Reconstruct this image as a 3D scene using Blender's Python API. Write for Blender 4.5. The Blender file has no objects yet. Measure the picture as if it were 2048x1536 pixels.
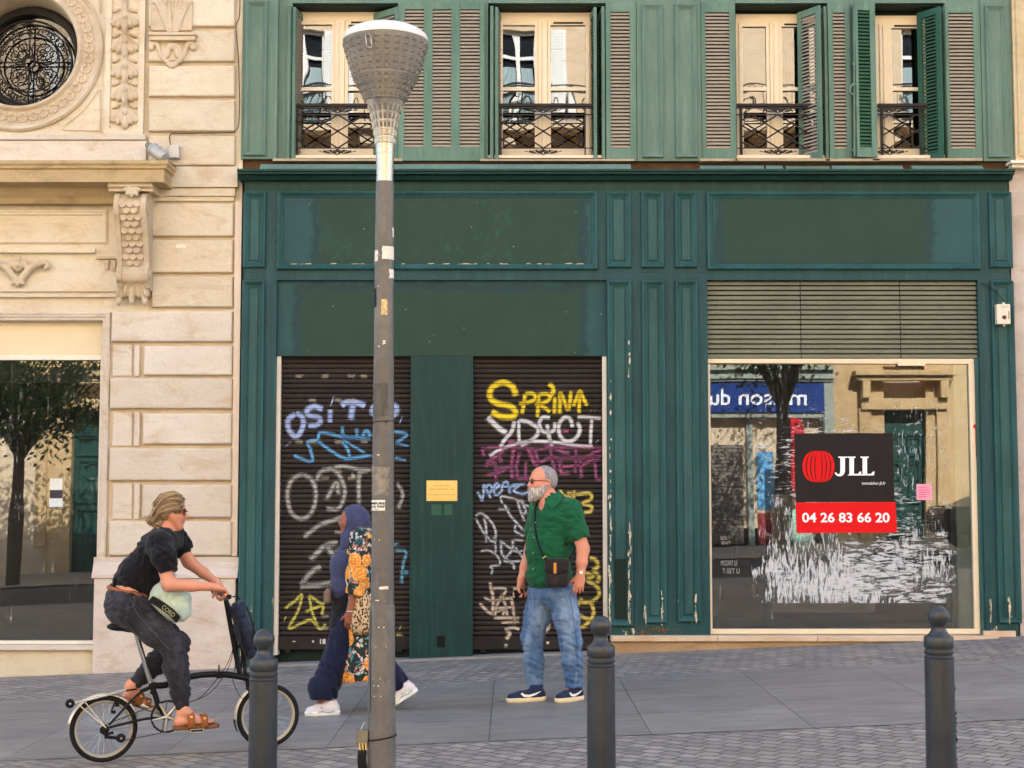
import bpy, bmesh, math, random
import numpy as np
from mathutils import Vector, Matrix
random.seed(7)
C = bpy.context.scene.collection
PI = math.pi
# ------------------------------------------------------------------ camera, world, sun, exposure
sc = bpy.context.scene
FPX = 2960.0; PITCH = math.atan(221/2960.0); CY = -14.65; CZ = 1.585
cam_d = bpy.data.cameras.new('camera'); cam = bpy.data.objects.new('camera', cam_d); C.objects.link(cam)
cam.location = (0, CY, CZ); cam.rotation_euler = (PI/2+PITCH, 0, 0)
cam_d.sensor_width = 36; cam_d.lens = FPX/2048*36; cam_d.clip_start = 0.1; cam_d.clip_end = 500
sc.camera = cam
W = bpy.data.worlds.new('World'); sc.world = W; W.use_nodes = True
SUN_EL, SUN_AZ = 40.0, 14.0     # sun stands behind the facade's roofs (towards +y), the street lies in open shade
nt = W.node_tree; bg = nt.nodes['Background']
sky = nt.nodes.new('ShaderNodeTexSky'); sky.sky_type = 'NISHITA'; sky.sun_disc = False
sky.sun_elevation = math.radians(SUN_EL); sky.sun_rotation = math.radians(SUN_AZ)
sky.dust_density = 2.0; sky.ozone_density = 1.0
nt.links.new(sky.outputs[0], bg.inputs[0]); bg.inputs[1].default_value = 0.15
sd = bpy.data.lights.new('sun', 'SUN'); sd.energy = 4.6; sd.angle = math.radians(0.5); sd.color = (1, .97, .93)
so = bpy.data.objects.new('sun', sd); C.objects.link(so)
_a, _e = math.radians(SUN_AZ), math.radians(SUN_EL)
_dir = Vector((math.sin(_a)*math.cos(_e), math.cos(_a)*math.cos(_e), math.sin(_e)))   # towards the sun
so.rotation_euler = _dir.to_track_quat('Z', 'Y').to_euler(); so.location = (0, 0, 30)
sc.view_settings.view_transform = 'Standard'; sc.view_settings.look = 'None'
sc.view_settings.exposure = 2.38; sc.view_settings.gamma = 1
sc.cycles.max_bounces = 8; sc.cycles.diffuse_bounces = 4; sc.cycles.glossy_bounces = 4
sc.cycles.transparent_max_bounces = 16; sc.cycles.transmission_bounces = 6
sc.cycles.caustics_reflective = False; sc.cycles.caustics_refractive = False
sc.cycles.sample_clamp_indirect = 6
sc.cycles.use_denoising = True

# ------------------------------------------------------------------ pixel -> world helpers (photo frame 2048x1536)
_cp, _sp = math.cos(PITCH), math.sin(PITCH)
def F(px, py, y=0.0):
    u, v = (px-1024)/FPX, (768-py)/FPX
    dy, dz = _cp - v*_sp, _sp + v*_cp
    t = (y-CY)/dy
    return Vector((u*t, y, CZ+dz*t))
def RC(x0, y0, x1, y1, y=0.0):            # pixel rect -> world x0,x1,z0(bottom),z1(top)
    m = (y0+y1)/2
    return F(x0, m, y).x, F(x1, m, y).x, F((x0+x1)/2, y1, y).z, F((x0+x1)/2, y0, y).z
def gz(x): return 0.040*x                  # the street falls gently to the left

# ------------------------------------------------------------------ materials
def lin(c):
    return tuple(((v/255)/12.92 if v/255 <= .04045 else ((v/255+.055)/1.055)**2.4) for v in c)
def rgb(*c, k=1.0):
    l = lin(c); return (l[0]*k, l[1]*k, l[2]*k, 1)
class NT:
    def __init__(s, name):
        s.m = bpy.data.materials.new(name); s.m.use_nodes = True
        s.t = s.m.node_tree; s.p = s.t.nodes['Principled BSDF']; s.out = s.t.nodes['Material Output']
        s.tc = None
    def n(s, typ, **kw):
        nd = s.t.nodes.new(typ)
        for k, v in kw.items(): setattr(nd, k, v)
        return nd
    def L(s, a, b): s.t.links.new(a, b)
    def co(s, scale=(1, 1, 1), rot=(0, 0, 0), loc=(0, 0, 0), src='Object'):
        if s.tc is None: s.tc = s.n('ShaderNodeTexCoord')
        mp = s.n('ShaderNodeMapping'); mp.inputs['Scale'].default_value = scale
        mp.inputs['Rotation'].default_value = rot; mp.inputs['Location'].default_value = loc
        s.L(s.tc.outputs[src], mp.inputs[0]); return mp.outputs[0]
    def noise(s, scale, detail=4, rough=.55, vec=None, dist=0):
        nd = s.n('ShaderNodeTexNoise'); nd.inputs['Scale'].default_value = scale
        nd.inputs['Detail'].default_value = detail; nd.inputs['Roughness'].default_value = rough
        nd.inputs['Distortion'].default_value = dist
        s.L(vec if vec is not None else s.co(), nd.inputs['Vector']); return nd.outputs['Fac']
    def vor(s, scale, vec=None, feature='F1', out='Distance', rnd=1):
        nd = s.n('ShaderNodeTexVoronoi', feature=feature); nd.inputs['Scale'].default_value = scale
        nd.inputs['Randomness'].default_value = rnd
        s.L(vec if vec is not None else s.co(), nd.inputs['Vector']); return nd.outputs[out]
    def ramp(s, fac, stops, interp='LINEAR'):
        nd = s.n('ShaderNodeValToRGB'); cr = nd.color_ramp; cr.interpolation = interp
        while len(cr.elements) < len(stops): cr.elements.new(.5)
        for e, (p, c) in zip(cr.elements, stops):
            e.position = p; e.color = c if hasattr(c, '__len__') else (c, c, c, 1)
        s.L(fac, nd.inputs[0]); return nd.outputs[0]
    def mix(s, fac, a, b, typ='MIX'):
        nd = s.n('ShaderNodeMix', data_type='RGBA', blend_type=typ)
        for k, v in ((0, fac), (6, a), (7, b)):
            if hasattr(v, 'links') or hasattr(v, 'is_linked'): s.L(v, nd.inputs[k])
            else: nd.inputs[k].default_value = v
        return nd.outputs[2]
    def math(s, op, a, b=0.0):
        nd = s.n('ShaderNodeMath', operation=op)
        for k, v in ((0, a), (1, b)):
            if hasattr(v, 'is_linked'): s.L(v, nd.inputs[k])
            else: nd.inputs[k].default_value = v
        return nd.outputs[0]
    def bump(s, h, dist=.01, strength=1.0):
        nd = s.n('ShaderNodeBump'); nd.inputs['Distance'].default_value = dist; nd.inputs['Strength'].default_value = strength
        s.L(h, nd.inputs['Height']); s.L(nd.outputs[0], s.p.inputs['Normal']); return nd
    def base(s, v):
        if hasattr(v, 'is_linked'): s.L(v, s.p.inputs['Base Color'])
        else: s.p.inputs['Base Color'].default_value = v
    def set(s, rough=None, metal=None, spec=None, alpha=None):
        for k, v in (('Roughness', rough), ('Metallic', metal), ('Specular IOR Level', spec), ('Alpha', alpha)):
            if v is None: continue
            if hasattr(v, 'is_linked'): s.L(v, s.p.inputs[k])
            else: s.p.inputs[k].default_value = v

def simple(name, col, rough=.6, metal=0, var=.12, vs=6, bump=0, bs=60, spec=.16, stretch=(1, 1, 1)):
    m = NT(name)
    if var:
        f = m.noise(vs, 5, .6, m.co(stretch))
        c0 = tuple(v*(1-var) for v in col[:3])+(1,); c1 = tuple(min(1, v*(1+var)) for v in col[:3])+(1,)
        m.base(m.ramp(f, [(.3, c0), (.7, c1)]))
    else: m.base(col)
    m.set(rough, metal, spec)
    if bump: m.bump(m.noise(bs, 3, .6, m.co(stretch)), bump)
    return m.m

def stone_mat(name, a, b, stain, dark, rough=.85, bs=1.0):
    """limestone: block to block variation, yellow stains, fine tooling"""
    m = NT(name)
    big = m.noise(1.3, 6, .65, m.co((1, 1, 1.6)))
    c = m.mix(m.ramp(big, [(.35, 0), (.65, 1)]), a, b)
    st = m.noise(4.5, 8, .7, m.co((.6, 1, 1.4), loc=(3, 1, 2)), .6)
    c = m.mix(m.ramp(st, [(.52, 0), (.72, .75)]), c, stain)
    geo = m.n('ShaderNodeNewGeometry')
    c = m.mix(m.ramp(geo.outputs['Random Per Island'], [(0, (.86, .85, .83, 1)), (1, (1.0, 1.0, 1.0, 1))]), c, c) if False else c
    isl = m.ramp(geo.outputs['Random Per Island'], [(0, (.88, .86, .84, 1)), (.5, (.96, .95, .94, 1)), (1, (1, 1, 1, 1))])
    c = m.mix(1.0, c, isl, 'MULTIPLY')
    sp = m.noise(90, 4, .7, m.co((.7, 1, 1)))
    c = m.mix(m.ramp(sp, [(.62, 0), (.8, .4)]), c, dark)
    pits = m.noise(38, 6, .8, m.co((.4, 1, 1.3), loc=(7, 0, 0)))
    c = m.mix(m.ramp(pits, [(.66, 0), (.74, .35)]), c, dark)
    gr = m.noise(11, 9, .85, m.co((.8, 1, 1.2), loc=(2, 6, 1))); c = m.mix(m.ramp(gr, [(.30, .30), (.45, 0), (.60, 0), (.75, .22)]), c, dark)
    m.base(c); m.set(rough, 0, .15)
    h = m.math('ADD', m.math('MULTIPLY', m.noise(30, 9, .85, m.co((1, 1, 1))), 1.6), m.math('MULTIPLY', m.noise(6, 4, .6, m.co()), 1.5))
    m.bump(h, .012*bs)
    return m.m

def paint_mat(name, a, b, chip=None, rough=.45, chip_amt=.0, low_chip=False, grain=(14, 14, 1.2), bmp=.0012, dust=None):
    """old gloss paint on wood: blotches, vertical grain, chips that show the primer"""
    m = NT(name)
    f = m.noise(2.2, 7, .65, m.co((1, 1, .6)))
    c = m.mix(m.ramp(f, [(.35, 0), (.68, 1)]), a, b)
    g = m.noise(7, 5, .6, m.co(grain))
    c = m.mix(m.ramp(g, [(.4, 0), (.75, .3)]), c, tuple(v*.7 for v in a[:3])+(1,))
    g2 = m.noise(3, 6, .7, m.co((grain[0]*.4, grain[1]*.4, grain[2]*.5), loc=(4, 4, 1)))
    c = m.mix(m.ramp(g2, [(.5, 0), (.8, .28)]), c, dust or tuple(min(1, v*1.5+.02) for v in b[:3])+(1,))
    if chip:
        n1 = m.noise(9, 9, .75, m.co((1.6, 1.6, .55), loc=(1, 5, 2)))
        thr = .72-chip_amt
        fac = m.ramp(n1, [(thr, 0), (thr+.012, 1)])
        if low_chip:
            sx = m.n('ShaderNodeSeparateXYZ'); m.L(m.co(), sx.inputs[0])
            lo = m.ramp(m.math('MULTIPLY', m.math('ADD', sx.outputs[2], .2), .8), [(.0, 1), (1, 0)])
            n2 = m.math('ADD', n1, m.math('MULTIPLY', lo, .20))
            fac = m.ramp(n2, [(.735, 0), (.75, 1)])
        c = m.mix(fac, c, chip)
    dr = m.noise(9, 6, .75, m.co((3, 3, .12), loc=(1, 2, 8))); c = m.mix(m.ramp(dr, [(.52, 0), (.78, .35)]), c, tuple(min(1, v*1.7+.03) for v in b[:3])+(1,))
    m.base(c); m.set(m.ramp(f, [(.2, rough-.05), (.8, rough+.18)]), 0, .17)
    m.bump(m.math('ADD', g, m.math('MULTIPLY', f, .6)), bmp)
    return m.m

# ------------------------------------------------------------------ mesh builder
class MB:
    def __init__(s): s.v = []; s.f = []
    def add(s, vs, fs):
        o = len(s.v); s.v += [tuple(v) for v in vs]; s.f += [tuple(i+o for i in f) for f in fs]; return s
    def box(s, x0, x1, y0, y1, z0, z1):
        v = [(x, y, z) for x in (x0, x1) for y in (y0, y1) for z in (z0, z1)]
        return s.add(v, [(0, 1, 3, 2), (4, 6, 7, 5), (0, 4, 5, 1), (2, 3, 7, 6), (0, 2, 6, 4), (1, 5, 7, 3)])
    def pbox(s, px0, py0, px1, py1, yf, yb):     # pixel rect at front plane yf, back at yb
        x0, x1, z0, z1 = RC(px0, py0, px1, py1, yf)
        return s.box(x0, x1, yf, yb, z0, z1)
    def cbox(s, px0, py0, px1, py1, yf, yb, c=.012):   # chamfered block
        x0, x1, z0, z1 = RC(px0, py0, px1, py1, yf)
        return s.chbox(x0, x1, z0, z1, yf, yb, c)
    def chbox(s, x0, x1, z0, z1, yf, yb, c=.012):
        R = [[(x0, yb, z0), (x1, yb, z0), (x1, yb, z1), (x0, yb, z1)],
             [(x0, yf+c, z0), (x1, yf+c, z0), (x1, yf+c, z1), (x0, yf+c, z1)],
             [(x0+c*.35, yf+c*.3, z0+c*.35), (x1-c*.35, yf+c*.3, z0+c*.35), (x1-c*.35, yf+c*.3, z1-c*.35), (x0+c*.35, yf+c*.3, z1-c*.35)],
             [(x0+c, yf, z0+c), (x1-c, yf, z0+c), (x1-c, yf, z1-c), (x0+c, yf, z1-c)]]
        v = sum(R, []); f = []
        for k in range(3):
            for i in range(4):
                j = (i+1) % 4; f.append((4*k+i, 4*k+j, 4*k+4+j, 4*k+4+i))
        f.append((12, 13, 14, 15)); f.append((3, 2, 1, 0)); return s.add(v, f)
    def obox(s, c, ax, ay, az):                  # oriented box: centre and three half vectors
        c, ax, ay, az = map(Vector, (c, ax, ay, az)); v = []
        for i in (-1, 1):
            for j in (-1, 1):
                for k in (-1, 1): v.append(c+ax*i+ay*j+az*k)
        return s.add(v, [(0, 1, 3, 2), (4, 6, 7, 5), (0, 4, 5, 1), (2, 3, 7, 6), (0, 2, 6, 4), (1, 5, 7, 3)])
    def tube(s, pts, r, n=8, closed=False, caps=True, flat=None):
        pts = [Vector(p) for p in pts]; N = len(pts); rr = r if hasattr(r, '__len__') else [r]*N
        rings = []; up = None
        for i in range(N):
            a = pts[(i-1) % N] if closed or i > 0 else pts[0]
            b = pts[(i+1) % N] if closed or i < N-1 else pts[-1]
            t = (b-a)
            if t.length < 1e-9: t = Vector((0, 0, 1))
            t.normalize()
            if up is None:
                up = Vector((0, 1, 0)) if abs(t.y) < .9 else Vector((1, 0, 0))
            x = up-t*up.dot(t)
            if x.length < 1e-6: x = t.orthogonal()
            x.normalize(); up = x; y = t.cross(x)
            fx = flat or 1
            rings.append([pts[i]+(x*math.cos(2*PI*k/n)*fx+y*math.sin(2*PI*k/n))*rr[i] for k in range(n)])
        v = sum(rings, []); f = []
        for i in range(N if closed else N-1):
            for k in range(n):
                a, b = i*n+k, i*n+(k+1) % n; c, d = ((i+1) % N)*n+(k+1) % n, ((i+1) % N)*n+k
                f.append((a, b, c, d))
        if caps and not closed:
            f.append(tuple(range(n))[::-1]); f.append(tuple((N-1)*n+k for k in range(n)))
        return s.add(v, f)
    def lathe(s, prof, c=(0, 0, 0), n=40, axis=(0, 0, 1), a0=0, a1=2*PI):    # prof: [(r,h)...]
        c = Vector(c); ax = Vector(axis).normalized(); x = ax.orthogonal().normalized(); y = ax.cross(x)
        full = abs(a1-a0-2*PI) < 1e-6; m = n if full else n+1; v = []; f = []
        for (r, h) in prof:
            for k in range(m):
                a = a0+(a1-a0)*k/n; v.append(c+ax*h+(x*math.cos(a)+y*math.sin(a))*r)
        for i in range(len(prof)-1):
            for k in range(n):
                k2 = (k+1) % m if full else k+1
                f.append((i*m+k, i*m+k2, (i+1)*m+k2, (i+1)*m+k))
        return s.add(v, f)
    def prism(s, poly, y0, y1):                  # poly in (x,z), extruded along y
        n = len(poly); v = [(p[0], y0, p[1]) for p in poly]+[(p[0], y1, p[1]) for p in poly]
        f = [tuple(range(n)), tuple(range(2*n-1, n-1, -1))]
        for i in range(n): j = (i+1) % n; f.append((i, n+i, n+j, j))
        return s.add(v, f)
    def extrude_x(s, prof, x0, x1):              # prof in (y,z), swept along x, open or closed polygon
        n = len(prof); v = [(x0, p[0], p[1]) for p in prof]+[(x1, p[0], p[1]) for p in prof]
        f = [tuple(range(n))[::-1], tuple(range(n, 2*n))]
        for i in range(n): j = (i+1) % n; f.append((i, j, n+j, n+i))
        return s.add(v, f)
    def frame(s, x0, x1, z0, z1, prof):          # mitred moulding: prof [(inset, y)...] from outer edge inwards
        v = []; f = []
        for (d, y) in prof:
            v += [(x0+d, y, z0+d), (x1-d, y, z0+d), (x1-d, y, z1-d), (x0+d, y, z1-d)]
        for k in range(len(prof)-1):
            for i in range(4): j = (i+1) % 4; f.append((4*k+i, 4*k+j, 4*k+4+j, 4*k+4+i))
        return s.add(v, f)
    def pframe(s, px0, py0, px1, py1, y, prof):  # pixel rect, prof relative to y (negative = proud)
        x0, x1, z0, z1 = RC(px0, py0, px1, py1, y)
        return s.frame(x0, x1, z0, z1, [(d, y+q) for d, q in prof])
    def ball(s, c, r, n=12, sc3=(1, 1, 1), rot=None):
        c = Vector(c); v = []; f = []; m = n//2
        for i in range(m+1):
            th = PI*i/m
            for k in range(n):
                a = 2*PI*k/n; p = Vector((math.sin(th)*math.cos(a)*r*sc3[0], math.sin(th)*math.sin(a)*r*sc3[1], math.cos(th)*r*sc3[2]))
                if rot is not None: p = rot @ p
                v.append(c+p)
        for i in range(m):
            for k in range(n): k2 = (k+1) % n; f.append((i*n+k, i*n+k2, (i+1)*n+k2, (i+1)*n+k))
        return s.add(v, f)
    def build(s, name, mat, parent=None, smooth=False, bevel=0, attr=None, label=None, auto=None):
        me = bpy.data.meshes.new(name); org = org_of(parent)
        me.from_pydata([(v[0]-org[0], v[1]-org[1], v[2]-org[2]) for v in s.v], [], s.f)
        bm = bmesh.new(); bm.from_mesh(me)
        if attr is None: bmesh.ops.remove_doubles(bm, verts=bm.verts, dist=1e-5)
        bmesh.ops.recalc_face_normals(bm, faces=bm.faces); bm.to_mesh(me); bm.free()
        if attr:
            at = me.attributes.new(attr[0], 'FLOAT', 'POINT'); at.data.foreach_set('value', attr[1])
        return finish(me, name, mat, parent, smooth, bevel, label, auto)
def org_of(p):
    o = Vector((0, 0, 0))
    while p is not None: o += Vector(p.location); p = p.parent
    return o
def finish(me, name, mat, parent, smooth=False, bevel=0, label=None, auto=None):
    o = bpy.data.objects.new(name, me); C.objects.link(o); o.parent = parent
    for m in (mat if isinstance(mat, (list, tuple)) else [mat]): me.materials.append(m)
    if smooth:
        me.polygons.foreach_set('use_smooth', [True]*len(me.polygons))
        if auto is not None:
            try: me.set_sharp_from_angle(angle=math.radians(auto))
            except Exception: pass
    if bevel:
        b = o.modifiers.new('bevel', 'BEVEL'); b.width = bevel; b.segments = 2; b.limit_method = 'ANGLE'; b.angle_limit = math.radians(50)
    if label: o['label'] = label
    return o
def thing(name, label, cat, loc=(0, 0, 0), group=None):
    o = bpy.data.objects.new(name, None); C.objects.link(o); o.location = loc; o.empty_display_size = .1
    return tag(o, label, cat, group)
def tag(o, label, cat, group=None):
    o['label'] = label; o['category'] = cat
    if group: o['group'] = group
    return o
def struct(o): o['kind'] = 'structure'; return o
def text_mesh(txt, size, bold=0.0, thick=.001, font=None, squeeze=1.0, spacing=1.0):
    cu = bpy.data.curves.new('t', 'FONT'); cu.body = txt; cu.size = size; cu.extrude = thick; cu.offset = bold
    cu.align_x = 'CENTER'; cu.align_y = 'CENTER'; cu.resolution_u = 4; cu.space_character = spacing
    ob = bpy.data.objects.new('t', cu); C.objects.link(ob)
    dg = bpy.context.evaluated_depsgraph_get(); me = bpy.data.meshes.new_from_object(ob.evaluated_get(dg))
    bpy.data.objects.remove(ob); v = np.array([tuple(p.co) for p in me.vertices]); fs = [tuple(p.vertices) for p in me.polygons]
    bpy.data.meshes.remove(me); return v, fs
def add_text(mb, txt, cx, y, cz, w=None, h=None, bold=0, thick=.001, spacing=1.0, flip=False):
    """text facing -y centred at (cx,cz), scaled to width w and height h"""
    v, fs = text_mesh(txt, 1.0, bold, 0.01, spacing=spacing)
    mn, mx = v.min(0), v.max(0); ce = (mn+mx)/2; sx = w/(mx[0]-mn[0]); sz = h/(mx[1]-mn[1]) if h else sx
    sg = -1 if flip else 1
    vs = [(cx+sg*(p[0]-ce[0])*sx, y-sg*(p[2]/.01)*thick, cz+(p[1]-ce[1])*sz) for p in v]
    mb.add(vs, fs); return mb
def smooth_path(pts, n=6, closed=False):
    P = [Vector(p) for p in pts]; N = len(P); out = []
    rng = range(N) if closed else range(N-1)
    for i in rng:
        p0 = P[(i-1) % N] if closed or i > 0 else P[0]*2-P[1]
        p1, p2 = P[i], P[(i+1) % N]
        p3 = P[(i+2) % N] if closed or i+2 < N else P[-1]*2-P[-2]
        for k in range(n):
            t = k/n; t2 = t*t; t3 = t2*t
            out.append(.5*((2*p1)+(p2-p0)*t+(2*p0-5*p1+4*p2-p3)*t2+(3*p1-p0-3*p2+p3)*t3))
    if not closed: out.append(P[-1])
    return out

# ------------------------------------------------------------------ implicit surfaces (for bodies, clothes, carving)
class SDF:
    """smooth union of tapering limbs, ellipsoids and rounded boxes, meshed by surface nets"""
    def __init__(s, h=.008): s.ops = []; s.h = h; s.disp = []
    def cone(s, a, b, ra, rb=None, k=.02, sq=None, op='+', mk=0):
        rb = ra if rb is None else rb; s.ops.append(('c', np.array(a, float), np.array(b, float), ra, rb, k, sq, op)); return s
    def chain(s, pts, rs, k=.02, sq=None):
        for i in range(len(pts)-1): s.cone(pts[i], pts[i+1], rs[i], rs[i+1], k, sq)
        return s
    def ell(s, c, r, k=.02, rot=None, op='+'):
        s.ops.append(('e', np.array(c, float), np.array(r, float), None if rot is None else np.array(rot.transposed()), k, None, None, op)); return s
    def box(s, c, hlf, rd=.01, k=.02, rot=None, op='+'):
        s.ops.append(('b', np.array(c, float), np.array(hlf, float), None if rot is None else np.array(rot.transposed()), k, rd, None, op)); return s
    def mesh(s):
        h = s.h; lo = np.full(3, 1e9); hi = -lo
        bbs = []
        for o in s.ops:
            if o[0] == 'c':
                r = max(o[3], o[4])*(max(1, o[6][1]) if o[6] else 1)
                a = np.minimum(o[1], o[2])-r; b = np.maximum(o[1], o[2])+r
            else:
                r = np.full(3, np.linalg.norm(o[2])) if o[3] is not None else o[2]; a = o[1]-r; b = o[1]+r
            bbs.append((a, b))
            if o[7] == '+': lo = np.minimum(lo, a); hi = np.maximum(hi, b)
        lo = lo-4*h; hi = hi+4*h; n = np.ceil((hi-lo)/h).astype(int)+1
        V = np.full(n, .5, np.float32)
        ax = [lo[i]+h*np.arange(n[i]) for i in range(3)]
        for o, (a, b) in zip(s.ops, bbs):
            k = o[5] if o[0] == 'c' else o[4]; m = k+3*h
            i0 = np.clip(np.floor((a-m-lo)/h).astype(int), 0, n-1); i1 = np.clip(np.ceil((b+m-lo)/h).astype(int)+1, 1, n)
            if np.any(i1 <= i0): continue
            X, Y, Z = np.meshgrid(*[ax[j][i0[j]:i1[j]] for j in range(3)], indexing='ij')
            if o[0] == 'c':
                A, B = o[1], o[2]; d = B-A; L2 = max(d@d, 1e-9)
                t = np.clip(((X-A[0])*d[0]+(Y-A[1])*d[1]+(Z-A[2])*d[2])/L2, 0, 1)
                x, y, z = X-A[0]-t*d[0], Y-A[1]-t*d[1], Z-A[2]-t*d[2]
                if o[6]:
                    ax_, f = o[6]; ax_ = np.array(ax_, float); ax_ /= np.linalg.norm(ax_); c = x*ax_[0]+y*ax_[1]+z*ax_[2]; g = (1/f-1)*c
                    x, y, z = x+g*ax_[0], y+g*ax_[1], z+g*ax_[2]
                D = np.sqrt(x*x+y*y+z*z)-(o[3]+(o[4]-o[3])*t)
            else:
                x, y, z = X-o[1][0], Y-o[1][1], Z-o[1][2]
                if o[3] is not None:
                    Rm = o[3]; x, y, z = (Rm[0, 0]*x+Rm[0, 1]*y+Rm[0, 2]*z, Rm[1, 0]*x+Rm[1, 1]*y+Rm[1, 2]*z, Rm[2, 0]*x+Rm[2, 1]*y+Rm[2, 2]*z)
                r = o[2]
                if o[0] == 'e':
                    k0 = np.sqrt((x/r[0])**2+(y/r[1])**2+(z/r[2])**2); k1 = np.sqrt((x/r[0]**2)**2+(y/r[1]**2)**2+(z/r[2]**2)**2)+1e-9
                    D = k0*(k0-1)/k1; D = np.where(k0 < .02, -min(r), D)
                else:
                    rd = o[5]; qx, qy, qz = np.abs(x)-r[0]+rd, np.abs(y)-r[1]+rd, np.abs(z)-r[2]+rd
                    D = np.sqrt(np.maximum(qx, 0)**2+np.maximum(qy, 0)**2+np.maximum(qz, 0)**2)+np.minimum(np.maximum(qx, np.maximum(qy, qz)), 0)-rd
            S = V[i0[0]:i1[0], i0[1]:i1[1], i0[2]:i1[2]]
            k = max(k, 1e-5)
            if o[7] == '+':
                hh = np.maximum(k-np.abs(S-D), 0)/k; S[...] = np.minimum(S, D)-hh*hh*k*.25
            else:
                hh = np.maximum(k-np.abs(S+D), 0)/k; S[...] = np.maximum(S, -D)+hh*hh*k*.25
        if s.disp:
            X, Y, Z = np.meshgrid(*ax, indexing='ij')
            for fn in s.disp: V += fn(X, Y, Z).astype(np.float32)
        V[0], V[-1], V[:, 0], V[:, -1], V[:, :, 0], V[:, :, -1] = .1, .1, .1, .1, .1, .1
        ins = V < 0; cs = [(i, j, k) for i in (0, 1) for j in (0, 1) for k in (0, 1)]
        def sl(A, c): return A[c[0]:A.shape[0]-1+c[0], c[1]:A.shape[1]-1+c[1], c[2]:A.shape[2]-1+c[2]]
        cnt = sum(sl(ins, c).astype(np.int8) for c in cs); act = (cnt > 0) & (cnt < 8)
        I = np.argwhere(act); idx = np.full(act.shape, -1, np.int64); idx[tuple(I.T)] = np.arange(len(I))
        P = np.zeros((len(I), 3)); N = np.zeros(len(I))
        for c in cs:
            for a in range(3):
                if c[a] == 0:
                    e = list(c); e[a] = 1
                    v0 = V[tuple((I+np.array(c)).T)]; v1 = V[tuple((I+np.array(e)).T)]
                    cr = (v0 < 0) != (v1 < 0); t = np.where(cr, v0/(v0-v1+1e-12), 0)
                    q = I+np.array(c, float); q[:, a] += t; P += q*cr[:, None]; N += cr
        P = P/N[:, None]*h+lo; faces = []
        for a in range(3):
            b, c = (a+1) % 3, (a+2) % 3
            sA = [slice(None)]*3; sB = [slice(None)]*3; sA[a] = slice(0, -1); sB[a] = slice(1, None)
            A, B = ins[tuple(sA)], ins[tuple(sB)]; ed = np.argwhere(A != B)
            ed = ed[(ed[:, b] > 0) & (ed[:, c] > 0) & (ed[:, b] < n[b]-1) & (ed[:, c] < n[c]-1)]
            fl = A[tuple(ed.T)]; q = []
            for (db, dc) in ((-1, -1), (0, -1), (0, 0), (-1, 0)):
                w = ed.copy(); w[:, b] += db; w[:, c] += dc; q.append(idx[tuple(w.T)])
            q = np.stack(q, 1); q[~fl] = q[~fl][:, ::-1]; faces.append(q)
        return P, np.concatenate(faces)
    def build(s, name, mat, parent=None, label=None, sm=0, post=None):
        P, Fc = s.mesh()
        for _ in range(sm):       # light relaxing
            acc = np.zeros_like(P); n = np.zeros(len(P))
            for i in range(4):
                j = (i+1) % 4
                np.add.at(acc, Fc[:, i], P[Fc[:, j]]); np.add.at(n, Fc[:, i], 1); np.add.at(acc, Fc[:, j], P[Fc[:, i]]); np.add.at(n, Fc[:, j], 1)
            P = P*.4+.6*acc/n[:, None]
        if post is not None: P = post(P)
        me = bpy.data.meshes.new(name); org = np.array(org_of(parent)); P = P-org
        me.vertices.add(len(P)); me.vertices.foreach_set('co', P.astype(np.float32).ravel())
        me.loops.add(len(Fc)*4); me.loops.foreach_set('vertex_index', Fc.astype(np.int32).ravel())
        me.polygons.add(len(Fc)); me.polygons.foreach_set('loop_start', np.arange(0, len(Fc)*4, 4, dtype=np.int32))
        me.update(calc_edges=True); me.validate()
        return finish(me, name, mat, parent, True, 0, label)
# ------------------------------------------------------------------ material palette
LT = {}
LT['stone_hi'] = stone_mat('stone_warm', rgb(238, 227, 204), rgb(226, 211, 184), rgb(208, 182, 142), rgb(150, 128, 100))
LT['stone_joint_shade'] = stone_mat('stone_joint_shade', rgb(228, 210, 182), rgb(214, 194, 164), rgb(200, 172, 134), rgb(130, 110, 84))  # joint stone, toned darker to paint in the shade between blocks
LT['stone_lo'] = stone_mat('stone_pale', rgb(240, 230, 215), rgb(230, 217, 200), rgb(212, 184, 140), rgb(168, 148, 126), bs=1.3)
LT['stone_orn'] = stone_mat('stone_carved', rgb(220, 204, 178), rgb(200, 182, 154), rgb(176, 146, 104), rgb(120, 100, 78), bs=.7)
LT['stone_base'] = stone_mat('stone_plinth', rgb(224, 213, 202), rgb(208, 194, 182), rgb(190, 160, 130), rgb(112, 92, 78), bs=.8)
LT['marble'] = stone_mat('step_stone', rgb(222, 202, 176), rgb(206, 182, 152), rgb(196, 150, 104), rgb(140, 116, 96), bs=.5, rough=.5)
CHIP = rgb(206, 190, 160)
LT['teal'] = paint_mat('teal_paint', rgb(28, 62, 66), rgb(38, 76, 80), CHIP, .38, .015, True)
LT['teal_trim'] = paint_mat('teal_trim_paint', rgb(36, 72, 73), rgb(50, 90, 90), CHIP, .36, .03, True)
LT['olive'] = paint_mat('olive_paint', rgb(32, 58, 50), rgb(40, 68, 60), None, .5)
LT['cornice'] = paint_mat('cornice_paint', rgb(20, 52, 48), rgb(30, 66, 60), None, .4)
LT['sage'] = paint_mat('sage_paint', rgb(90, 114, 103), rgb(108, 132, 119), rgb(150, 150, 128), .6, .0, dust=rgb(132, 150, 128))
LT['sage_shut'] = paint_mat('sage_shutter_paint', rgb(82, 111, 98), rgb(107, 134, 119), rgb(150, 152, 128), .62, .0, dust=rgb(128, 156, 130))
LT['sage_dark'] = paint_mat('dark_sage_paint', rgb(42, 80, 66), rgb(54, 94, 78), None, .5)
LT['slat'] = simple('dusty_slats', rgb(164, 154, 140), .8, var=.14, vs=9, stretch=(1, 1, 6))
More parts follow.
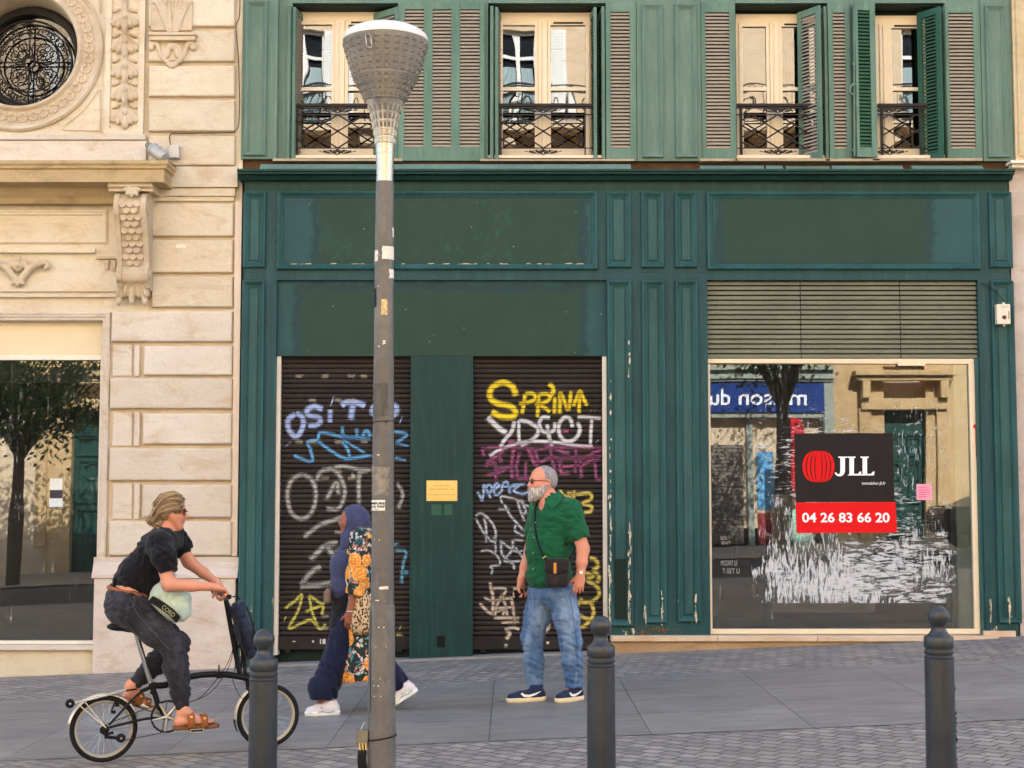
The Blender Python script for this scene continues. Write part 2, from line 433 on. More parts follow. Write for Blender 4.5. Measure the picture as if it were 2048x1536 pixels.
LT['slat_green'] = simple('green_slats', rgb(58, 96, 76), .7, var=.15)
LT['cream'] = simple('cream_window_paint', rgb(222, 206, 178), .45, var=.05, vs=3)
LT['white'] = simple('white_frame_paint', rgb(226, 216, 200), .4, var=.06, vs=3, bump=.0005)
LT['iron'] = simple('wrought_iron', rgb(44, 40, 40), .45, .3, var=.25, bump=.001, bs=80)
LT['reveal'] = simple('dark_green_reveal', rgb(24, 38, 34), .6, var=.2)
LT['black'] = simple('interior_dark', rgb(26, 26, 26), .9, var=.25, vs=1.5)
LT['interior'] = simple('interior_wall', rgb(84, 82, 78), .9, var=.2, vs=1)
LT['roller'] = simple('roller_slats', rgb(48, 42, 40), .55, .1, var=.35, vs=2.5, bump=.0012, bs=30, stretch=(.3, 1, 3))
LT['roller_bar'] = simple('roller_bottom_bar', rgb(40, 38, 38), .45, .2, var=.3, vs=5, bump=.001)
LT['louvre_b'] = simple('vent_slats', rgb(122, 124, 106), .6, .0, var=.15, vs=2)
def glass_mat(name, refl, tint=(1, 1, 1, 1), wob=.0, wsc=1.2, dirt=.0):
    m = NT(name); t = m.t; t.nodes.remove(m.p)
    tr = m.n('ShaderNodeBsdfTransparent'); tr.inputs[0].default_value = tint
    gl = m.n('ShaderNodeBsdfGlossy'); gl.inputs['Roughness'].default_value = 0.008
    fr = m.n('ShaderNodeFresnel'); fr.inputs[0].default_value = 1.5
    fac = m.math('ADD', m.math('MULTIPLY', fr.outputs[0], 1.2), refl)
    mx = m.n('ShaderNodeMixShader'); m.L(m.math('MINIMUM', fac, 1.0), mx.inputs[0]); m.L(tr.outputs[0], mx.inputs[1]); m.L(gl.outputs[0], mx.inputs[2])
    if wob:
        b = m.n('ShaderNodeBump'); b.inputs['Distance'].default_value = wob; b.inputs['Strength'].default_value = 1
        m.L(m.noise(wsc, 1, .4, m.co((1.6, 1, .5)), .3), b.inputs['Height']); m.L(b.outputs[0], gl.inputs['Normal'])
    last = mx.outputs[0]
    if dirt:
        df = m.n('ShaderNodeBsdfDiffuse'); df.inputs[0].default_value = rgb(170, 165, 155)
        m2 = m.n('ShaderNodeMixShader'); d = m.noise(3, 8, .7, m.co((3, 1, .5)))
        m.L(m.ramp(d, [(.3, dirt*.4), (.8, dirt)]), m2.inputs[0]); m.L(last, m2.inputs[1]); m.L(df.outputs[0], m2.inputs[2]); last = m2.outputs[0]
    m.L(last, m.out.inputs[0]); return m.m
LT['pane_up'] = glass_mat('upper_window_glass', .135, (.55, .57, .56, 1), .0022, 1.4)
LT['pane_round'] = glass_mat('round_window_glass', .04, (.4, .42, .42, 1), .004, 2.5)
LT['pane_shop'] = glass_mat('shop_glass', .085, (.72, .75, .75, 1), .0006, 1.0, .018)

# ------------------------------------------------------------------ ground
def ground_sheet(name, x0, x1, y0, y1, dz, mat, thick=None):
    mb = MB(); n = 2
    mb.add([(x0, y0, gz(x0)+dz), (x1, y0, gz(x1)+dz), (x1, y1, gz(x1)+dz), (x0, y1, gz(x0)+dz)], [(0, 1, 2, 3)])
    o = mb.build(name, mat); return struct(o)
def sett_mat(name, warm=0):
    m = NT(name)
    v = m.co((1, 1, 1), (0, 0, math.radians(45)))
    wob = m.n('ShaderNodeVectorMath', operation='ADD'); nz = m.n('ShaderNodeTexNoise'); nz.inputs['Scale'].default_value = 3.5
    m.L(m.co(), nz.inputs['Vector']); sc_ = m.n('ShaderNodeVectorMath', operation='SCALE'); sc_.inputs['Scale'].default_value = .07
    m.L(nz.outputs['Color'], sc_.inputs[0]); m.L(v, wob.inputs[0]); m.L(sc_.outputs[0], wob.inputs[1])
    b = m.n('ShaderNodeTexBrick'); b.offset = .4; b.offset_frequency = 2
    m.L(wob.outputs[0], b.inputs['Vector']); b.inputs['Scale'].default_value = 1
    b.inputs['Brick Width'].default_value = .138; b.inputs['Row Height'].default_value = .104
    b.inputs['Mortar Size'].default_value = .0075; b.inputs['Mortar Smooth'].default_value = .5; b.inputs['Bias'].default_value = 0
    a1 = rgb(164, 156, 147); a2 = rgb(114, 111, 108)
    b.inputs['Color1'].default_value = a1; b.inputs['Color2'].default_value = a2; b.inputs['Mortar'].default_value = rgb(40, 38, 37)
    c = b.outputs['Color']
    n2 = m.noise(.9, 6, .7, m.co()); c = m.mix(m.ramp(n2, [(.35, 0), (.7, .45)]), c, rgb(140, 128, 118))
    n3 = m.noise(1.7, 6, .75, m.co(loc=(5, 3, 0))); c = m.mix(m.ramp(n3, [(.5, 0), (.75, .5)]), c, rgb(78, 78, 82))
    n4 = m.noise(60, 4, .7, m.co()); c = m.mix(m.ramp(n4, [(.35, .0), (.8, .5)]), c, rgb(140, 134, 128))
    m.base(c); m.set(m.ramp(n3, [(.3, .48), (.7, .7)]), 0, .45)
    fac = b.outputs['Fac']
    h = m.math('SUBTRACT', m.math('MULTIPLY', m.noise(14, 3, .6, m.co()), .35), fac)
    h = m.math('ADD', h, m.math('MULTIPLY', m.noise(70, 3, .6, m.co()), .12))
    m.bump(h, .02); return m.m
def slab_mat(name):
    m = NT(name)
    v = m.co((1, 1, 1), loc=(.15, 0.05, 0))
    b = m.n('ShaderNodeTexBrick'); b.offset = 0.0; b.offset_frequency = 2; m.L(v, b.inputs['Vector'])
    b.inputs['Scale'].default_value = 1; b.inputs['Brick Width'].default_value = 1.05; b.inputs['Row Height'].default_value = 1.0
    b.inputs['Mortar Size'].default_value = .004; b.inputs['Mortar Smooth'].default_value = .3
    b.inputs['Color1'].default_value = rgb(146, 141, 134); b.inputs['Color2'].default_value = rgb(127, 123, 118); b.inputs['Mortar'].default_value = rgb(64, 62, 62)
    c = b.outputs['Color']
    n1 = m.noise(1.1, 6, .65, m.co()); c = m.mix(m.ramp(n1, [(.35, 0), (.7, .55)]), c, rgb(104, 102, 100)); gm_ = m.vor(5, m.co((1, 1, 0)), 'F1', 'Distance'); c = m.mix(m.ramp(gm_, [(.06, .6), (.09, 0)]), c, rgb(74, 74, 76)); g3 = m.vor(1.9, m.co((1, 1, 0), loc=(3, 1, 0)), 'F1', 'Distance'); c = m.mix(m.ramp(g3, [(.022, .8), (.03, 0)]), c, rgb(196, 192, 186)); g4 = m.noise(2.6, 9, .8, m.co((.35, 1.3, 1), loc=(6, 6, 0))); c = m.mix(m.ramp(g4, [(.50, 0), (.66, .55)]), c, rgb(88, 86, 86))
    n2 = m.noise(5, 8, .75, m.co((.5, 2, 1))); c = m.mix(m.ramp(n2, [(.48, 0), (.72, .5)]), c, rgb(164, 160, 156)); n5 = m.noise(2.2, 8, .8, m.co((.6, 1.6, 1), loc=(8, 2, 0))); c = m.mix(m.ramp(n5, [(.52, 0), (.70, .5)]), c, rgb(86, 84, 84))
    n3 = m.noise(140, 3, .6, m.co()); c = m.mix(m.ramp(n3, [(.45, 0), (.7, .3)]), c, rgb(84, 84, 86))
    m.base(c); m.set(.55, 0, .4)
    m.bump(m.math('SUBTRACT', m.math('MULTIPLY', n3, .25), b.outputs['Fac']), .004); return m.m
LT['setts'] = sett_mat('grey_setts'); LT['slabs'] = slab_mat('smooth_slabs')
LT['asphalt'] = simple('asphalt', rgb(70, 70, 72), .85, var=.2, vs=2, bump=.004, bs=120)
ground_sheet('ground', -80, 80, -60, 12, -.02, LT['asphalt'])
ground_sheet('pavement', -40, 40, -10.6, .02, 0, LT['setts'])
ground_sheet('path', -40, 40, -4.95, -1.85, .004, LT['slabs'])
ground_sheet('pavement', -40, 40, -24.0, -17.5, .006, LT['setts'])
# granite kerb steps down to the road behind the camera
mb = MB()
mb.add([(-40, -10.6, gz(-40)+.003), (40, -10.6, gz(40)+.003), (40, -10.85, gz(40)+.003), (-40, -10.85, gz(-40)+.003)], [(0, 1, 2, 3)])
struct(mb.build('kerb', LT['slabs']))

# ------------------------------------------------------------------ left stone building
SH, SL, SO = LT['stone_hi'], LT['stone_lo'], LT['stone_orn']
LB = thing('stone_building', 'cream limestone building with rusticated blocks, round iron grilled window and shop window', 'building', (F(240, 1340, .1).x, .1, gz(-4)))
YW = .10                                  # plane of the plain wall
CX = 39.5                                 # axis of the bay
wx = F(480, 700, YW).x                    # right end of the building
BX0 = -16.0
def X9(px, y=0.0): return F(px, 900, y).x
z655 = F(100, 655, YW).z; z720 = F(100, 714, .16).z
oxr = F(200, 900, YW).x; oxl = F(2*CX-200, 900, YW).x
mb = MB()
def zf(py, y=YW): return F(240, py, y).z
ztop = 21.5
# wall as boxes round the shop window opening and below the roundel plate
mb.box(BX0, F(2*CX-217, 900, YW).x, YW, .7, -1.2, zf(625))
mb.box(oxl, oxr, YW-.02, .7, -1.2, F(100, 1300, YW).z)
mb.box(BX0, wx, YW, .7, zf(625), zf(275))
mb.box(F(205, 150, YW).x, wx, YW, .7, zf(275), ztop)
mb.box(BX0, F(2*CX-215, 150, YW).x, YW, .7, zf(275), ztop)
mb.build('wall', LT['stone_joint_shade'] if False else SH, LB)
mb = MB(); mb.pbox(293, -80, 475, 330, YW-.004, YW+.02); mb.pbox(300, 404, 467, 620, YW-.004, YW+.02); mb.build('joint_shade_bed', LT['stone_joint_shade'], LB)  # thin sheet behind the blocks, carries the painted groove shade
mb = MB(); mb.box(F(217, 900, YW).x, wx, YW, .7, -1.2, zf(625)-.001); mb.build('wall', LT['stone_joint_shade'], LB)
# plate with round hole
cz0, cx0 = F(CX, 98, YW).z, F(CX, 98, YW).x; U = (F(CX+100, 98, YW).x-cx0)/100
x0, x1, z0, z1 = F(2*CX-215, 150, YW).x, F(205, 150, YW).x, zf(275), ztop
R = 120*U
mb = MB()
angs = sorted(set([2*PI*k/72 for k in range(72)]+[math.atan2(zz-cz0, xx-cx0) % (2*PI) for xx in (x0, x1) for zz in (z0, z1)]))
inner = [(cx0+R*math.cos(a), YW, cz0+R*math.sin(a)) for a in angs]; outer = []
for a in angs:
    c, s_ = math.cos(a), math.sin(a); t = min([(x1-cx0)/c if c > 1e-6 else 1e9, (x0-cx0)/c if c < -1e-6 else 1e9, (z1-cz0)/s_ if s_ > 1e-6 else 1e9, (z0-cz0)/s_ if s_ < -1e-6 else 1e9])
    outer.append((cx0+t*c, YW, cz0+t*s_))
n = len(angs); mb.add(inner+outer, [(i, (i+1) % n, n+(i+1) % n, n+i) for i in range(n)])
mb.build('wall', SH, LB)
# round window: moulded ring, guilloche, reveal, dark frame, grille, glass
rw = bpy.data.objects.new('round_window', None)
def sub_empty(name, parent, loc):
    o = bpy.data.objects.new(name, None); C.objects.link(o); o.parent = parent; o.location = Vector(loc)-org_of(parent); o.empty_display_size = .1; return o
bpy.data.objects.remove(rw)
mb = MB(); c = (cx0, YW, cz0)
mb.lathe([(168*U, 0), (168*U, .03), (164*U, .045), (160*U, .035), (157*U, .02), (153*U, .02), (152*U, .012), (128*U, .012), (127*U, .02), (123*U, .045), (119*U, .045), (117*U, .03), (116*U, .0), (113*U, -.12), (110*U, -.36)], c, 96, axis=(0, -1, 0))
for k in range(42):                        # guilloche: rings and crossing waves
    a = 2*PI*k/42; rr = 140*U; p = Vector((cx0+rr*math.cos(a), YW-.014, cz0+rr*math.sin(a)))
    mb.tube([p+Vector((math.cos(b)*.031, 0, math.sin(b)*.031)) for b in [2*PI*j/12 for j in range(12)]], .0085, 5, closed=True)
for ph in (0, PI):
    pts = []
    for j in range(42*8):
        a = 2*PI*j/(42*8); rr = (140+8.5*math.cos(21*a*2/2+ph))*U if False else (140+9*math.cos(21*a+ph))*U
        pts.append((cx0+rr*math.cos(a), YW-.014, cz0+rr*math.sin(a)))
    mb.tube(pts, .011, 5, closed=True)
ring = mb.build('round_window', SO, LB, smooth=True, auto=35)
mb = MB(); YG = .46; cg = F(61.7, 128, YG); UG = (F(161.7, 128, YG).x-cg.x)/100
mb.lathe([(117*U, 0), (104*U, .0), (104*U, .05), (90*UG, .05), (90*UG, -.06)], (cx0, YG, cz0), 72, axis=(0, -1, 0))
mb.build('window_frame', simple('black_frame_paint', rgb(36, 34, 34), .5, var=.2), ring, smooth=True, auto=30)
mb = MB(); gy = YG-.05
def pl(cx, cz, y=gy): return Vector((cg.x+cx*UG, y, cg.z-cz*UG))
def circ(mb, cx, cz, r, t=.007, n=48): mb.tube([pl(cx+r*math.cos(2*PI*k/n), cz+r*math.sin(2*PI*k/n)) for k in range(n)], t, 6, closed=True)
def spiral(mb, cx, cz, r0, a0, turns, t=.006, grow=.35, tail=None):
    pts = []
    N = int(18*abs(turns))+2
    for k in range(N):
        u = k/(N-1); a = a0+2*PI*turns*u; r = r0*(1-(1-grow)*u)
        pts.append(pl(cx+r*math.cos(a), cz+r*math.sin(a)))
    mb.tube(pts, t, 6)
circ(mb, 0, 0, 85, .012); circ(mb, 0, 0, 78, .006); circ(mb, 0, 0, 60, .010); circ(mb, 0, 0, 11, .012, 24); circ(mb, 0, 0, 13, .007, 24)
for q in range(4):
    a = q*PI/2; ca, sa = math.cos(a), math.sin(a)
    mb.tube([pl(12*ca, 12*sa), pl(84*ca, 84*sa)], .009, 6)
    def rt(x, y, qa=a+PI/4): return (x*math.cos(qa)-y*math.sin(qa), x*math.sin(qa)+y*math.cos(qa))
    for sg in (1, -1):                     # heart of scrolls in each quarter
        pts = [rt(14, 3*sg), rt(24, 17*sg), rt(38, 23*sg), rt(50, 17*sg), rt(52, 6*sg), rt(44, 2*sg), rt(38, 8*sg), rt(43, 12*sg)]
        mb.tube(smooth_path([pl(*p) for p in pts], 5), .0065, 6)
        pts = [rt(30, 1*sg), rt(26, 9*sg), rt(32, 15*sg), rt(38, 12*sg), rt(34, 8*sg), rt(31, 11*sg)]
        mb.tube(smooth_path([pl(*p) for p in pts], 5), .006, 6)
        pts = [rt(20, 4*sg), rt(26, 4*sg), rt(30, 7*sg), rt(27, 10*sg)]
        mb.tube(smooth_path([pl(*p) for p in pts], 5), .006, 6)
    x, y = rt(70, 0); circ(mb, x, y, 8, .007, 20)
    for sg in (1, -1):
        for (r_, o_) in ((70, 18), (70, 27)):
            x, y = rt(r_-abs(o_)*.06, o_*sg); spiral(mb, x, y, 6, a+(PI/2)*sg, 1.2*sg, .0055)
        x, y = (ca*70-sa*9*sg, sa*70+ca*9*sg); spiral(mb, x, y, 7, a, 1.1*sg, .0055)
    for k in (-1, 0, 1):
        x, y = (ca*66-sa*5*k, sa*66+ca*5*k); x2, y2 = (ca*76-sa*9*k, sa*76+ca*9*k); mb.tube([pl(x, y), pl(x2, y2)], .006, 5)
mb.build('grille', LT['iron'], ring, smooth=True)
mb = MB(); mb.lathe([(0, 0), (92*UG, 0)], (cx0, YG+.03, cz0), 48, axis=(0, -1, 0)); mb.build('pane', LT['pane_round'], ring)
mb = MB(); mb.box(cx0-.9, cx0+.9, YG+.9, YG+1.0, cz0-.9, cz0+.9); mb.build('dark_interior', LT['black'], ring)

# rusticated courses
mb = MB(); mbl = MB()
rows_hi = [(297, -70, 469, -10), (297, -6, 469, 52), (297, 60, 469, 122), (297, 131, 469, 192), (297, 200, 469, 262), (297, 271, 469, 330)]
for (a, b, c_, d) in rows_hi: mb.cbox(a, b, c_, d, YW-.055, YW, .016)
for (a, b, c_, d) in [(297, 407, 466, 472), (297, 480, 465, 545), (303, 553, 465, 614)]: mb.cbox(a, b, c_, d, YW-.055, YW, .016)
for (a, b, c_, d) in [(222, 623, 464, 683), (287, 692, 464, 750), (219, 757, 464, 817), (285, 827, 463, 888), (218, 897, 463, 961), (284, 970, 463, 1035), (217, 1043, 463, 1111)]:
    mbl.cbox(a, b, c_, d, YW-.06, YW, .018)
o = mb.build('stone_courses', SH, LB, smooth=False)
o = mbl.build('stone_courses', SL, LB)
# mirrored courses left of the bay (outside the photograph, for the neighbouring view)
mb = MB()
for (a, b, c_, d) in rows_hi+[(297, 407, 466, 472), (297, 480, 465, 545), (303, 553, 465, 614), (222, 623, 464, 683), (222, 692, 464, 750), (222, 757, 464, 817), (222, 827, 463, 888), (222, 897, 463, 961), (222, 970, 463, 1035), (222, 1043, 463, 1111)]:
    mb.cbox(2*CX-c_, b, 2*CX-a, d, YW-.06, YW, .018)
mb.build('stone_courses', SL, LB)
# narrow upright piece between short courses and the window
for (b, d) in ((690, 752), (825, 892), (967, 1038)):
    mb = MB(); mb.cbox(268, b, 279, d, YW-.035, YW, .006); mb.build('upright_fillet', SL, LB)
    mb = MB(); mb.cbox(225, b, 264, d, YW-.02, YW, .006); mb.build('flat_block', SL, LB)
# string course right of the ledge and pale edge strip
mb = MB()
mb.pbox(325, 333, 475, 374, YW-.085, YW); mb.pbox(300, 376, 470, 392, YW-.06, YW); mb.pbox(300, 393, 468, 402, YW-.035, YW)
mb.build('string_course', SH, LB, bevel=.006)
mb = MB(); mb.pbox(466, 404, 479, 1112, YW-.03, YW+.01)
mb.build('edge_strip', simple('pale_render', rgb(224, 206, 188), .8, var=.06, bump=.002), LB)
# base moulding and plinth
xa, xb = F(192, 1230, YW).x, F(474, 1230, YW).x
zt, zm = F(300, 1114, YW).z, F(300, 1155, YW).z
mb = MB(); mb.extrude_x([(YW, zt), (YW-.05, zt), (YW-.05, zt-.05), (YW-.062, zt-.07), (YW-.075, zt-.11), (YW-.10, zt-.15), (YW-.115, zm+.03), (YW-.115, zm), (YW, zm)], xa-.02, xb+.02)
mb.chbox(xa, xb, -1.2, zm-.003, YW-.10, YW, .01)
mb.build('plinth', LT['stone_base'], LB); mb = MB()
xc, xd = F(2*CX-474, 1230, YW).x, F(2*CX-192, 1230, YW).x
mb.chbox(xc, xd, -1.2, zm-.003, YW-.10, YW, .01)
mb.build('plinth', LT['stone_base'], LB)

# shop window of the stone building
win = sub_empty('shop_window', LB, (0, .12, 1))
mb = MB(); zt6 = F(100, 625, YW).z; zb = F(100, 1300, YW).z
xr = F(217, 900, YW).x; xl = F(2*CX-217, 900, YW).x
prof = [(0, 0), (0, -.03), (.015, -.04), (.03, -.03), (.045, -.03), (.052, -.015), (.075, -.015), (.085, .0), (.085, .12)]
v = []
for (d, y) in prof: v += [(xl+d, YW+y, -1), (xr-d, YW+y, -1), (xr-d, YW+y, zt6-d), (xl+d, YW+y, zt6-d)]
fs = []
for k in range(len(prof)-1):
    for (i, j) in ((1, 2), (2, 3), (3, 0)): fs.append((4*k+i, 4*k+j, 4*k+4+j, 4*k+4+i))
mb.add(v, fs); mb.build('architrave', SL, win)
ox0, ox1 = xl+.085, xr-.085
mb = MB(); ztp = zt6-.085; zpm = F(100, 711, .19).z; mb.box(ox0, ox1, .19, .25, zpm, ztp)
mb.build('fascia_panel', simple('cream_panel', rgb(216, 200, 168), .5, var=.04, vs=2), win)
mb = MB(); zpn = F(100, 720, .17).z; zs0, zs1 = F(100, 1300, .05).z, F(100, 1290, .05).z
mb.box(ox0, ox1, .165, .24, zpn, zpm-.002); mb.box(ox1-.03, ox1, .165, .24, zs1, zpn); mb.box(ox0, ox0+.03, .165, .24, zs1, zpn)
mb.box(ox0, ox1, .165, .24, zs1-.02, zs1+.03); mb.build('frame', LT['white'], win, bevel=.003)
mb = MB(); mb.chbox(ox0-.02, ox1+.02, zs0, zs1, .02, .26, .006); mb.build('sill', SL, win)
mb = MB(); mb.box(ox0+.03, ox1-.03, .205, .211, zs1+.03, zpn); mb.build('pane', LT['pane_shop'], win)
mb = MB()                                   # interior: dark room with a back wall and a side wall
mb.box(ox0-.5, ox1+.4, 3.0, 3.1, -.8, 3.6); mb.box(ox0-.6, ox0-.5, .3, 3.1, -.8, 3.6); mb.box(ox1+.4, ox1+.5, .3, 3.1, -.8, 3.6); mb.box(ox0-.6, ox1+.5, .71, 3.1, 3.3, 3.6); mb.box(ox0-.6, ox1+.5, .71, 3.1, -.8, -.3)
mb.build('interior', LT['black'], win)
mb = MB(); mb.box(ox0, ox1, .26, .29, zpn-.22, ztp); mb.build('valance', simple('dark_valance', rgb(62, 66, 70), .6, var=.1), win)

# entablature over the shop window
ent = MB()
z = lambda py, y=YW: F(100, py, y).z
def band(mb, py0, py1, yf, pxr, pxl=None, mat=None):
    a, b = F(pxr, (py0+py1)/2, yf).x, F(2*CX-pxr, (py0+py1)/2, yf).x
    mb.box(b, a, yf, YW, F(100, py1, yf).z, F(100, py0, yf).z)
band(ent, 577, 583, YW-.03, 240); band(ent, 588, 594, YW-.045, 240)
ent.pframe(2*CX-216, 420, 216, 488, YW, [(0, 0), (.004, -.02), (.02, -.03), (.035, -.02), (.05, -.02), (.055, 0)])
band(ent, 497, 505, YW-.05, 190); band(ent, 391, 402, YW-.06, 226); band(ent, 403, 409, YW-.035, 222)
ent.build('frieze_mouldings', SH, LB)
# ledge (cornice) over the window: swept profile with returns
mb = MB(); zL = F(100, 322, -.33).z
P = [(-.36, zL), (-.36, zL-.03), (-.34, zL-.05), (-.34, zL-.07), (-.315, zL-.085), (-.315, zL-.205), (-.10, zL-.215), (-.08, zL-.27), (-.04, zL-.31), (-.02, zL-.36), (YW, zL-.36), (YW, zL)]
xr_, xl_ = F(335, 345, -.36).x, F(2*CX-335, 345, -.36).x
n = len(P); v = []
for (y, zz) in P:
    o_ = (y+.36)
    v += [(xl_+o_, y, zz), (xr_-o_, y, zz)]
fs = []
for i in range(n-1): fs.append((2*i, 2*i+1, 2*i+3, 2*i+2))
for i in range(n-3):                      # returns to the wall
    pass
mb.add(v, fs)
v = []
for sgn, xe in ((1, xr_), (-1, xl_)):
    for (y, zz) in P[:-2]: v += [(xe-sgn*(y+.36), y, zz), (xe-sgn*(y+.36), YW, zz)]
k = 2*(n-2); fs = []
for s_ in range(2):
    for i in range(n-3): a = s_*k+2*i; fs.append((a, a+1, a+3, a+2))
mb.add(v, fs)
mb.add([(xl_, -.36, zL), (xr_, -.36, zL), (xr_, YW, zL+.03), (xl_, YW, zL+.03)], [(0, 1, 2, 3)])
mb.build('cornice', stone_mat('stone_weathered', rgb(204, 180, 138), rgb(190, 164, 122), rgb(150, 128, 92), rgb(96, 82, 66)), LB)
mb = MB(); band(mb, 268, 279, YW-.07, 290); band(mb, 281, 321, YW-.05, 292)
mb.build('string_band', SL, LB, bevel=.006)
# sunk triangle panels beside the roundel and pilaster with garland
mb = MB()
for sg in (1,):
    tri = [(127, 261), (200, 188), (200, 261)]
    P3 = [F(a, b, YW-.012) for a, b in tri]
    arc = [F(CX+176*math.cos(t), 98+176*math.sin(t), YW-.012) for t in [math.radians(28+6*k) for k in range(6)]]
    mb.tube([F(200, 261, YW-.01)]+[F(126, 260, YW-.01)]+arc[::-1]+[F(200, 180, YW-.01), F(200, 261, YW-.01)], .006, 5)
    mb.tube([F(192, -30, YW-.01), F(202, 28, YW-.01), F(202, -30, YW-.01)], .006, 5)
mb.build('sunk_panel_bead', SH, LB)
for sg in (1, -1):
    mb = MB(); a, b = (212, 290) if sg > 0 else (2*CX-290, 2*CX-212)
    x0, x1, z0, z1 = RC(a, -200, b, 268, YW-.05)
    mb.frame(x0, x1, z0, z1, [(0, YW), (0, YW-.05), (.055, YW-.05), (.062, YW-.03), (.062, YW-.025), (x1-x0, YW-.025)][:5])
    mb.box(x0+.062, x1-.062, YW-.025, YW, z0+.062, z1-.062); mb.build('pilaster', SH, LB)
# carved garland: tiers of drooping lobed leaves
g = SDF(.006); yg = YW-.04
def leaf(S, px, py, L, ang, w=.5, y=yg, th=.03, k=.008):
    c0 = F(px, py, y); d = Vector((math.sin(ang), 0, -math.cos(ang))); R_ = Matrix.Rotation(ang, 3, 'Y')
    rot = Matrix(((math.cos(ang), 0, -math.sin(ang)), (0, 1, 0), (math.sin(ang), 0, math.cos(ang))))
    rot = Matrix(((d.z*-1, 0, -d.x*-1*-1), (0, 1, 0), (0, 0, 1))) if False else Matrix.Rotation(-ang, 3, 'Y')
    S.ell(c0+d*L*.5, (L*w*.5, th, L*.5), k, rot)
    S.ell(c0+d*L*.8+Vector((0, -.012, 0)), (L*w*.22, th*.8, L*.16), k, rot)
for py in (-40, 22, 72, 122, 168, 214):
    for sg in (1, -1):
        leaf(g, 250, py, .20, .38*sg, .42); leaf(g, 250+6*sg, py+6, .17, .75*sg, .38, yg+.008)
        leaf(g, 250+14*sg, py+16, .10, .55*sg, .5, yg+.012); leaf(g, 250+9*sg, py-4, .09, 1.1*sg, .45, yg+.012)
    leaf(g, 250, py+3, .22, 0, .30, yg-.02)
    g.ell(F(250, py+10, yg-.045), (.022, .02, .03), .01)
leaf(g, 250, 228, .15, 0, .55, yg-.02)
g.chain([F(250, -60, yg), F(250, 255, yg)], [.028, .022], .02)
g.build('garland', SO, LB)
# acanthus bracket block
g = SDF(.006); yb = YW-.05
x0, x1, z0, z1 = RC(304, -60, 386, 63, YW-.05)
g.box(((x0+x1)/2, YW-.04, (z0+z1)/2), ((x1-x0)/2, .05, (z1-z0)/2), .01, .005)
for sg in (1, -1):
    for j, (dx, top) in enumerate(((4, -55), (13, -20), (22, 10), (31, 34))):
        pts = [F(345+sg*(2+dx*.25), 62, yb-.04), F(345+sg*(dx*.5+2), 40, yb-.05), F(345+sg*(dx*.9+3), 15-j*2, yb-.045), F(345+sg*(dx*1.15+3), min(top+12, 5), yb-.03)]
        g.chain(smooth_path(pts, 4), [.016]*13, .008)
g.build('leaf_block', SO, LB)
mb = MB(); mb.pbox(296, 64, 392, 70, YW-.15, YW); mb.pbox(298, 71, 390, 80, YW-.13, YW); mb.build('bracket_cap', SO, LB, bevel=.008)
g = SDF(.006)
for sg in (1, -1):
    g.chain(smooth_path([F(345+sg*44, 92, YW-.06), F(345+sg*38, 86, YW-.07), F(345+sg*30, 90, YW-.07), F(345+sg*22, 112, YW-.06), F(345+sg*8, 126, YW-.05)], 4), [.022]*17, .01)
    g.ell(F(345+sg*42, 96, YW-.06), (.035, .04, .035), .01); g.ell(F(345+sg*14, 104, YW-.05), (.04, .035, .07), .01)
    leaf(g, 345+sg*6, 88, .17, .2*sg, .4, YW-.06)
g.ell(F(345, 92, YW-.07), (.06, .03, .035), .02)
for a in (-.9, -.45, 0, .45, .9): leaf(g, 345, 124, .075, a, .4, YW-.05)
g.build('carved_bracket', SO, LB)
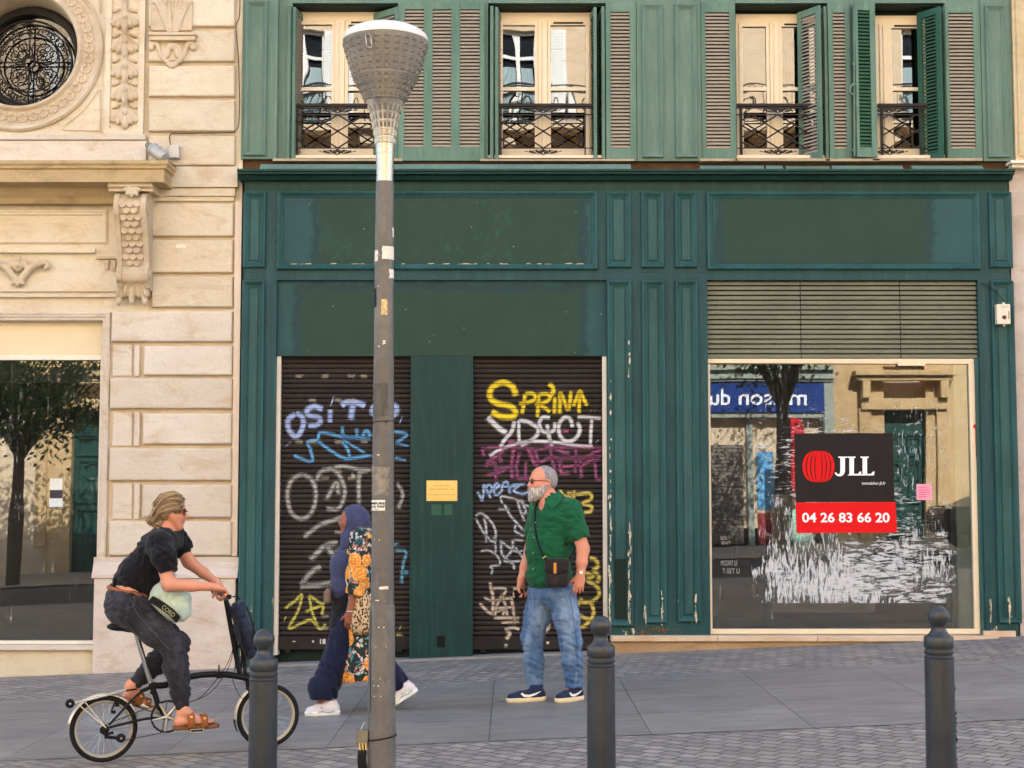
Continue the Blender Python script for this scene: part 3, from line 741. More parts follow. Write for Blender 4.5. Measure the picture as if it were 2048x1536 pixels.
# console bracket
for sg in (1, -1):
    xa_, xb_ = (232, 296) if sg > 0 else (2*CX-296, 2*CX-232)
    x0, x1 = F(xa_, 480, -.15).x, F(xb_, 480, -.15).x
    z = lambda py: F(264, py, -.1).z
    prof = [(YW, z(372)), (-.19, z(392)), (-.235, z(402)), (-.25, z(416)), (-.235, z(432)), (-.19, z(450)), (-.13, z(480)), (-.09, z(510)), (-.075, z(530)), (-.10, z(538)), (-.115, z(548)), (-.10, z(560)), (-.06, z(566)), (-.03, z(575)), (YW, z(578))]
    pr = [tuple(p) for p in smooth_path([Vector((a, b, 0)) for a, b in prof[1:-1]], 4)]
    pr = [prof[0]]+[(p[0], p[1]) for p in pr]+[prof[-1]]
    mb = MB(); mb.extrude_x(pr, x0+.045, x1-.045)
    for (xs, xe) in ((x0, x0+.05), (x1-.05, x1)):
        mb.extrude_x([(YW, z(374))]+[(a-.022, b) for a, b in pr[1:-1]]+[(YW, z(580))], xs, xe)
    for xx in (x0-.004, x1+.004):           # volute eyes
        for (cy_, cz_, rr) in ((-.17, z(420), .07), (-.06, z(549), .045)):
            mb.tube([(xx, cy_+rr*(1-.7*t/30)*math.cos(.42*t), cz_+rr*(1-.7*t/30)*math.sin(.42*t)) for t in range(31)], .011, 5)
    def yfront(zz):
        c_ = [p for p in pr[1:-1]]
        best = min(c_, key=lambda p: abs(p[1]-zz)); return best[0]
    zz = z(410); r = 0; pitch = .062
    while zz > z(532):                       # fish-scale rows
        nn = 3 if r % 2 == 0 else 2
        for k in range(nn):
            cx_ = (x0+x1)/2+(k-(nn-1)/2)*.072
            yf = yfront(zz-.03)
            pts = [(cx_+.036*math.cos(a), yf-.012+.004*math.sin(a), zz+.052*math.sin(a)) for a in [PI+PI*j/8 for j in range(9)]]
            mb.tube(pts, .007, 4); mb.add([(cx_, yfront(zz)-.008, zz)]+[(p[0], p[1]-.001, p[2]) for p in pts], [(0, i+1, i+2) for i in range(8)])
        zz -= pitch; r += 1
    o = mb.build('console_bracket', SO, LB, smooth=True, auto=30)
    g = SDF(.006); pc = (xa_+xb_)/2
    for a in (-.5, -.25, 0, .25, .5): leaf(g, pc+a*44, 566, .15 if a else .22, a*.5, .30, -.02, .03)
    for s2 in (1, -1): leaf(g, pc+s2*22, 572, .2, .12*s2, .35, .0, .03)
    g.box(((x0+x1)/2, .03, z(580)), ((x1-x0)/2-.02, .05, .05), .01, .02); g.build('pendant_leaf', SO, o)
    mb = MB(); zt_ = z(366)
    mb.extrude_x([(YW, zt_), (-.30, zt_), (-.30, zt_-.025), (-.27, zt_-.05), (-.27, zt_-.07), (-.235, zt_-.085), (-.235, zt_-.11), (YW, zt_-.11)], x0-.06, x1+.06)
    g_ = mb.build('console_cap', SO, o)
    g = SDF(.006)
    for a in (-1, -.5, 0, .5, 1): leaf(g, pc, 376, .10, a*1.3, .5, -.27, .02)
    g.build('cap_leaf', SO, o)
# scroll cartouche on the frieze
g = SDF(.006); yc = YW-.03
for sg in (1, -1):
    g.chain(smooth_path([F(CX-3+sg*4, 562, yc), F(CX-3+sg*14, 548, yc-.02), F(CX-3+sg*26, 535, yc-.02), F(CX-3+sg*44, 526, yc-.03), F(CX-3+sg*54, 524, yc-.02), F(CX-3+sg*59, 531, yc-.02), F(CX-3+sg*54, 537, yc-.01)], 4), [.032]*9+[.028]*8+[.018]*8, .012)
    leaf(g, CX-3+sg*10, 516, .14, .35*sg, .45, yc-.02)
g.ell(F(CX-3, 528, yc), (.06, .05, .08), .02); 
for a in (-.6, 0, .6): leaf(g, CX-3, 553, .11, a, .5, yc-.01)
leaf(g, CX-3, 512, .12, 0, .5, yc-.03)
g.build('scroll_cartouche', SO, LB)
mb = MB()
for k in range(3): mb.prism([(F(204+k*14, 518, 0).x, F(204, 518, 0).z), (F(214+k*14, 518, 0).x, F(204, 518, 0).z), (F(212+k*14, 537, 0).x, F(204, 537+(k == 1)*2, 0).z), (F(206+k*14, 537, 0).x, F(204, 537+(k == 1)*2, 0).z)], YW-.035, YW)
mb.pbox(192, 512, 240, 517, YW-.05, YW)
mb.build('guttae', SO, LB)
# big block behind, keeps the street in the shade
mb = MB(); mb.box(BX0, 30, 3.4, 12, -2, 21.5); mb.build('rear_block', simple('plain_render', rgb(200, 180, 150), .9), LB)

# ------------------------------------------------------------------ right neighbour
RB = thing('cream_building', 'narrow strip of cream painted building beyond the right end of the green shopfront', 'building', (F(2040, 1270, .05).x, .1, gz(5)))
rx = F(2029, 800, .06).x
mb = MB(); mb.box(rx, 24, .06, .7, -.6, F(2035, 335, .06).z); mb.build('wall', stone_mat('white_render', rgb(222, 210, 200), rgb(204, 190, 180), rgb(190, 170, 150), rgb(150, 140, 130)), RB)
mb = MB(); mb.box(F(2026, 150, .06).x, 24, .04, .7, F(2035, 333, .06).z, 21.5); mb.pframe(2033, -60, 2110, 312, .04, [(0, 0), (0, -.02), (.02, -.03), (.03, -.01), (.06, -.01)])
mb.build('upper_wall', stone_mat('cream_render', rgb(230, 214, 176), rgb(220, 200, 160), rgb(200, 170, 120), rgb(150, 120, 90)), RB)
mb = MB(); mb.pbox(2022, 320, 2200, 326, -.10, .06); mb.pbox(2024, 326, 2200, 335, -.05, .06); mb.build('string_course', LT['white'], RB, bevel=.004)
# ------------------------------------------------------------------ green fronted building
GB = thing('green_building', 'green timber fronted building with louvred shutters above a closed double shop', 'building', (0, .1, 0))
XL, XR = F(482, 900, 0).x, F(2028, 900, 0).x
ax0, ax1 = F(553, 640, 0).x, F(1213, 640, 0).x        # opening with the two roller shutters
bx0, bx1 = F(1415, 640, 0).x, F(1957, 640, 0).x       # shop window opening
zc, zt = F(1000, 349, 0).z, F(1000, 560, 0).z
TE, TT = LT['teal'], LT['teal_trim']
mb = MB(); mb.box(XL, XR, 0, .14, F(1000, 545, 0).z, zc-.16); mb.box(XL, XR, .002, .14, zt, F(1000, 545, 0).z-.001)
mb.build('shopfront_frieze', TE, GB)
mb = MB(); mb.box(XL, XR, -.004, .14, zc-.16, zc+.02); mb.build('fascia_board', LT['olive'], GB)
for (a, b, yf, bot) in ((XL, ax0, 0, -.4), (ax1, bx0, 0, F(1300, 1272, 0).z), (bx1, XR, 0, F(2000, 1277, 0).z)):
    mb = MB(); mb.box(a, b, yf, .16, bot, zt); mb.build('pilaster_board', TE, GB)
# cornice with drip
zk = F(1000, 338, -.16).z
mb = MB(); mb.extrude_x([(.12, zk+.012), (-.17, zk), (-.17, zk-.022), (-.15, zk-.028), (-.15, zk-.045), (-.10, zk-.055), (-.07, zk-.09), (.12, zk-.09)], F(474, 340, -.17).x, F(2031, 340, -.17).x)
mb.build('cornice', LT['cornice'], GB, bevel=.002)
PF = [(0, 0), (0, -.024), (.006, -.034), (.014, -.038), (.020, -.036), (.050, -.012), (.056, -.012), (.060, -.004), (.066, -.004), (.068, 0)]
PFB = [(0, 0), (0, -.028), (.008, -.040), (.018, -.043), (.024, -.040), (.050, -.014), (.056, -.014), (.060, -.006), (.066, 0)]
smalls = [(487, 532), (1213, 1262), (1282, 1328), (1349, 1394), (1977, 2023)]
for (a, b) in smalls:
    m1 = (a+b)/2
    for (t, bt) in ((385, 536), (562, {487: 1275, 1213: 1252, 1282: 1246, 1349: 1244, 1977: 1246}[a])):
        xx0, xx1 = F(a, 460, 0).x, F(b, 460, 0).x
        z0, z1 = F(m1, bt, 0).z, F(m1, t, 0).z
        mb = MB(); mb.frame(xx0, xx1, z0, z1, [(d*.9, y) for d, y in PF])
        w_ = xx1-xx0
        mb.frame(xx0+.068, xx1-.068, z0+.075, z1-.075, [(0, 0), (0, -.006), (.006, -.010), (.3*w_*.28, -.010)][:3])
        mb.box(xx0+.074, xx1-.074, -.010, 0, z0+.081, z1-.081)
        mb.build('panel_moulding', TT, GB)
# sign boards
def sign_mat(name, patch, bx, bz):
    """teal board with the olive rectangle left where old lettering was painted over (a real paint patch)"""
    m = NT(name); co = m.co(); sx = m.n('ShaderNodeSeparateXYZ'); m.L(co, sx.inputs[0])
    n = m.noise(5, 8, .75, m.co()); n0 = m.math('SUBTRACT', n, .5)
    ex = m.math('SUBTRACT', m.math('ABSOLUTE', m.math('SUBTRACT', sx.outputs[0], (bx[0]+bx[1])/2)), (bx[1]-bx[0])/2)
    ez = m.math('SUBTRACT', m.math('ABSOLUTE', m.math('SUBTRACT', sx.outputs[2], (bz[0]+bz[1])/2)), (bz[1]-bz[0])/2)
    d = m.math('ADD', m.math('MAXIMUM', ex, ez), m.math('MULTIPLY', n0, .35))
    f = m.ramp(m.math('ADD', d, .5), [(.498, 1), (.505, 0)])
    edge = m.ramp(m.math('ADD', d, .5), [(.50, 0), (.508, 1), (.56, 1), (.60, 0)])
    teal = m.mix(m.ramp(m.noise(1.2, 4), [(.3, 0), (.7, 1)]), rgb(30, 66, 70), rgb(38, 80, 84))
    teal = m.mix(m.math('MULTIPLY', edge, .8), teal, rgb(22, 52, 54))
    ol = m.mix(m.ramp(m.noise(2.3, 6, .7), [(.3, 0), (.7, 1)]), rgb(36, 64, 54), rgb(28, 56, 49))
    g = m.noise(4, 8, .8, m.co((1.5, 1, 1), loc=(2, 2, 2)))
    ol = m.mix(m.ramp(g, [(.56, 0), (.68, patch)]), ol, rgb(30, 92, 68))
    c = m.mix(f, teal, ol)
    sp = m.vor(7, m.co((1, 1, 1.4)), 'F1', 'Distance'); c = m.mix(m.ramp(sp, [(.035, 1), (.045, 0)]), c, rgb(150, 170, 150)) if patch > .1 else c
    m.base(c); m.set(.45, 0, .18); m.bump(m.noise(20, 5, .7, m.co((1, 1, 3))), .0015); return m.m
for (a, b, t, bt, pa) in ((555, 1195, 383, 540, .6), (1413, 1958, 385, 540, .0)):
    x0, x1 = F(a, 460, 0).x, F(b, 460, 0).x; z0, z1 = F((a+b)/2, bt, 0).z, F((a+b)/2, t, 0).z
    mb = MB(); mb.frame(x0, x1, z0, z1, PFB); fr = mb.build('sign_moulding', TT, GB)
    if a == 555: bx = (F(640, 460, 0).x, F(1160, 460, 0).x)
    else: bx = (F(1446, 460, 0).x, F(1850, 460, 0).x)
    mb = MB(); mb.box(x0+.064, x1-.064, -.006, 0, z0+.064, z1-.064)
    bd = mb.build('sign_board', sign_mat('sign_board_paint', pa, (bx[0], bx[1]), (z0+.05, z1+.1)), GB)
    # flaked primer along the lower moulding
    if a == 555:
        mb = MB(); rnd = random.Random(3)
        for k in range(26):
            xx = x0+.08+rnd.random()*(x1-x0-.2); w = rnd.uniform(.01, .10); zz = z0+.056+rnd.uniform(-.004, .006)
            mb.add([(xx, -.0125, zz), (xx+w*.5, -.0125, zz-.004), (xx+w, -.0125, zz+.001), (xx+w*.8, -.0125, zz+.008), (xx+w*.3, -.0125, zz+.006)], [(0, 1, 2, 3, 4)])
        for k in range(9):
            zz = z0+rnd.random()*(z1-z0)*.9; xx = x0-.006
            mb.add([(xx, -.001, zz), (xx+.01, -.001, zz-.01), (xx+.012, -.001, zz+.05), (xx+.002, -.001, zz+.04)], [(0, 1, 2, 3)])
        mb.build('flaked_primer', simple('old_primer', rgb(190, 176, 146), .8), fr)

# ---- opening A: board, two roller shutters, door board
zb_ = F(880, 712, .05).z; zbot = F(880, 1300, .06).z
mb = MB(); mb.box(ax0, ax1, .05, .09, zb_, zt+.02)
mb.build('lintel_board', sign_mat('lintel_board_paint', .15, (F(600, 640, 0).x, F(1160, 640, 0).x), (zb_-.3, zt-.1)), GB)
dx0, dx1 = F(820, 1000, .05).x, F(946, 1000, .05).x
mb = MB(); mb.box(dx0, dx1, .046, .3, gz(-.5)-.02, zb_-.002)
door = mb.build('door_board', paint_mat('door_board_paint', rgb(22, 52, 50), rgb(27, 60, 57), rgb(84, 112, 98), .4, .0, False), GB, bevel=.003)
mb = MB(); hx0, hx1, hz0, hz1 = RC(874, 1271, 890, 1295, .045); mb.box(hx0, hx1, .0425, .046, hz0, hz1); mb.build('vent_hole', LT['black'], door)
mb = MB()
for (a, b) in ((863, 883), (888, 905)):
    q = RC(a, 1009, b, 1030, .044); mb.frame(q[0], q[1], q[2], q[3], [(0, .046), (0, .040), (.006, .040), (.007, .044), (.05, .044)])
    mb.box(q[0]+.007, q[1]-.007, .043, .046, q[2]+.007, q[3]-.007)
q = F(869, 1020, .04); mb.box(q.x-.003, q.x+.003, .036, .043, q.z-.02, q.z+.015)
mb.build('switch_plate', LT['sage_dark'], door)
YS = .12
def roller(px0, px1, name='roller_shutter'):
    x0, x1 = F(px0, 1000, YS).x, F(px1, 1000, YS).x; z0, z1 = F((px0+px1)/2, 1272, YS).z, zb_+.03
    n = 56; p = (z1-z0)/n; pr = []
    for k in range(n):
        a = z0+k*p; dp = .016 if k % 2 == 0 else .009
        pr += [(YS+dp, a), (YS+.002, a+p*.12), (YS-.004, a+p*.35), (YS-.005, a+p*.55), (YS, a+p*.82), (YS+dp*.8, a+p*.93)]
    pr += [(YS+.05, z1), (YS+.05, z0)]
    mb = MB(); mb.extrude_x(pr, x0, x1); s_ = mb.build(name, LT['roller'], GB)
    mb = MB(); zb0 = F((px0+px1)/2, 1299, YS).z; mb.chbox(x0, x1, zb0, z0-.002, YS-.012, YS+.03, .005)
    mb.box(x0+.08, x0+.13, YS-.01, YS+.02, zb0-.025, zb0); mb.box(x1-.13, x1-.08, YS-.01, YS+.02, zb0-.025, zb0)
    mb.build('bottom_bar', LT['roller_bar'], s_); return s_
RS1, RS2 = roller(558, 821), roller(945, 1207)
mb = MB(); mb.box(ax0, F(558, 1000, .05).x, .06, .2, zbot-.05, zb_-.002); mb.build('guide_rail', LT['white'], GB)
mb = MB(); mb.box(F(1206, 1000, .05).x, ax1, .06, .2, F(1210, 1278, 0).z, zb_-.002); mb.build('guide_rail', LT['white'], GB)
# threshold slab under the shutters
mb = MB(); za, zb2 = gz(ax0)+.018, gz(ax1)+.018
mb.add([(ax0, -.05, za-.3), (ax1, -.05, zb2-.3), (ax1, -.05, zb2), (ax0, -.05, za), (ax0, .6, za-.3), (ax1, .6, zb2-.3), (ax1, .6, zb2), (ax0, .6, za)], [(0, 1, 2, 3), (3, 2, 6, 7), (4, 5, 6, 7), (0, 3, 7, 4), (1, 5, 6, 2)])
mb.build('threshold', simple('threshold_stone', rgb(136, 133, 132), .7, var=.12, vs=8, bump=.003), GB)
# blockwork behind
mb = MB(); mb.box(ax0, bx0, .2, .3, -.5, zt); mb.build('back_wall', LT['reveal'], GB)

# graffiti: spray ribbons lying on the slats
def spray_mat(name, col, dens=1.0):
    m = NT(name); t = m.t; at = m.n('ShaderNodeAttribute'); at.attribute_name = 'dens'
    sx = m.n('ShaderNodeSeparateXYZ'); m.L(m.co(), sx.inputs[0])
    nz = m.noise(35, 5, .7, m.co((.25, 1, 1)))
    fr = m.math('FRACT', m.math('MULTIPLY', m.math('SUBTRACT', sx.outputs[2], ZS0), 1/PIT))
    gr = m.ramp(fr, [(.02, .45), (.16, .9), (.45, 1), (.75, .95), (.95, .5)])
    fr2 = m.noise(1/PIT*.9, 1, .5, m.co((0.05, 0, 1)))
    a = m.math('MULTIPLY', m.math('MULTIPLY', at.outputs['Fac'], gr), m.math('MULTIPLY', m.ramp(nz, [(.25, .7), (.6, 1)]), m.ramp(fr2, [(.35, .75), (.6, 1)])))
    a = m.math('MINIMUM', m.math('MULTIPLY', a, dens), 1.0)
    m.base(tuple(min(1, v*1.25) for v in col[:3])+(1,)); m.set(.6, 0, .2, a); return m.m
PIT = (zb_+.03-F(690, 1272, YS).z)/56; ZS0 = F(690, 1272, YS).z-.1
def ribbon(mb, dn, pts, w, y=YS-.008, soft=.45, closed=False, n=5):
    """pts in photo px; w = stroke width in px"""
    P = smooth_path([F(a, b, y) for a, b in pts], n, closed); N = len(P); W_ = w*.00497
    prof = [(-.5-soft, 0), (-.38, .85), (0, 1), (.38, .85), (.5+soft, 0)]
    base = len(mb.v); v = []; f = []
    for i, p in enumerate(P):
        a = P[i-1] if i else P[0]; b = P[i+1] if i < N-1 else P[-1]; t = (b-a).normalized(); nn = Vector((-t.z, 0, t.x))
        for (o_, d_) in prof: v.append(p+nn*o_*W_); dn.append(d_ if 0 < i < N-1 or closed else d_*.6)
    for i in range(N-1):
        for k in range(4): f.append((i*5+k, i*5+k+1, i*5+6+k, i*5+5+k))
    if closed:
        for k in range(4): f.append(((N-1)*5+k, (N-1)*5+k+1, k+1, k))
    mb.add(v, f)
def ell_pts(cx, cy, rx_, ry, n=16, a0=0, a1=2*PI): return [(cx+rx_*math.cos(a0+(a1-a0)*k/n), cy+ry*math.sin(a0+(a1-a0)*k/n)) for k in range(n+1)]
_gy = [YS-.0060]
def graffiti(parent, col, strokes, label, dens=1.0, soft=.45):
    mb = MB(); dn = []; _gy[0] -= .0006
    for st in strokes:
        w, pts = st[0]*1.0, st[1]; ribbon(mb, dn, pts, w, _gy[0], soft)
    return mb.build('graffiti', spray_mat('spray_paint', col, dens), parent, attr=('dens', dn), label=label)
d1 = lambda x, y: (x, y)
def z1(pts, ox=560, oy=740, s=4.8): return [(ox+a/s, oy+b/s) for a, b in pts]
graffiti(RS1, rgb(150, 168, 210), [
    (8, z1([(150, 420), (85, 470), (75, 540), (110, 610), (155, 640), (200, 590), (225, 510), (205, 440), (150, 420)])),
    (8, z1([(410, 380), (330, 350), (265, 380), (270, 430), (370, 455), (385, 500), (340, 530), (270, 535)])),
    (7.5, z1([(485, 380), (480, 440), (480, 505)])), (13, z1([(495, 298), (508, 302)])),
    (9, z1([(590, 345), (640, 310), (740, 315), (820, 345)])), (9, z1([(700, 340), (690, 400), (678, 480)])),
    (9, z1([(1040, 330), (1110, 350), (1115, 400), (1060, 440), (900, 420), (900, 360), (960, 330)])), (11, z1([(1155, 480), (1165, 484)])), (10, z1([(72, 712), (78, 718)]))],
    'pale blue spray letters reading OSIT', .95)
graffiti(RS1, rgb(88, 150, 196), [
    (5, z1([(130, 815), (200, 850), (310, 875), (290, 760), (265, 690), (360, 665), (380, 605), (470, 610), (600, 640), (870, 660)])),
    (5, z1([(360, 680), (480, 770), (600, 840), (680, 850), (880, 815)])), (5, z1([(590, 680), (650, 760), (670, 840)])), (4, z1([(600, 670), (720, 740), (820, 800)])),
    (5, z1([(600, 540), (605, 620), (650, 645), (730, 640), (735, 560)])), (6, z1([(790, 640), (830, 580), (870, 640)])),
    (5, z1([(1090, 590), (1220, 620), (1110, 700)])), (4, z1([(1110, 700), (1240, 730)])), (4, z1([(1100, 840), (1210, 870)]))], 'blue angular spray tag across the middle', .85)
graffiti(RS1, rgb(150, 150, 146), [
    (6, z1([(215, 1000), (110, 1060), (70, 1200), (110, 1370), (215, 1430), (310, 1350), (345, 1200), (310, 1060), (215, 1000)])),
    (6, z1([(350, 1060), (400, 970), (520, 960), (600, 1070), (620, 1200), (560, 1330), (440, 1330)])), (5, z1([(520, 930), (620, 925), (740, 950), (880, 960)])), (6, z1([(765, 960), (755, 1120), (760, 1290)])), (8, z1([(690, 1025), (720, 1010)])),
    (6, z1([(440, 1250), (540, 1080), (560, 1200)])), (5, z1([(1120, 1080), (1180, 1200), (1130, 1340)])),
    (6, [(607, 1075), (640, 1050), (680, 1035), (700, 1015)]), (7, [(620, 1120), (650, 1092), (676, 1084)]), (7, [(652, 1088), (666, 1110), (680, 1124)]), (7, [(600, 1172), (640, 1170), (680, 1158)]), (7, [(602, 1170), (622, 1145), (642, 1132)])],
    'faded grey spray loops on the lower half', .85, .6)
graffiti(RS1, rgb(186, 178, 84), [
    (4.5, [(570, 1217), (592, 1200), (604, 1190), (596, 1222), (578, 1256), (600, 1248), (622, 1240), (640, 1258), (652, 1248)]), (4.5, [(618, 1190), (624, 1222), (636, 1254)]),
    (4.5, [(618, 1190), (640, 1206), (650, 1208)]), (4.5, [(610, 1224), (630, 1216), (646, 1212), (643, 1230)]), (8, [(569, 1237), (571, 1238)]),
    (8, [(800, 1254), (802, 1255)]), (9, [(792, 1272), (800, 1276), (806, 1286)])], 'yellow spray scrawl near the bottom', .85)
graffiti(RS1, rgb(92, 150, 176), [(5, [(790, 1100), (812, 1104), (806, 1130), (803, 1168)]), (9, [(790, 1086), (792, 1092)]), (9, [(812, 1140), (813, 1150)])], 'blue figure seven beside the street lamp', .8)
graffiti(RS1, rgb(170, 160, 140), [(3.5, [(565+k*26, 752+r_*12), (580+k*26, 752+r_*12)]) for k in range(8) for r_ in (0, 4, 11, 16, 17, 24, 26, 29, 31, 34, 36, 40, 42, 45, 47, 50) if (k*7+r_*3) % 5 < 3 and k > (2 if r_ > 12 else 0)], 'rows of faded pale smudges', .5, 1.0)
z2 = lambda pts: z1(pts, 940, 740, 4.8)
YEL = rgb(212, 186, 40)
graffiti(RS2, YEL, [
    (9, z2([(440, 250), (410, 165), (320, 120), (215, 165), (190, 260), (260, 320), (380, 345), (435, 395), (410, 445), (300, 445), (205, 400)])),
    (6, z2([(530, 230), (515, 330), (498, 425)])), (6, z2([(530, 225), (600, 225), (630, 260), (590, 300), (470, 325)])),
    (6, z2([(660, 235), (655, 340), (645, 455)])), (6, z2([(655, 235), (740, 230), (770, 265), (720, 310), (620, 330)])), (6, z2([(670, 335), (730, 370), (770, 405)])),
    (7, z2([(755, 130), (790, 160), (800, 210), (775, 240)])), (6, z2([(815, 260), (812, 340), (808, 425)])),
    (6, z2([(860, 425), (865, 300), (865, 205)])), (6, z2([(865, 205), (910, 310), (945, 395)])), (6, z2([(945, 395), (960, 300), (970, 200)])),
    (6, z2([(1045, 415), (1050, 300), (1055, 205)])), (6, z2([(990, 350), (1020, 280), (1055, 205), (1090, 280), (1125, 345)])), (6, z2([(1165, 385), (1168, 387)])), (6, z2([(1200, 385), (1203, 387)]))],
    'yellow spray letters reading SPRINT', 1.0)
graffiti(RS2, rgb(205, 205, 208), [
    (8, z2([(170, 450), (215, 500), (280, 560), (350, 605)])), (6, z2([(430, 490), (400, 590), (340, 660), (290, 740)])), (5, z2([(470, 480), (468, 600), (475, 720)])),
    (6, z2([(470, 480), (560, 500), (650, 560), (640, 630), (560, 690), (485, 725)])), (6, z2([(770, 460), (700, 455), (665, 510), (690, 580), (750, 600), (810, 570), (815, 500)])),
    (6, z2([(740, 520), (760, 640), (785, 740)])), (6, z2([(985, 550), (960, 470), (900, 460), (850, 540), (870, 640), (940, 685), (1020, 650), (1055, 570), (1030, 500)])),
    (5, z2([(1030, 450), (1150, 455), (1260, 465)])), (5, z2([(1170, 470), (1160, 600), (1155, 725)])),
    (5, z2([(185, 825), (300, 760), (480, 700), (650, 685), (850, 700), (1030, 725), (1180, 735)])), (7, z2([(1220, 683), (1223, 686)]))],
    'white spray letters YDQOT with a long underline', .9)
graffiti(RS2, rgb(150, 78, 118), [
    (4, z2([(105, 750), (400, 745), (640, 755)])), (5, z2([(120, 760), (130, 830)])), (5, z2([(330, 745), (300, 800), (200, 860), (140, 925)])), (5, z2([(140, 925), (240, 895), (245, 1060)])), (5, z2([(150, 1010), (320, 970), (310, 930)])),
    (5, z2([(270, 780), (300, 890)])), (6, z2([(420, 760), (400, 900), (405, 1050)])), (5, z2([(480, 790), (450, 900), (455, 1040)])), (5, z2([(250, 945), (420, 935)])), (5, z2([(540, 880), (530, 1040)])), (5, z2([(455, 1045), (620, 1045)])),
    (6, z2([(550, 740), (600, 860), (650, 930)])), (6, z2([(620, 760), (660, 900)])), (5, z2([(660, 900), (770, 840), (900, 850), (1270, 830)])), (5, z2([(770, 760), (820, 1000)])), (5, z2([(720, 710), (900, 790), (960, 800)])),
    (6, z2([(860, 870), (880, 990), (960, 990)])), (5, z2([(1020, 760), (1010, 990)])), (5, z2([(1060, 860), (1070, 1040)])), (5, z2([(1070, 920), (1180, 860), (1240, 850)])), (5, z2([(1200, 870), (1215, 1040), (1265, 1045)])), (5, z2([(1080, 850), (1180, 800), (1270, 760)])), (4, z2([(860, 930), (1080, 915)])),
    (6, z2([(360, 690), (440, 690)])), (6, z2([(890, 580), (950, 590)])), (4, z2([(640, 760), (860, 745), (1275, 750)]))], 'tall purple spray letters across the middle', .75)
graffiti(RS2, rgb(150, 178, 214), [
    (4, z2([(70, 1170), (100, 1220), (115, 1260)])), (4, z2([(115, 1260), (130, 1180), (135, 1100), (200, 1235)])), (4, z2([(150, 1140), (180, 1100), (210, 1130), (190, 1180), (155, 1170)])), (4, z2([(230, 1150), (280, 1110), (250, 1090), (225, 1150), (250, 1200), (300, 1170)])),
    (4, z2([(300, 1170), (320, 1090), (360, 1080), (380, 1190)])), (4, z2([(380, 1190), (400, 1110), (530, 1095)])), (4, z2([(470, 1110), (420, 1160), (500, 1190), (570, 1170)])), (3, z2([(310, 1120), (480, 1115)]))], 'pale blue spray tag beside the man', .9)
z3 = lambda pts: z1(pts, 940, 980, 4.654)
graffiti(RS2, rgb(170, 174, 180), [
    (4, z3([(45, 240), (110, 220), (200, 300), (240, 400), (215, 480), (130, 400), (50, 260)])), (4, z3([(130, 260), (150, 350), (150, 490)])), (3.5, z3([(225, 430), (240, 560), (200, 590)])),
    (3.5, z3([(100, 570), (170, 560), (250, 610), (280, 690), (190, 710), (210, 740), (195, 790)])), (4, z3([(290, 460), (300, 600), (400, 690), (410, 740)])), (4, z3([(400, 460), (390, 560), (320, 660), (480, 660)])),
    (3.5, z3([(280, 470), (420, 570), (500, 560)])), (3.5, z3([(400, 460), (500, 470)])), (4, z3([(420, 530), (470, 600), (500, 640)])),
    (3.5, z3([(300, 130), (290, 60), (400, 80), (510, 110)])), (4, z3([(320, 130), (370, 230), (430, 300), (500, 380)])), (3.5, z3([(260, 180), (370, 180)])), (4, z3([(440, 90), (470, 200), (510, 290)])), (3.5, z3([(440, 90), (520, 140), (580, 160)])), (4, z3([(430, 310), (420, 380), (500, 430)])), (4, z3([(470, 80), (520, 200), (480, 230)]))],
    'thin grey white spray scribbles left of the man', .8)
graffiti(RS2, rgb(190, 172, 152), [
    (5, z3([(190, 860), (190, 900), (215, 1000), (210, 1160)])), (4.5, z3([(190, 915), (330, 920), (300, 1000)])), (4, z3([(130, 1000), (220, 1030), (400, 1000)])), (5, z3([(90, 1050), (150, 1120), (215, 1160)])),
    (4.5, z3([(300, 970), (250, 1080), (230, 1180)])), (4.5, z3([(300, 970), (330, 1080), (350, 1180)])), (4, z3([(240, 1100), (400, 1090)])), (5, z3([(220, 1190), (460, 1190)])), (5, z3([(380, 990), (400, 1100), (420, 1250)])),
    (4, z3([(290, 1235), (460, 1225)])), (5, z3([(320, 1300), (400, 1280), (460, 1300)])), (6, z3([(340, 1300), (370, 1340), (335, 1390)])), (5, z3([(340, 1430), (330, 1470)])), (5, z3([(410, 1000), (420, 900)])),
    (4, z3([(250, 1130), (320, 1120), (300, 1170)])), (5, z3([(660, 1290), (740, 1260), (700, 1330)]))], 'dirty white spray lettering down the left side', .8)
graffiti(RS2, rgb(200, 182, 92), [
    (5, z3([(830, 0), (880, 50), (960, 80)])), (5, z3([(970, 0), (965, 80)])), (5.5, z3([(900, 30), (1000, 40), (1110, 30), (1130, 80), (1050, 125), (1130, 150), (1120, 200), (1060, 210)])),
    (6, z3([(1110, 630), (1170, 650), (1190, 710), (1140, 750)])), (6, z3([(1070, 770), (1150, 800), (1080, 830)])), (6, z3([(1140, 750), (1200, 800), (1180, 870)])), (6, z3([(1080, 840), (1180, 900), (1200, 980), (1120, 1040), (1000, 1040)])),
    (6, z3([(1050, 1010), (990, 1080)])), (6, z3([(1120, 1040), (1150, 1120), (1120, 1200), (1000, 1160)])), (6, z3([(1120, 1210), (1060, 1270), (990, 1270)]))], 'yellow rounded spray outline right of the man', .85)
mb = MB()                                  # white marks on the bottom bar
for (a, b, w, h) in ((585, 1282, 6, 2), (624, 1281, 4, 4), (640, 1278, 2, 10), (645, 1278, 6, 10), (1093, 1283, 5, 5), (1188, 1274, 6, 3)):
    q = RC(a, b, a+w, b+h, YS-.014); mb.box(q[0], q[1], YS-.0135, YS-.012, q[2], q[3])
mb.build('paint_marks', simple('white_marks', rgb(190, 190, 186), .7), RS1)

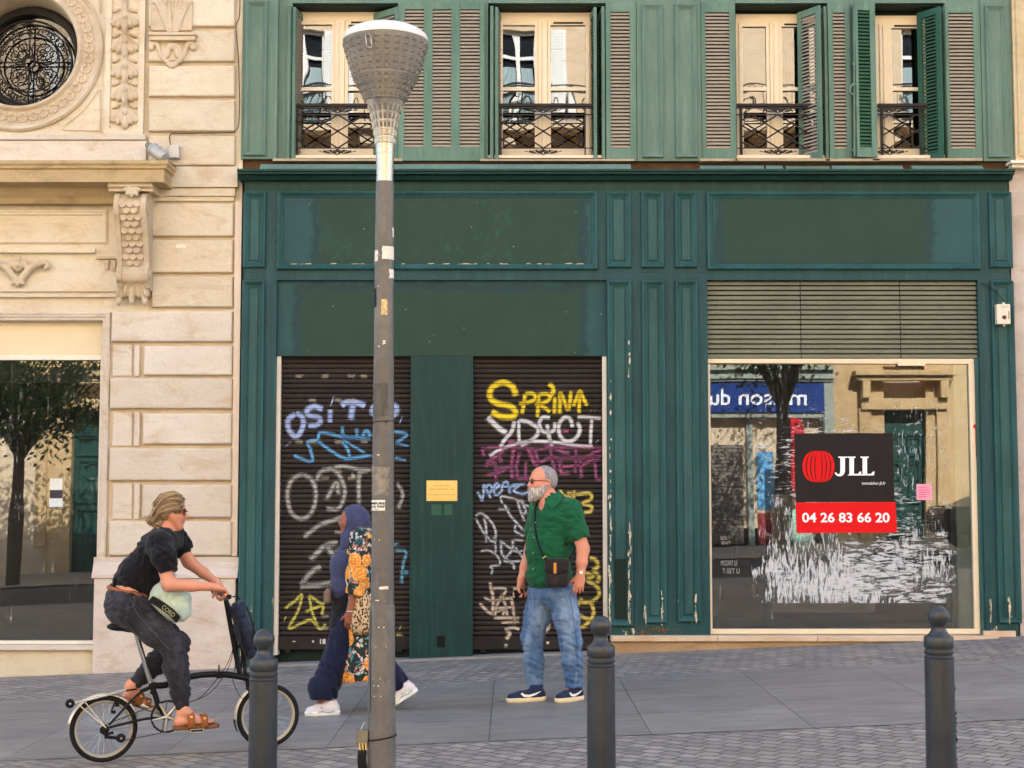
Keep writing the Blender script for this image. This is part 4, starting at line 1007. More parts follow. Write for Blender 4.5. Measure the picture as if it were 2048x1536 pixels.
# ---- opening B: vent louvre, shop window
zl0, zl1 = F(1690, 717, .05).z, zt
vent = sub_empty('vent_louvre', GB, (bx0, .05, zl0))
jx = [bx0]+[F(p, 640, .05).x for p in (1601, 1800)]+[bx1]
for i in range(3):
    mb = MB(); n = 16; p = (zl1-zl0)/n
    for k in range(n):
        zz = zl0+k*p+.004
        mb.add([(jx[i]+.004, .04, zz), (jx[i+1]-.004, .04, zz), (jx[i+1]-.004, .035, zz+p*.30), (jx[i]+.004, .035, zz+p*.30), (jx[i]+.004, .062, zz+p*.80), (jx[i+1]-.004, .062, zz+p*.80), (jx[i+1]-.004, .13, zz+p*1.0), (jx[i]+.004, .13, zz+p*1.0)],
               [(0, 1, 2, 3), (3, 2, 5, 4), (4, 5, 6, 7)])
    mb.build('slat_panel', LT['louvre_b'], vent)
mb = MB(); gq = RC(1728, 590, 1800, 662, .03)
mb.build('x', LT['black']) if False else None
mb = MB(); mb.box(bx0, bx1, .14, .17, zl0, zl1); mb.build('backing', LT['black'], vent)
sw = sub_empty('shop_window', GB, (bx0, .08, .3))
fz0, fz1 = F(1690, 1268, .05).z, F(1690, 717, .05).z
fx0, fx1 = bx0, F(1955, 1000, .04).x
mb = MB(); mb.box(fx0, fx1, .045, .11, fz1-.05, fz1-.002); mb.box(fx0, fx0+.026, .045, .11, fz0+.05, fz1-.05); mb.box(fx1-.055, fx1, .045, .11, fz0+.05, fz1-.05); mb.box(fx0, fx1, .04, .11, fz0, fz0+.05)
mb.box(F(1795, 722, .04).x, F(1850, 722, .04).x, .035, .045, fz1-.075, fz1-.03)
mb.build('frame', LT['cream'], sw, bevel=.004)
mb = MB(); mb.box(fx0+.02, fx1-.05, .08, .088, fz0+.05, fz1-.05); pane = mb.build('pane', LT['pane_shop'], sw)
mb = MB(); mb.box(fx1, bx1, .02, .15, fz0, fz1); mb.build('jamb_board', TT, sw)
# whitewash smears and drips on the glass: real paint, thin film behind the pane
def smear_mat(name, x0, x1, z0, z1, drips=False):
    m = NT(name); co = m.co(); s_ = m.n('ShaderNodeSeparateXYZ'); m.L(co, s_.inputs[0])
    n2 = m.noise(2.2, 4, .6, m.co(loc=(1, 1, 3)))
    fx = m.math('DIVIDE', m.math('SUBTRACT', s_.outputs[0], x0), x1-x0); fz = m.math('DIVIDE', m.math('SUBTRACT', s_.outputs[2], z0), z1-z0)
    wb = m.noise(5, 4, .6, m.co(loc=(3, 3, 3))); jit = m.math('MULTIPLY', m.math('SUBTRACT', wb, .5), .35); fxj, fzj = m.math('ADD', fx, jit), m.math('ADD', fz, m.math('MULTIPLY', jit, .25))
    low = m.ramp(fzj, [(0, .5), (.03, .62), (.17, .56), (.26, .40), (.42, .26), (.60, .16), (.82, .22), (.93, .12), (1, 0)])
    ed = m.ramp(fxj, [(.02, 0), (.10, 1), (.90, 1), (.97, 0)])
    s1 = m.noise(24, 6, .72, m.co((.30, 1, 1.5), (0, math.radians(-28), 0)), .8); s2 = m.noise(24, 6, .72, m.co((1.5, 1, .30), (0, math.radians(14), 0)), .8)
    sel = m.ramp(m.noise(1.6, 3, .6, m.co(loc=(9, 1, 4))), [(.45, 0), (.55, 1)])
    nd = m.n('ShaderNodeMix'); m.L(sel, nd.inputs[0]); m.L(s1, nd.inputs[2]); m.L(s2, nd.inputs[3])
    cov = m.math('MULTIPLY', m.math('ADD', low, m.math('MULTIPLY', m.math('SUBTRACT', n2, .5), 1.1)), ed)
    a = m.math('ADD', nd.outputs[0], m.math('MULTIPLY', cov, .285))
    f = m.ramp(a, [(.615, 0), (.65, .45), (.72, .85)]); m.base(rgb(206, 210, 216)); m.set(.8, 0, .2, f); return m.m
sx0, sx1 = F(1500, 1000, .08).x, F(1930, 1000, .08).x; sz0, sz1 = F(1700, 1206, .08).z, F(1700, 800, .08).z
mb = MB(); nv = 1; mb.add([(sx0, .0775, sz0), (sx1, .0775, sz0), (sx1, .0775, sz1), (sx0, .0775, sz1)], [(0, 1, 2, 3)])
mb.build('whitewash_smears', smear_mat('whitewash', sx0-bx0, sx1-bx0, sz0-.3, sz1-.3), sw, label='white streaky whitewash left on the glass')
def drip_mat():
    m = NT('drips'); n = m.noise(30, 6, .75, m.co((1, 1, .06))); s_ = m.n('ShaderNodeSeparateXYZ'); m.L(m.co(), s_.inputs[0])
    n2 = m.noise(5, 5, .7, m.co((1, 1, 1.5)))
    a = m.math('MULTIPLY', m.ramp(n, [(.56, 0), (.66, .5)]), m.ramp(n2, [(.45, 0), (.65, 1)]))
    m.base(rgb(180, 180, 176)); m.set(.8, 0, .2, m.math('ADD', a, .004)); return m.m
LT['drips'] = drip_mat()
mb = MB(); mb.add([(fx0+.03, .0785, fz0+.05), (fx1-.06, .0785, fz0+.05), (fx1-.06, .0785, fz1-.06), (fx0+.03, .0785, fz1-.06)], [(0, 1, 2, 3)]); mb.build('water_streaks', LT['drips'], sw)
mb = MB()
add_text(mb, 'MOZART LE', F(1458, 1126, .077).x, .077, F(1458, 1126, .077).z, .16, .05, 0, .0006)
add_text(mb, 'T-SET U', F(1462, 1142, .077).x, .077, F(1462, 1142, .077).z, .17, .05, 0, .0006)
add_text(mb, 'SOL', F(1448, 1076, .077).x, .077, F(1448, 1076, .077).z, .07, .035, 0, .0006)
add_text(mb, 'SENT', F(1452, 1086, .077).x, .077, F(1452, 1086, .077).z, .09, .03, 0, .0006)
mb.build('scratched_writing', simple('scratch', rgb(150, 150, 150), .8, var=0), sw)
mb = MB(); mb.add([(ox0+.03, .2045, zs1+.03), (ox1-.03, .2045, zs1+.03), (ox1-.03, .2045, zpn), (ox0+.03, .2045, zpn)], [(0, 1, 2, 3)]); mb.build('water_streaks', LT['drips'], win)
# interior of the empty shop
iz = 3.35
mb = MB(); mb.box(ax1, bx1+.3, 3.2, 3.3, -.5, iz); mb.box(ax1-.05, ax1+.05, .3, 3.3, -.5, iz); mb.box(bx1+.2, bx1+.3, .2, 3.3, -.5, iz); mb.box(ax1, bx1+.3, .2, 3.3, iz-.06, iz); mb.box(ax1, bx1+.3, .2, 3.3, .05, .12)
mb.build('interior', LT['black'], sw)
mb = MB(); mb.box(F(1912, 1000, .10).x, F(1950, 1000, .10).x, .098, .30, .20, fz1-.06); mb.build('inner_jamb', simple('pale_blue_wall', rgb(206, 222, 222), .7, var=.05), sw)
bdx = RC(1545, 1070, 1748, 1225, .12); mb = MB(); mb.chbox(bdx[0], bdx[1], bdx[2], bdx[3]+.4, .12, .14, .003)
tag(mb.build('grey_board', simple('board_grey', rgb(140, 136, 118), .7, var=.06)), 'plain grey board standing inside the empty shop behind the glass', 'board')
# stone step
zs = F(1600, 1272, -.1).z; zr = F(1600, 1283, -.1).z
mb = MB(); s0, s1 = F(1222, 1290, -.1).x, F(1998, 1280, -.1).x
cuts = [s0, F(1435, 1280, -.1).x, F(1634, 1280, -.1).x, s1]
for i in range(3): mb.chbox(cuts[i]+.0015, cuts[i+1]-.0015, zr, zs, -.12, .15, .008)
stp = mb.build('step', LT['marble'], GB)
mb = MB(); mb.box(s0+.01, s1-.08, -.08, .15, -.5, zr-.002); mb.build('step_riser', stone_mat('riser_stone', rgb(196, 168, 132), rgb(182, 152, 118), rgb(160, 124, 92), rgb(120, 96, 78)), stp)
mb = MB(); mb.pbox(1968, 1262, 2032, 1274, -.03, .1); mb.build('base_block', LT['marble'], GB, bevel=.006)
mb = MB(); rnd = random.Random(5)           # rotten wood at the foot of the middle pilasters
for k in range(60):
    a = F(rnd.gauss(1300, 22), rnd.gauss(1262, 4), -.004); s_ = rnd.uniform(.006, .03)
    mb.add([a, a+Vector((s_, -.003, .003)), a+Vector((s_*.8, 0, s_*.4)), a+Vector((-.005, -.002, s_*.5))], [(0, 1, 2, 3)])
mb.build('rotten_wood', simple('rotten_wood', rgb(120, 78, 46), .9, var=.4, vs=40), GB)

def flakes(parent, spots, seed, mat, y=-.0445):
    rnd = random.Random(seed); mb = MB()
    for (px, py0, py1, n, w) in spots:
        for k in range(n):
            c_ = F(px+rnd.gauss(0, w), py0+(py1-py0)*rnd.random()**.6, y); h = abs(rnd.gauss(.018, .022))+.004; b_ = rnd.uniform(.002, .009); m_ = rnd.randint(6, 9)
            mb.add([(c_.x+b_*math.cos(2*PI*i/m_)*rnd.uniform(.5, 1.5), y-.0004*(k % 5), c_.z+h*math.sin(2*PI*i/m_)*rnd.uniform(.6, 1.4)) for i in range(m_)], [tuple(range(m_))])
    o = mb.build('peeling_paint', mat, parent); o['label'] = 'cream primer showing where the green paint has flaked'; return o
FLK = simple('bare_primer', rgb(198, 186, 160), .85, var=.25, vs=25)
flakes(GB, [(1220, 880, 1250, 46, 1.4), (1259, 1030, 1248, 42, 1.6), (1290, 1190, 1240, 7, 1.2), (1324, 1180, 1240, 9, 1.2), (1391, 1190, 1240, 8, 1.3), (1258, 580, 760, 5, .8), (1221, 640, 900, 6, .8), (2019, 1180, 1240, 12, 1), (1981, 1190, 1240, 8, 1)], 4, FLK)
mb = MB(); mb.pbox(1230, 1118, 1252, 1236, -.0145, -.004); mb.build('repaired_patch', LT['reveal'], GB, label='dark unpainted patch low on the first middle pilaster')
# ------------------------------------------------------------------ upper storey
YU = .12                                   # timber wall plane
wins = [dict(px=(583, 795), fr=(587, 795), mull=(668, 692), top=24), dict(px=(976, 1212), fr=(993, 1184), mull=(1074, 1097), top=25),
        dict(px=(1472, 1657), fr=(1473, 1648), mull=(1537, 1560), top=28), dict(px=(1750, 1892), fr=(1712, 1852), mull=(1756, 1780), top=31)]
SG, SS, SD = LT['sage'], LT['sage_shut'], LT['sage_dark']
zsill = F(1000, 318, YU).z; zhead = F(1000, 6, YU).z
edges = [482]+sum([list(w['px']) for w in wins], [])+[2026]
for i in range(0, len(edges), 2):
    mb = MB(); mb.box(F(edges[i], 160, YU).x, F(edges[i+1], 160, YU).x, YU, .42, zsill, zhead); mb.build('upper_wall', SG, GB)
mb = MB(); x0, x1 = F(482, 160, YU).x, F(2026, 160, YU).x
mb.box(x0, x1, YU, .9, zhead, 21.5); mb.build('upper_wall', SG, GB)
mb = MB(); mb.box(x0, x1, YU+.01, .9, zk-.1, zsill); mb.build('floor_band', simple('bare_wood', rgb(84, 62, 44), .9, var=.3, vs=12, stretch=(1, 1, 4)), GB)
mb = MB(); rnd = random.Random(11); px = 484                                  # flashing pieces over the cornice, broken in places
for (a, b, t_) in ((520, 1262, 326), (1400, 1528, 329), (1532, 1566, 329), (1572, 1660, 330), (1664, 1806, 329), (1824, 1966, 329)):
    q0, q1 = F(a, 330, .0).x, F(b, 330, 0).x; zA, zB = F(1000, t_, .03).z, zk+.004
    mb.extrude_x([(.13, zA), (.03, zA-.012), (-.06, zB), (.13, zB)], q0, q1)
mb.build('flashing_board', LT['sage_dark'] if False else SG, GB, bevel=.002)
mb = MB()
for (a, b) in ((545, 804), (960, 1268), (1400, 1475), (1470, 1660), (1652, 1760), (1745, 1965)):
    q = RC(a, 317+rnd.uniform(-1, 1), b, 321+rnd.uniform(0, 1.5), .02); mb.box(q[0], q[1], .02, .14, q[2], q[3])
mb.build('window_sill', simple('zinc_sill', rgb(168, 150, 126), .6, .0, var=.2, vs=6), GB, bevel=.002)
def upanel(a, b, t, bt, outer):
    x0, x1, z0, z1 = RC(outer[0], outer[2], outer[1], outer[3], YU-.05)
    mb = MB(); mb.box(x0, x1, YU-.05, YU, z0, z1)
    for (aa, bb) in zip(a, b):
        q = RC(aa, t, bb, bt, YU-.05); mb.frame(q[0], q[1], q[2], q[3], [(d*.8, y*.8+YU-.05) for d, y in PF])
    mb.build('panelled_pier', SG, GB)
upanel((490,), (534,), 2, 312, (484, 555, -40, 318)); upanel((1284, 1350), (1326, 1394), 9, 316, (1274, 1402, -2, 322)); upanel((1972,), (2014,), 11, 316, (1964, 2024, 0, 322))
def louvre(name, O, Ux, w, z0, z1, cols, top=.09, bot=.13, st=.05, th=.032, mat=None, slat=None, label=None, mid=None, tilt=1, back=True):
    """one shutter leaf: stiles and rails, with tilted slats as its sub-part. cols = list of (u0,u1) in metres"""
    Ux = Vector(Ux).normalized(); Nn = Vector((Ux.y, -Ux.x, 0)); O = Vector(O)
    def ob(mb, u0, u1, za, zb_, d0, d1): mb.obox(O+Ux*(u0+u1)/2+Nn*(d0+d1)/2+Vector((0, 0, (za+zb_)/2)), Ux*(u1-u0)/2, Nn*(d1-d0)/2, Vector((0, 0, (zb_-za)/2)))
    mb = MB(); ed = [0]+[c for p in cols for c in p]+[w]
    for i in range(0, len(ed), 2): ob(mb, ed[i], ed[i+1], z0, z1, 0, th)
    for (a, b) in cols: ob(mb, a, b, z1-top, z1, .002, th-.002); ob(mb, a, b, z0, z0+bot, .002, th-.002)
    sh = mb.build(name, mat or SS, GB, bevel=.002, label=label)
    mb = MB(); n = int((z1-top-z0-bot)/.0362); p = (z1-top-z0-bot)/n
    for (a, b) in cols:
        for k in range(n):
            zc_ = z0+bot+(k+.5)*p; jit = random.uniform(-.0012, .0012)
            mb.obox(O+Ux*(a+b)/2+Nn*th*.45+Vector((0, 0, zc_+jit)), Ux*((b-a)/2), Nn*.013*tilt*(1 if back else -1)+Vector((0, 0, -.0125)), (Nn*.0025+Vector((0, 0, .0028))))
    mb.build('louvres', slat or LT['slat'], sh)
    if back: mb = MB(); ob(mb, .01, w-.01, z0+.02, z1-.02, -.004, 0.0); mb.build('backing', LT['reveal'], sh)
    return sh
def flat_louvre(a, b, cols, t=4, bt=321, lt=18, lb=294):
    yF = YU-.045; x0, x1 = F(a, 160, yF).x, F(b, 160, yF).x; z0, z1 = F(1000, bt, yF).z, F(1000, t, yF).z
    cc = [(F(p, 160, yF).x-x0, F(q, 160, yF).x-x0) for p, q in cols]
    louvre('louvred_shutter', (x0, YU-.008, 0), (1, 0, 0), x1-x0, z0, z1, cc, z1-F(1000, lt, yF).z, F(1000, lb, yF).z-z0)
flat_louvre(797, 969, [(809, 847), (865, 902), (920, 959)]); flat_louvre(1212, 1273, [(1222, 1260)], 3, 322, 23, 296); flat_louvre(1403, 1471, [(1412, 1460)], 3, 322, 24, 297)
flat_louvre(1658, 1702, [(1668, 1692)], 4, 322, 25, 298); flat_louvre(1893, 1963, [(1900, 1949)], 4, 322, 25, 298)
def swung(px, ang, w, t, bt, y0=None, mat=None, slat=None, flip=False, cols=1):
    y0 = YU-.02 if y0 is None else y0; O = F(px, 160, y0); O.z = 0; d = Vector((math.cos(ang), math.sin(ang), 0))
    z0, z1 = F(1000, bt, y0).z, F(1000, t, y0).z
    return louvre('folded_shutter', O, d, w, z0, z1, [(.05, w-.05)], .07, .09, .05, .03, mat or SS, slat or LT['slat'], back=False)
# folded leaves standing in the window reveals
swung(584, math.radians(80), .33, 14, 318); swung(574, math.radians(76), .3, 12, 319, YU-.04)
swung(796, math.radians(140), .36, 12, 318, YU-.02); swung(795, math.radians(98), .3, 10, 319)
swung(990, math.radians(82), .3, 14, 318); swung(980, math.radians(78), .3, 12, 319, YU-.04)
swung(1188, math.radians(97), .3, 14, 318); swung(1204, math.radians(95), .32, 12, 319, YU-.03)
swung(1640, math.radians(126), .30, 10, 319, YU-.10, SS); swung(1650, math.radians(96), .3, 12, 319)
swung(1882, math.radians(128), .28, 12, 319, YU-.10, LT['sage_dark'], LT['slat_green']); swung(1890, math.radians(94), .3, 12, 319)
# half closed leaf with its bolt in front of the fourth window
z0_, z1_ = F(1000, 316, .05).z, F(1000, 4, .05).z; O = F(1710, 160, .02); O.z = 0
lf = louvre('half_closed_shutter', O, (1, .12, 0), F(1752, 160, .02).x-O.x, z0_, z1_, [(.03, .155)], .1, .1, .03, .03, SS, LT['slat_green'])
mb = MB(); a = F(1708, 6, 0); b = F(1709, 312, 0); mb.tube([a, b], .009, 8)
for py in (12, 128, 168, 300): p = F(1708.5, py, 0); mb.box(p.x-.018, p.x+.018, p.y-.004, .05, p.z-.012, p.z+.012)
p = F(1703, 178, 0); mb.tube(smooth_path([F(1709, 168, -.01), F(1702, 172, -.02), F(1700, 184, -.02), F(1706, 190, -.01)], 4), .012, 6)
mb.build('espagnolette_bolt', SS, lf)
def window(w, k):
    a, b = w['fr']; t = w['top']; YF = .34
    x0, x1 = F(a, 160, YF).x, F(b, 160, YF).x; z0, z1 = F(1000, 319, YF).z, F(1000, t, YF).z
    if k == 3: x0 = F(1752, 160, YF).x-.25
    m0, m1 = F(w['mull'][0], 160, YF).x, F(w['mull'][1], 160, YF).x
    win = sub_empty('window', GB, ((x0+x1)/2, YF, z0))
    mb = MB(); tp = (F(1000, t+18, YF).z); mb.box(x0, x1, YF, YF+.08, tp, z1); mb.box(x0, x0+.03, YF, YF+.08, z0, tp); mb.box(x1-.03, x1, YF, YF+.08, z0, tp); mb.box(x0+.03, x1-.03, YF, YF+.08, z0, z0+.04)
    # sashes
    pt = F(1000, t+26, YF).z
    for (p, q) in ((x0+.03, m0+.012), (m1-.012, x1-.03)):
        mb.box(p, q, YF-.015, YF+.03, pt, tp-.002); mb.box(p, q, YF-.015, YF+.03, z0+.042, z0+.11); mb.box(p, p+.035, YF-.015, YF+.03, z0+.11, pt); mb.box(q-.035, q, YF-.015, YF+.03, z0+.11, pt)
    zb0, zb1 = F(1000, 182, YF).z, F(1000, 175, YF).z
    for (p, q) in ((x0+.065, m0-.023), (m1+.023, x1-.065)): mb.box(p, q, YF-.012, YF+.02, zb0, zb1)
    mb.box(m0+.014, m1-.014, YF-.03, YF+.03, z0+.042, tp-.003)
    mb.tube([((m0+m1)/2-.008, YF-.034, z0+.05), ((m0+m1)/2-.008, YF-.034, tp-.02)], .007, 6)
    # vent in the sash head
    mb.build('frame', LT['cream'], win, bevel=.003)
    mb = MB(); mb.box(m1+.05, x1-.09, YF-.022, YF-.012, tp-.03, tp-.012); mb.build('trickle_vent', LT['reveal'], win)
    mb = MB(); mb.add([(x0+.03, YF+.012, z0+.1), (m0+.0, YF+.012, z0+.1), (m0+.0, YF+.012, pt+.01), (x0+.03, YF+.012, pt+.01)], [(0, 1, 2, 3)]); mb.build('pane', LT['pane_up'], win)
    mb = MB(); mb.add([(m1, YF+.012, z0+.1), (x1-.03, YF+.010, z0+.1), (x1-.03, YF+.010, pt+.01), (m1, YF+.012, pt+.01)], [(0, 1, 2, 3)]); mb.build('pane', LT['pane_up'], win)
    mb = MB(); e = .25
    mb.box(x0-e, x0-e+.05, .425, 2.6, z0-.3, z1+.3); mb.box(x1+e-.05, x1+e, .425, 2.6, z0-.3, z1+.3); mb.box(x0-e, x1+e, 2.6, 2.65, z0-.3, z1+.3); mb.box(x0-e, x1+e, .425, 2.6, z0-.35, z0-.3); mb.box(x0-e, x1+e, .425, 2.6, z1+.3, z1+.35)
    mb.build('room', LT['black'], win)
    ox = (F(w['px'][0], 160, YU).x, F(w['px'][1], 160, YU).x)
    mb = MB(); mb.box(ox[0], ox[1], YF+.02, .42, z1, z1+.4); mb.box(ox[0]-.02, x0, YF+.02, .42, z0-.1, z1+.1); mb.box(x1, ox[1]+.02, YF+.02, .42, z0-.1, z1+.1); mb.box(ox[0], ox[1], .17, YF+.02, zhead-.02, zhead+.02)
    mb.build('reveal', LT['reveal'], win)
    mb = MB(); mb.extrude_x([(.14, z0), (.14, z0-.03), (YF+.02, z0-.03), (YF+.02, z0+.015)], ox[0], ox[1]); mb.build('inner_sill', LT['cream'], win)
    # iron railing
    YR = .17; r0, r1 = F(a if k != 3 else 1754, 160, YR).x, F(b, 160, YR).x
    R_ = MB(); zz = lambda py: F(1000, py, YR).z
    R_.box(r0, r1, YR-.022, YR+.022, zz(213), zz(208)); R_.box(r0, r1, YR-.012, YR+.012, zz(217), zz(214.5))
    for py in (229, 296, 311): R_.box(r0, r1, YR-.007, YR+.007, zz(py+1.2), zz(py-.6))
    for xx in (r0+.025, r1-.08, r0+.04 if k else r0+.04): R_.box(xx, xx+.014, YR-.007, YR+.007, zz(312), zz(214))
    za, zb3 = zz(296), zz(229); run = .545; step = .272; mid = (m0+m1)/2
    lo_, hi_ = r0+.04, r1-.075
    for kk in range(-8, 9):
        for sg in (1, -1):
            xa_ = mid+kk*step-sg*run/2; xb_ = xa_+sg*run; t0, t1 = 0, 1
            def clip(v0, v1, lo, hi):
                if abs(v1-v0) < 1e-9: return 0, 1
                ta, tb = (lo-v0)/(v1-v0), (hi-v0)/(v1-v0); return max(0, min(ta, tb)), min(1, max(ta, tb))
            t0, t1 = clip(xa_, xb_, lo_, hi_)
            if t1-t0 > .05: R_.tube([(xa_+(xb_-xa_)*t0, YR+.004*sg, za+(zb3-za)*t0), (xa_+(xb_-xa_)*t1, YR+.004*sg, za+(zb3-za)*t1)], .0085, 5)
    for kk in range(-3, 4):                    # knots on crossings
        for (dz, off) in ((.5, 0), (.25, .5), (.75, .5)):
            xx = mid+kk*step+off*step
            if lo_ < xx < hi_: R_.ball((xx, YR-.006, za+(zb3-za)*dz), .016, 8, (1, .7, 1))
    for py in (221, 304):                       # cast cartouches
        for kk in range(-6, 7):
            R_.ball((mid+kk*.022, YR-.006, zz(py)+.01*math.cos(kk*2.1)), .016-.0009*abs(kk), 6, (1, .6, 1.2 if kk % 2 else .9))
        for s3 in (1, -1):
            R_.tube([(mid+kk*.024, YR-.008, zz(py)+s3*(.024-.003*abs(kk))*(.8+.4*math.cos(kk*1.8))) for kk in range(-6, 7)], .005, 5)
            R_.tube([(mid+s3*(.15+.0), YR, zz(py)), (mid+s3*.19, YR, zz(py)+.012)], .004, 4)
    R_.build('iron_railing', LT['iron'], win, smooth=False)
for k, w in enumerate(wins): window(w, k)
# ------------------------------------------------------------------ opposite side of the street (seen mirrored in the panes)
OY = -24.0
LT['stucco'] = stone_mat('sunlit_stucco', rgb(226, 206, 176), rgb(216, 194, 162), rgb(200, 172, 132), rgb(150, 128, 104))
LT['stucco2'] = stone_mat('ochre_stone', rgb(212, 184, 138), rgb(196, 166, 120), rgb(180, 148, 100), rgb(120, 98, 70))
def OPX(px): return (px-1024)/FPX*(14.65+.34+24.34)       # where a pixel of an upper pane lands on the far facade
opp = thing('facing_building', 'tall cream building across the street, seen mirrored in the window panes', 'building', (0, OY, 0))
mb = MB(); mb.box(-30, 34, OY-9, OY-.3, -2, 19); mb.box(-30, 34, OY-.3, OY, 5.3, 5.5)
wx_ = [-11.3-5.4, -11.3, -5.75, .1, 5.35, 10.95, 16.2]; fl = [(6.9, 9.5), (11.55, 14.15), (15.4, 17.4)]
# wall between the windows
cols_ = [-30]+sum([[w-.62, w+.62] for w in wx_], [])+[34]
for i in range(0, len(cols_), 2): mb.box(cols_[i], cols_[i+1], OY-.3, OY, 5.5, 19)
prev = 5.5
for (a, b) in fl:
    for w in wx_: mb.box(w-.62, w+.62, OY-.3, OY, prev, a)
    prev = b
for w in wx_: mb.box(w-.62, w+.62, OY-.3, OY, prev, 19)
mb.build('wall', LT['stucco'], opp)
mb = MB()
for zz, d in ((5.5, .35), (9.9, .3), (14.75, .22), (18.8, .6)): mb.box(-30, 34, OY, OY+d, zz, zz+.16); mb.box(-30, 34, OY, OY+d*.6, zz-.14, zz)
mb.build('cornice', LT['stucco'], opp)
mb = MB(); mb.box(-30, 34, OY, OY+.8, 11.25, 11.42)
for w in range(-15, 18): mb.box(w*2-.12, w*2+.12, OY, OY+.6, 10.9, 11.25)
mb.build('balcony_slab', LT['stucco'], opp)
mb = MB(); rnd = random.Random(6)
for zz in (11.5, 12.22, 12.4): mb.box(-30, 34, OY+.72, OY+.75, zz, zz+.03)
for k in range(-44, 52):
    cx_ = k*.66; mb.box(cx_-.01, cx_+.01, OY+.725, OY+.745, 11.42, 12.4)
    for s_ in (-1, 1): mb.tube([(cx_+.33+s_*.15*(1-t/18)*math.cos(t*.6), OY+.735, 11.86+.28*(1-t/14)*math.sin(t*.6)*1.0) for t in range(13)], .012, 4)
    mb.tube([(cx_+.33+.09*math.cos(t), OY+.735, 12.32+.06*math.sin(t)) for t in [2*PI*j/10 for j in range(10)]], .01, 4, closed=True)
mb.build('long_balcony_railing', LT['iron'], opp)
LT['opp_white'] = simple('white_window_paint', rgb(232, 232, 226), .5, var=.04)
LT['opp_glass'] = simple('dark_far_glass', rgb(30, 34, 38), .15, var=.1)
LT['curtain'] = simple('net_curtain', rgb(150, 170, 172), .8, var=.3, vs=30, stretch=(1, 1, .02))
wproto = None
for w in wx_:
    for (a, b) in fl:
        if wproto is None:
            e = sub_empty('window', opp, (w, OY, a)); W0 = Vector((w, OY, a))
            mb = MB(); h = b-a
            for (p, q, r_, s_) in ((-.62, -.54, 0, h), (.54, .62, 0, h), (-.54, .54, h-.09, h), (-.54, .54, 0, .1), (-.07, .07, .1, h-.09), (-.54, .54, h*.70, h*.70+.09), (-.54, .54, h*.36, h*.36+.035)):
                mb.box(w+p, w+q, OY-.22, OY-.14, a+r_, a+s_)
            mb.build('frame', LT['opp_white'], e)
            mb = MB(); mb.box(w-.6, w+.6, OY-.26, OY-.24, a, b); mb.build('pane', LT['opp_glass'], e)
            mb = MB(); mb.box(w-.5, w-.1, OY-.235, OY-.232, a+.1, a+h*.62); mb.box(w+.1, w+.5, OY-.235, OY-.232, a+.1, a+h*.62); mb.build('curtain', LT['curtain'], e)
            mb = MB()
            for zz in (.02, .18, .92, 1.0): mb.box(w-.7, w+.7, OY+.28, OY+.31, a+zz, a+zz+.03)
            for k in range(15): mb.box(w-.7+k*.1-.006, w-.7+k*.1+.006, OY+.288, OY+.30, a, a+1)
            for k in range(5):
                cx_ = w-.56+k*.28; mb.tube([(cx_+.11*math.cos(t), OY+.30, a+.38+.11*math.sin(t)) for t in [2*PI*j/14 for j in range(14)]], .012, 4, closed=True)
                mb.tube([(cx_+.10*(1-t/16)*math.cos(t*.7), OY+.30, a+.70+.10*(1-t/16)*math.sin(t*.7)) for t in range(15)], .012, 4)
            mb.box(w-.75, w+.75, OY, OY+.34, a-.12, a); mb.build('iron_railing', LT['iron'], e)
            mb = MB()
            for s_ in (-1, 1):
                for k in range(3): mb.box(w+s_*(.93)-.30, w+s_*.93+.30, OY+.02, OY+.05, a+k*h/3+.01, a+(k+1)*h/3-.01)
                for k in range(30): mb.box(w+s_*(.93)-.24, w+s_*.93+.24, OY+.05, OY+.062, a+.06+k*(h-.1)/30, a+.06+k*(h-.1)/30+.045)
            mb.build('shutters', LT['opp_white'], e); wproto = e
        else:
            c_ = wproto.copy(); C.objects.link(c_); c_.location = Vector((w, OY, a))-Vector(opp.location); c_.parent = opp
            for ch in wproto.children:
                if ch.name.startswith('shutters') and w in (wx_[4], wx_[5]): continue
                d_ = ch.copy(); C.objects.link(d_); d_.parent = c_
# ground floor
mb = MB()
for (a, b) in ((-30, -14.6), (-12.3, -11.6), (-9.6, -8.6), (-1.2, .2), (8.45, 9.75), (10.85, 12.1), (17, 34)): mb.box(a, b, OY-.3, OY+.02, -2, 5.3)
mb.box(-30, 34, OY-.31, OY-.02, 4.95, 5.3); mb.build('ground_floor_wall', LT['stucco2'], opp)
mb = MB()
for (a, b) in ((9.05, 11.5), (-12.6, -8.9)):
    mb.box(a-.1, b+.1, OY, OY+.45, 4.68, 4.82); mb.box(a, b, OY, OY+.35, 4.55, 4.68); mb.box(a+.1, b-.1, OY, OY+.2, 3.8, 4.1)
    for xx in (a+.05, b-.35): mb.box(xx, xx+.30, OY, OY+.12, .2, 3.85); mb.box(xx+.05, xx+.25, OY, OY+.35, 4.1, 4.55)
mb.build('portal', LT['stucco2'], opp, bevel=.02)
LT['door_green'] = paint_mat('far_door_green', rgb(30, 66, 60), rgb(36, 74, 66), None, .4)
for (a, b) in ((9.75, 10.85), (-11.6, -9.6)):
    mb = MB(); mb.box(a, b, OY-.25, OY-.2, -.5, 3.8); w = (b-a)/2
    for k in (0, 1):
        for (r_, s_) in ((.5, 1.2), (1.35, 2.5), (2.6, 3.1)): mb.frame(a+k*w+.1, a+(k+1)*w-.1, r_, s_, [(0, OY-.2), (0, OY-.15), (.05, OY-.15), (.07, OY-.2)])
        mb.lathe([(.2, .05), (.24, .05), (.24, 0)], (a+(k+.5)*w, OY-.2, 2.2), 24, axis=(0, 1, 0))
    mb.box(a, b, OY-.2, OY-.12, 3.14, 3.26); mb.build('door', LT['door_green'], opp)
mb = MB()
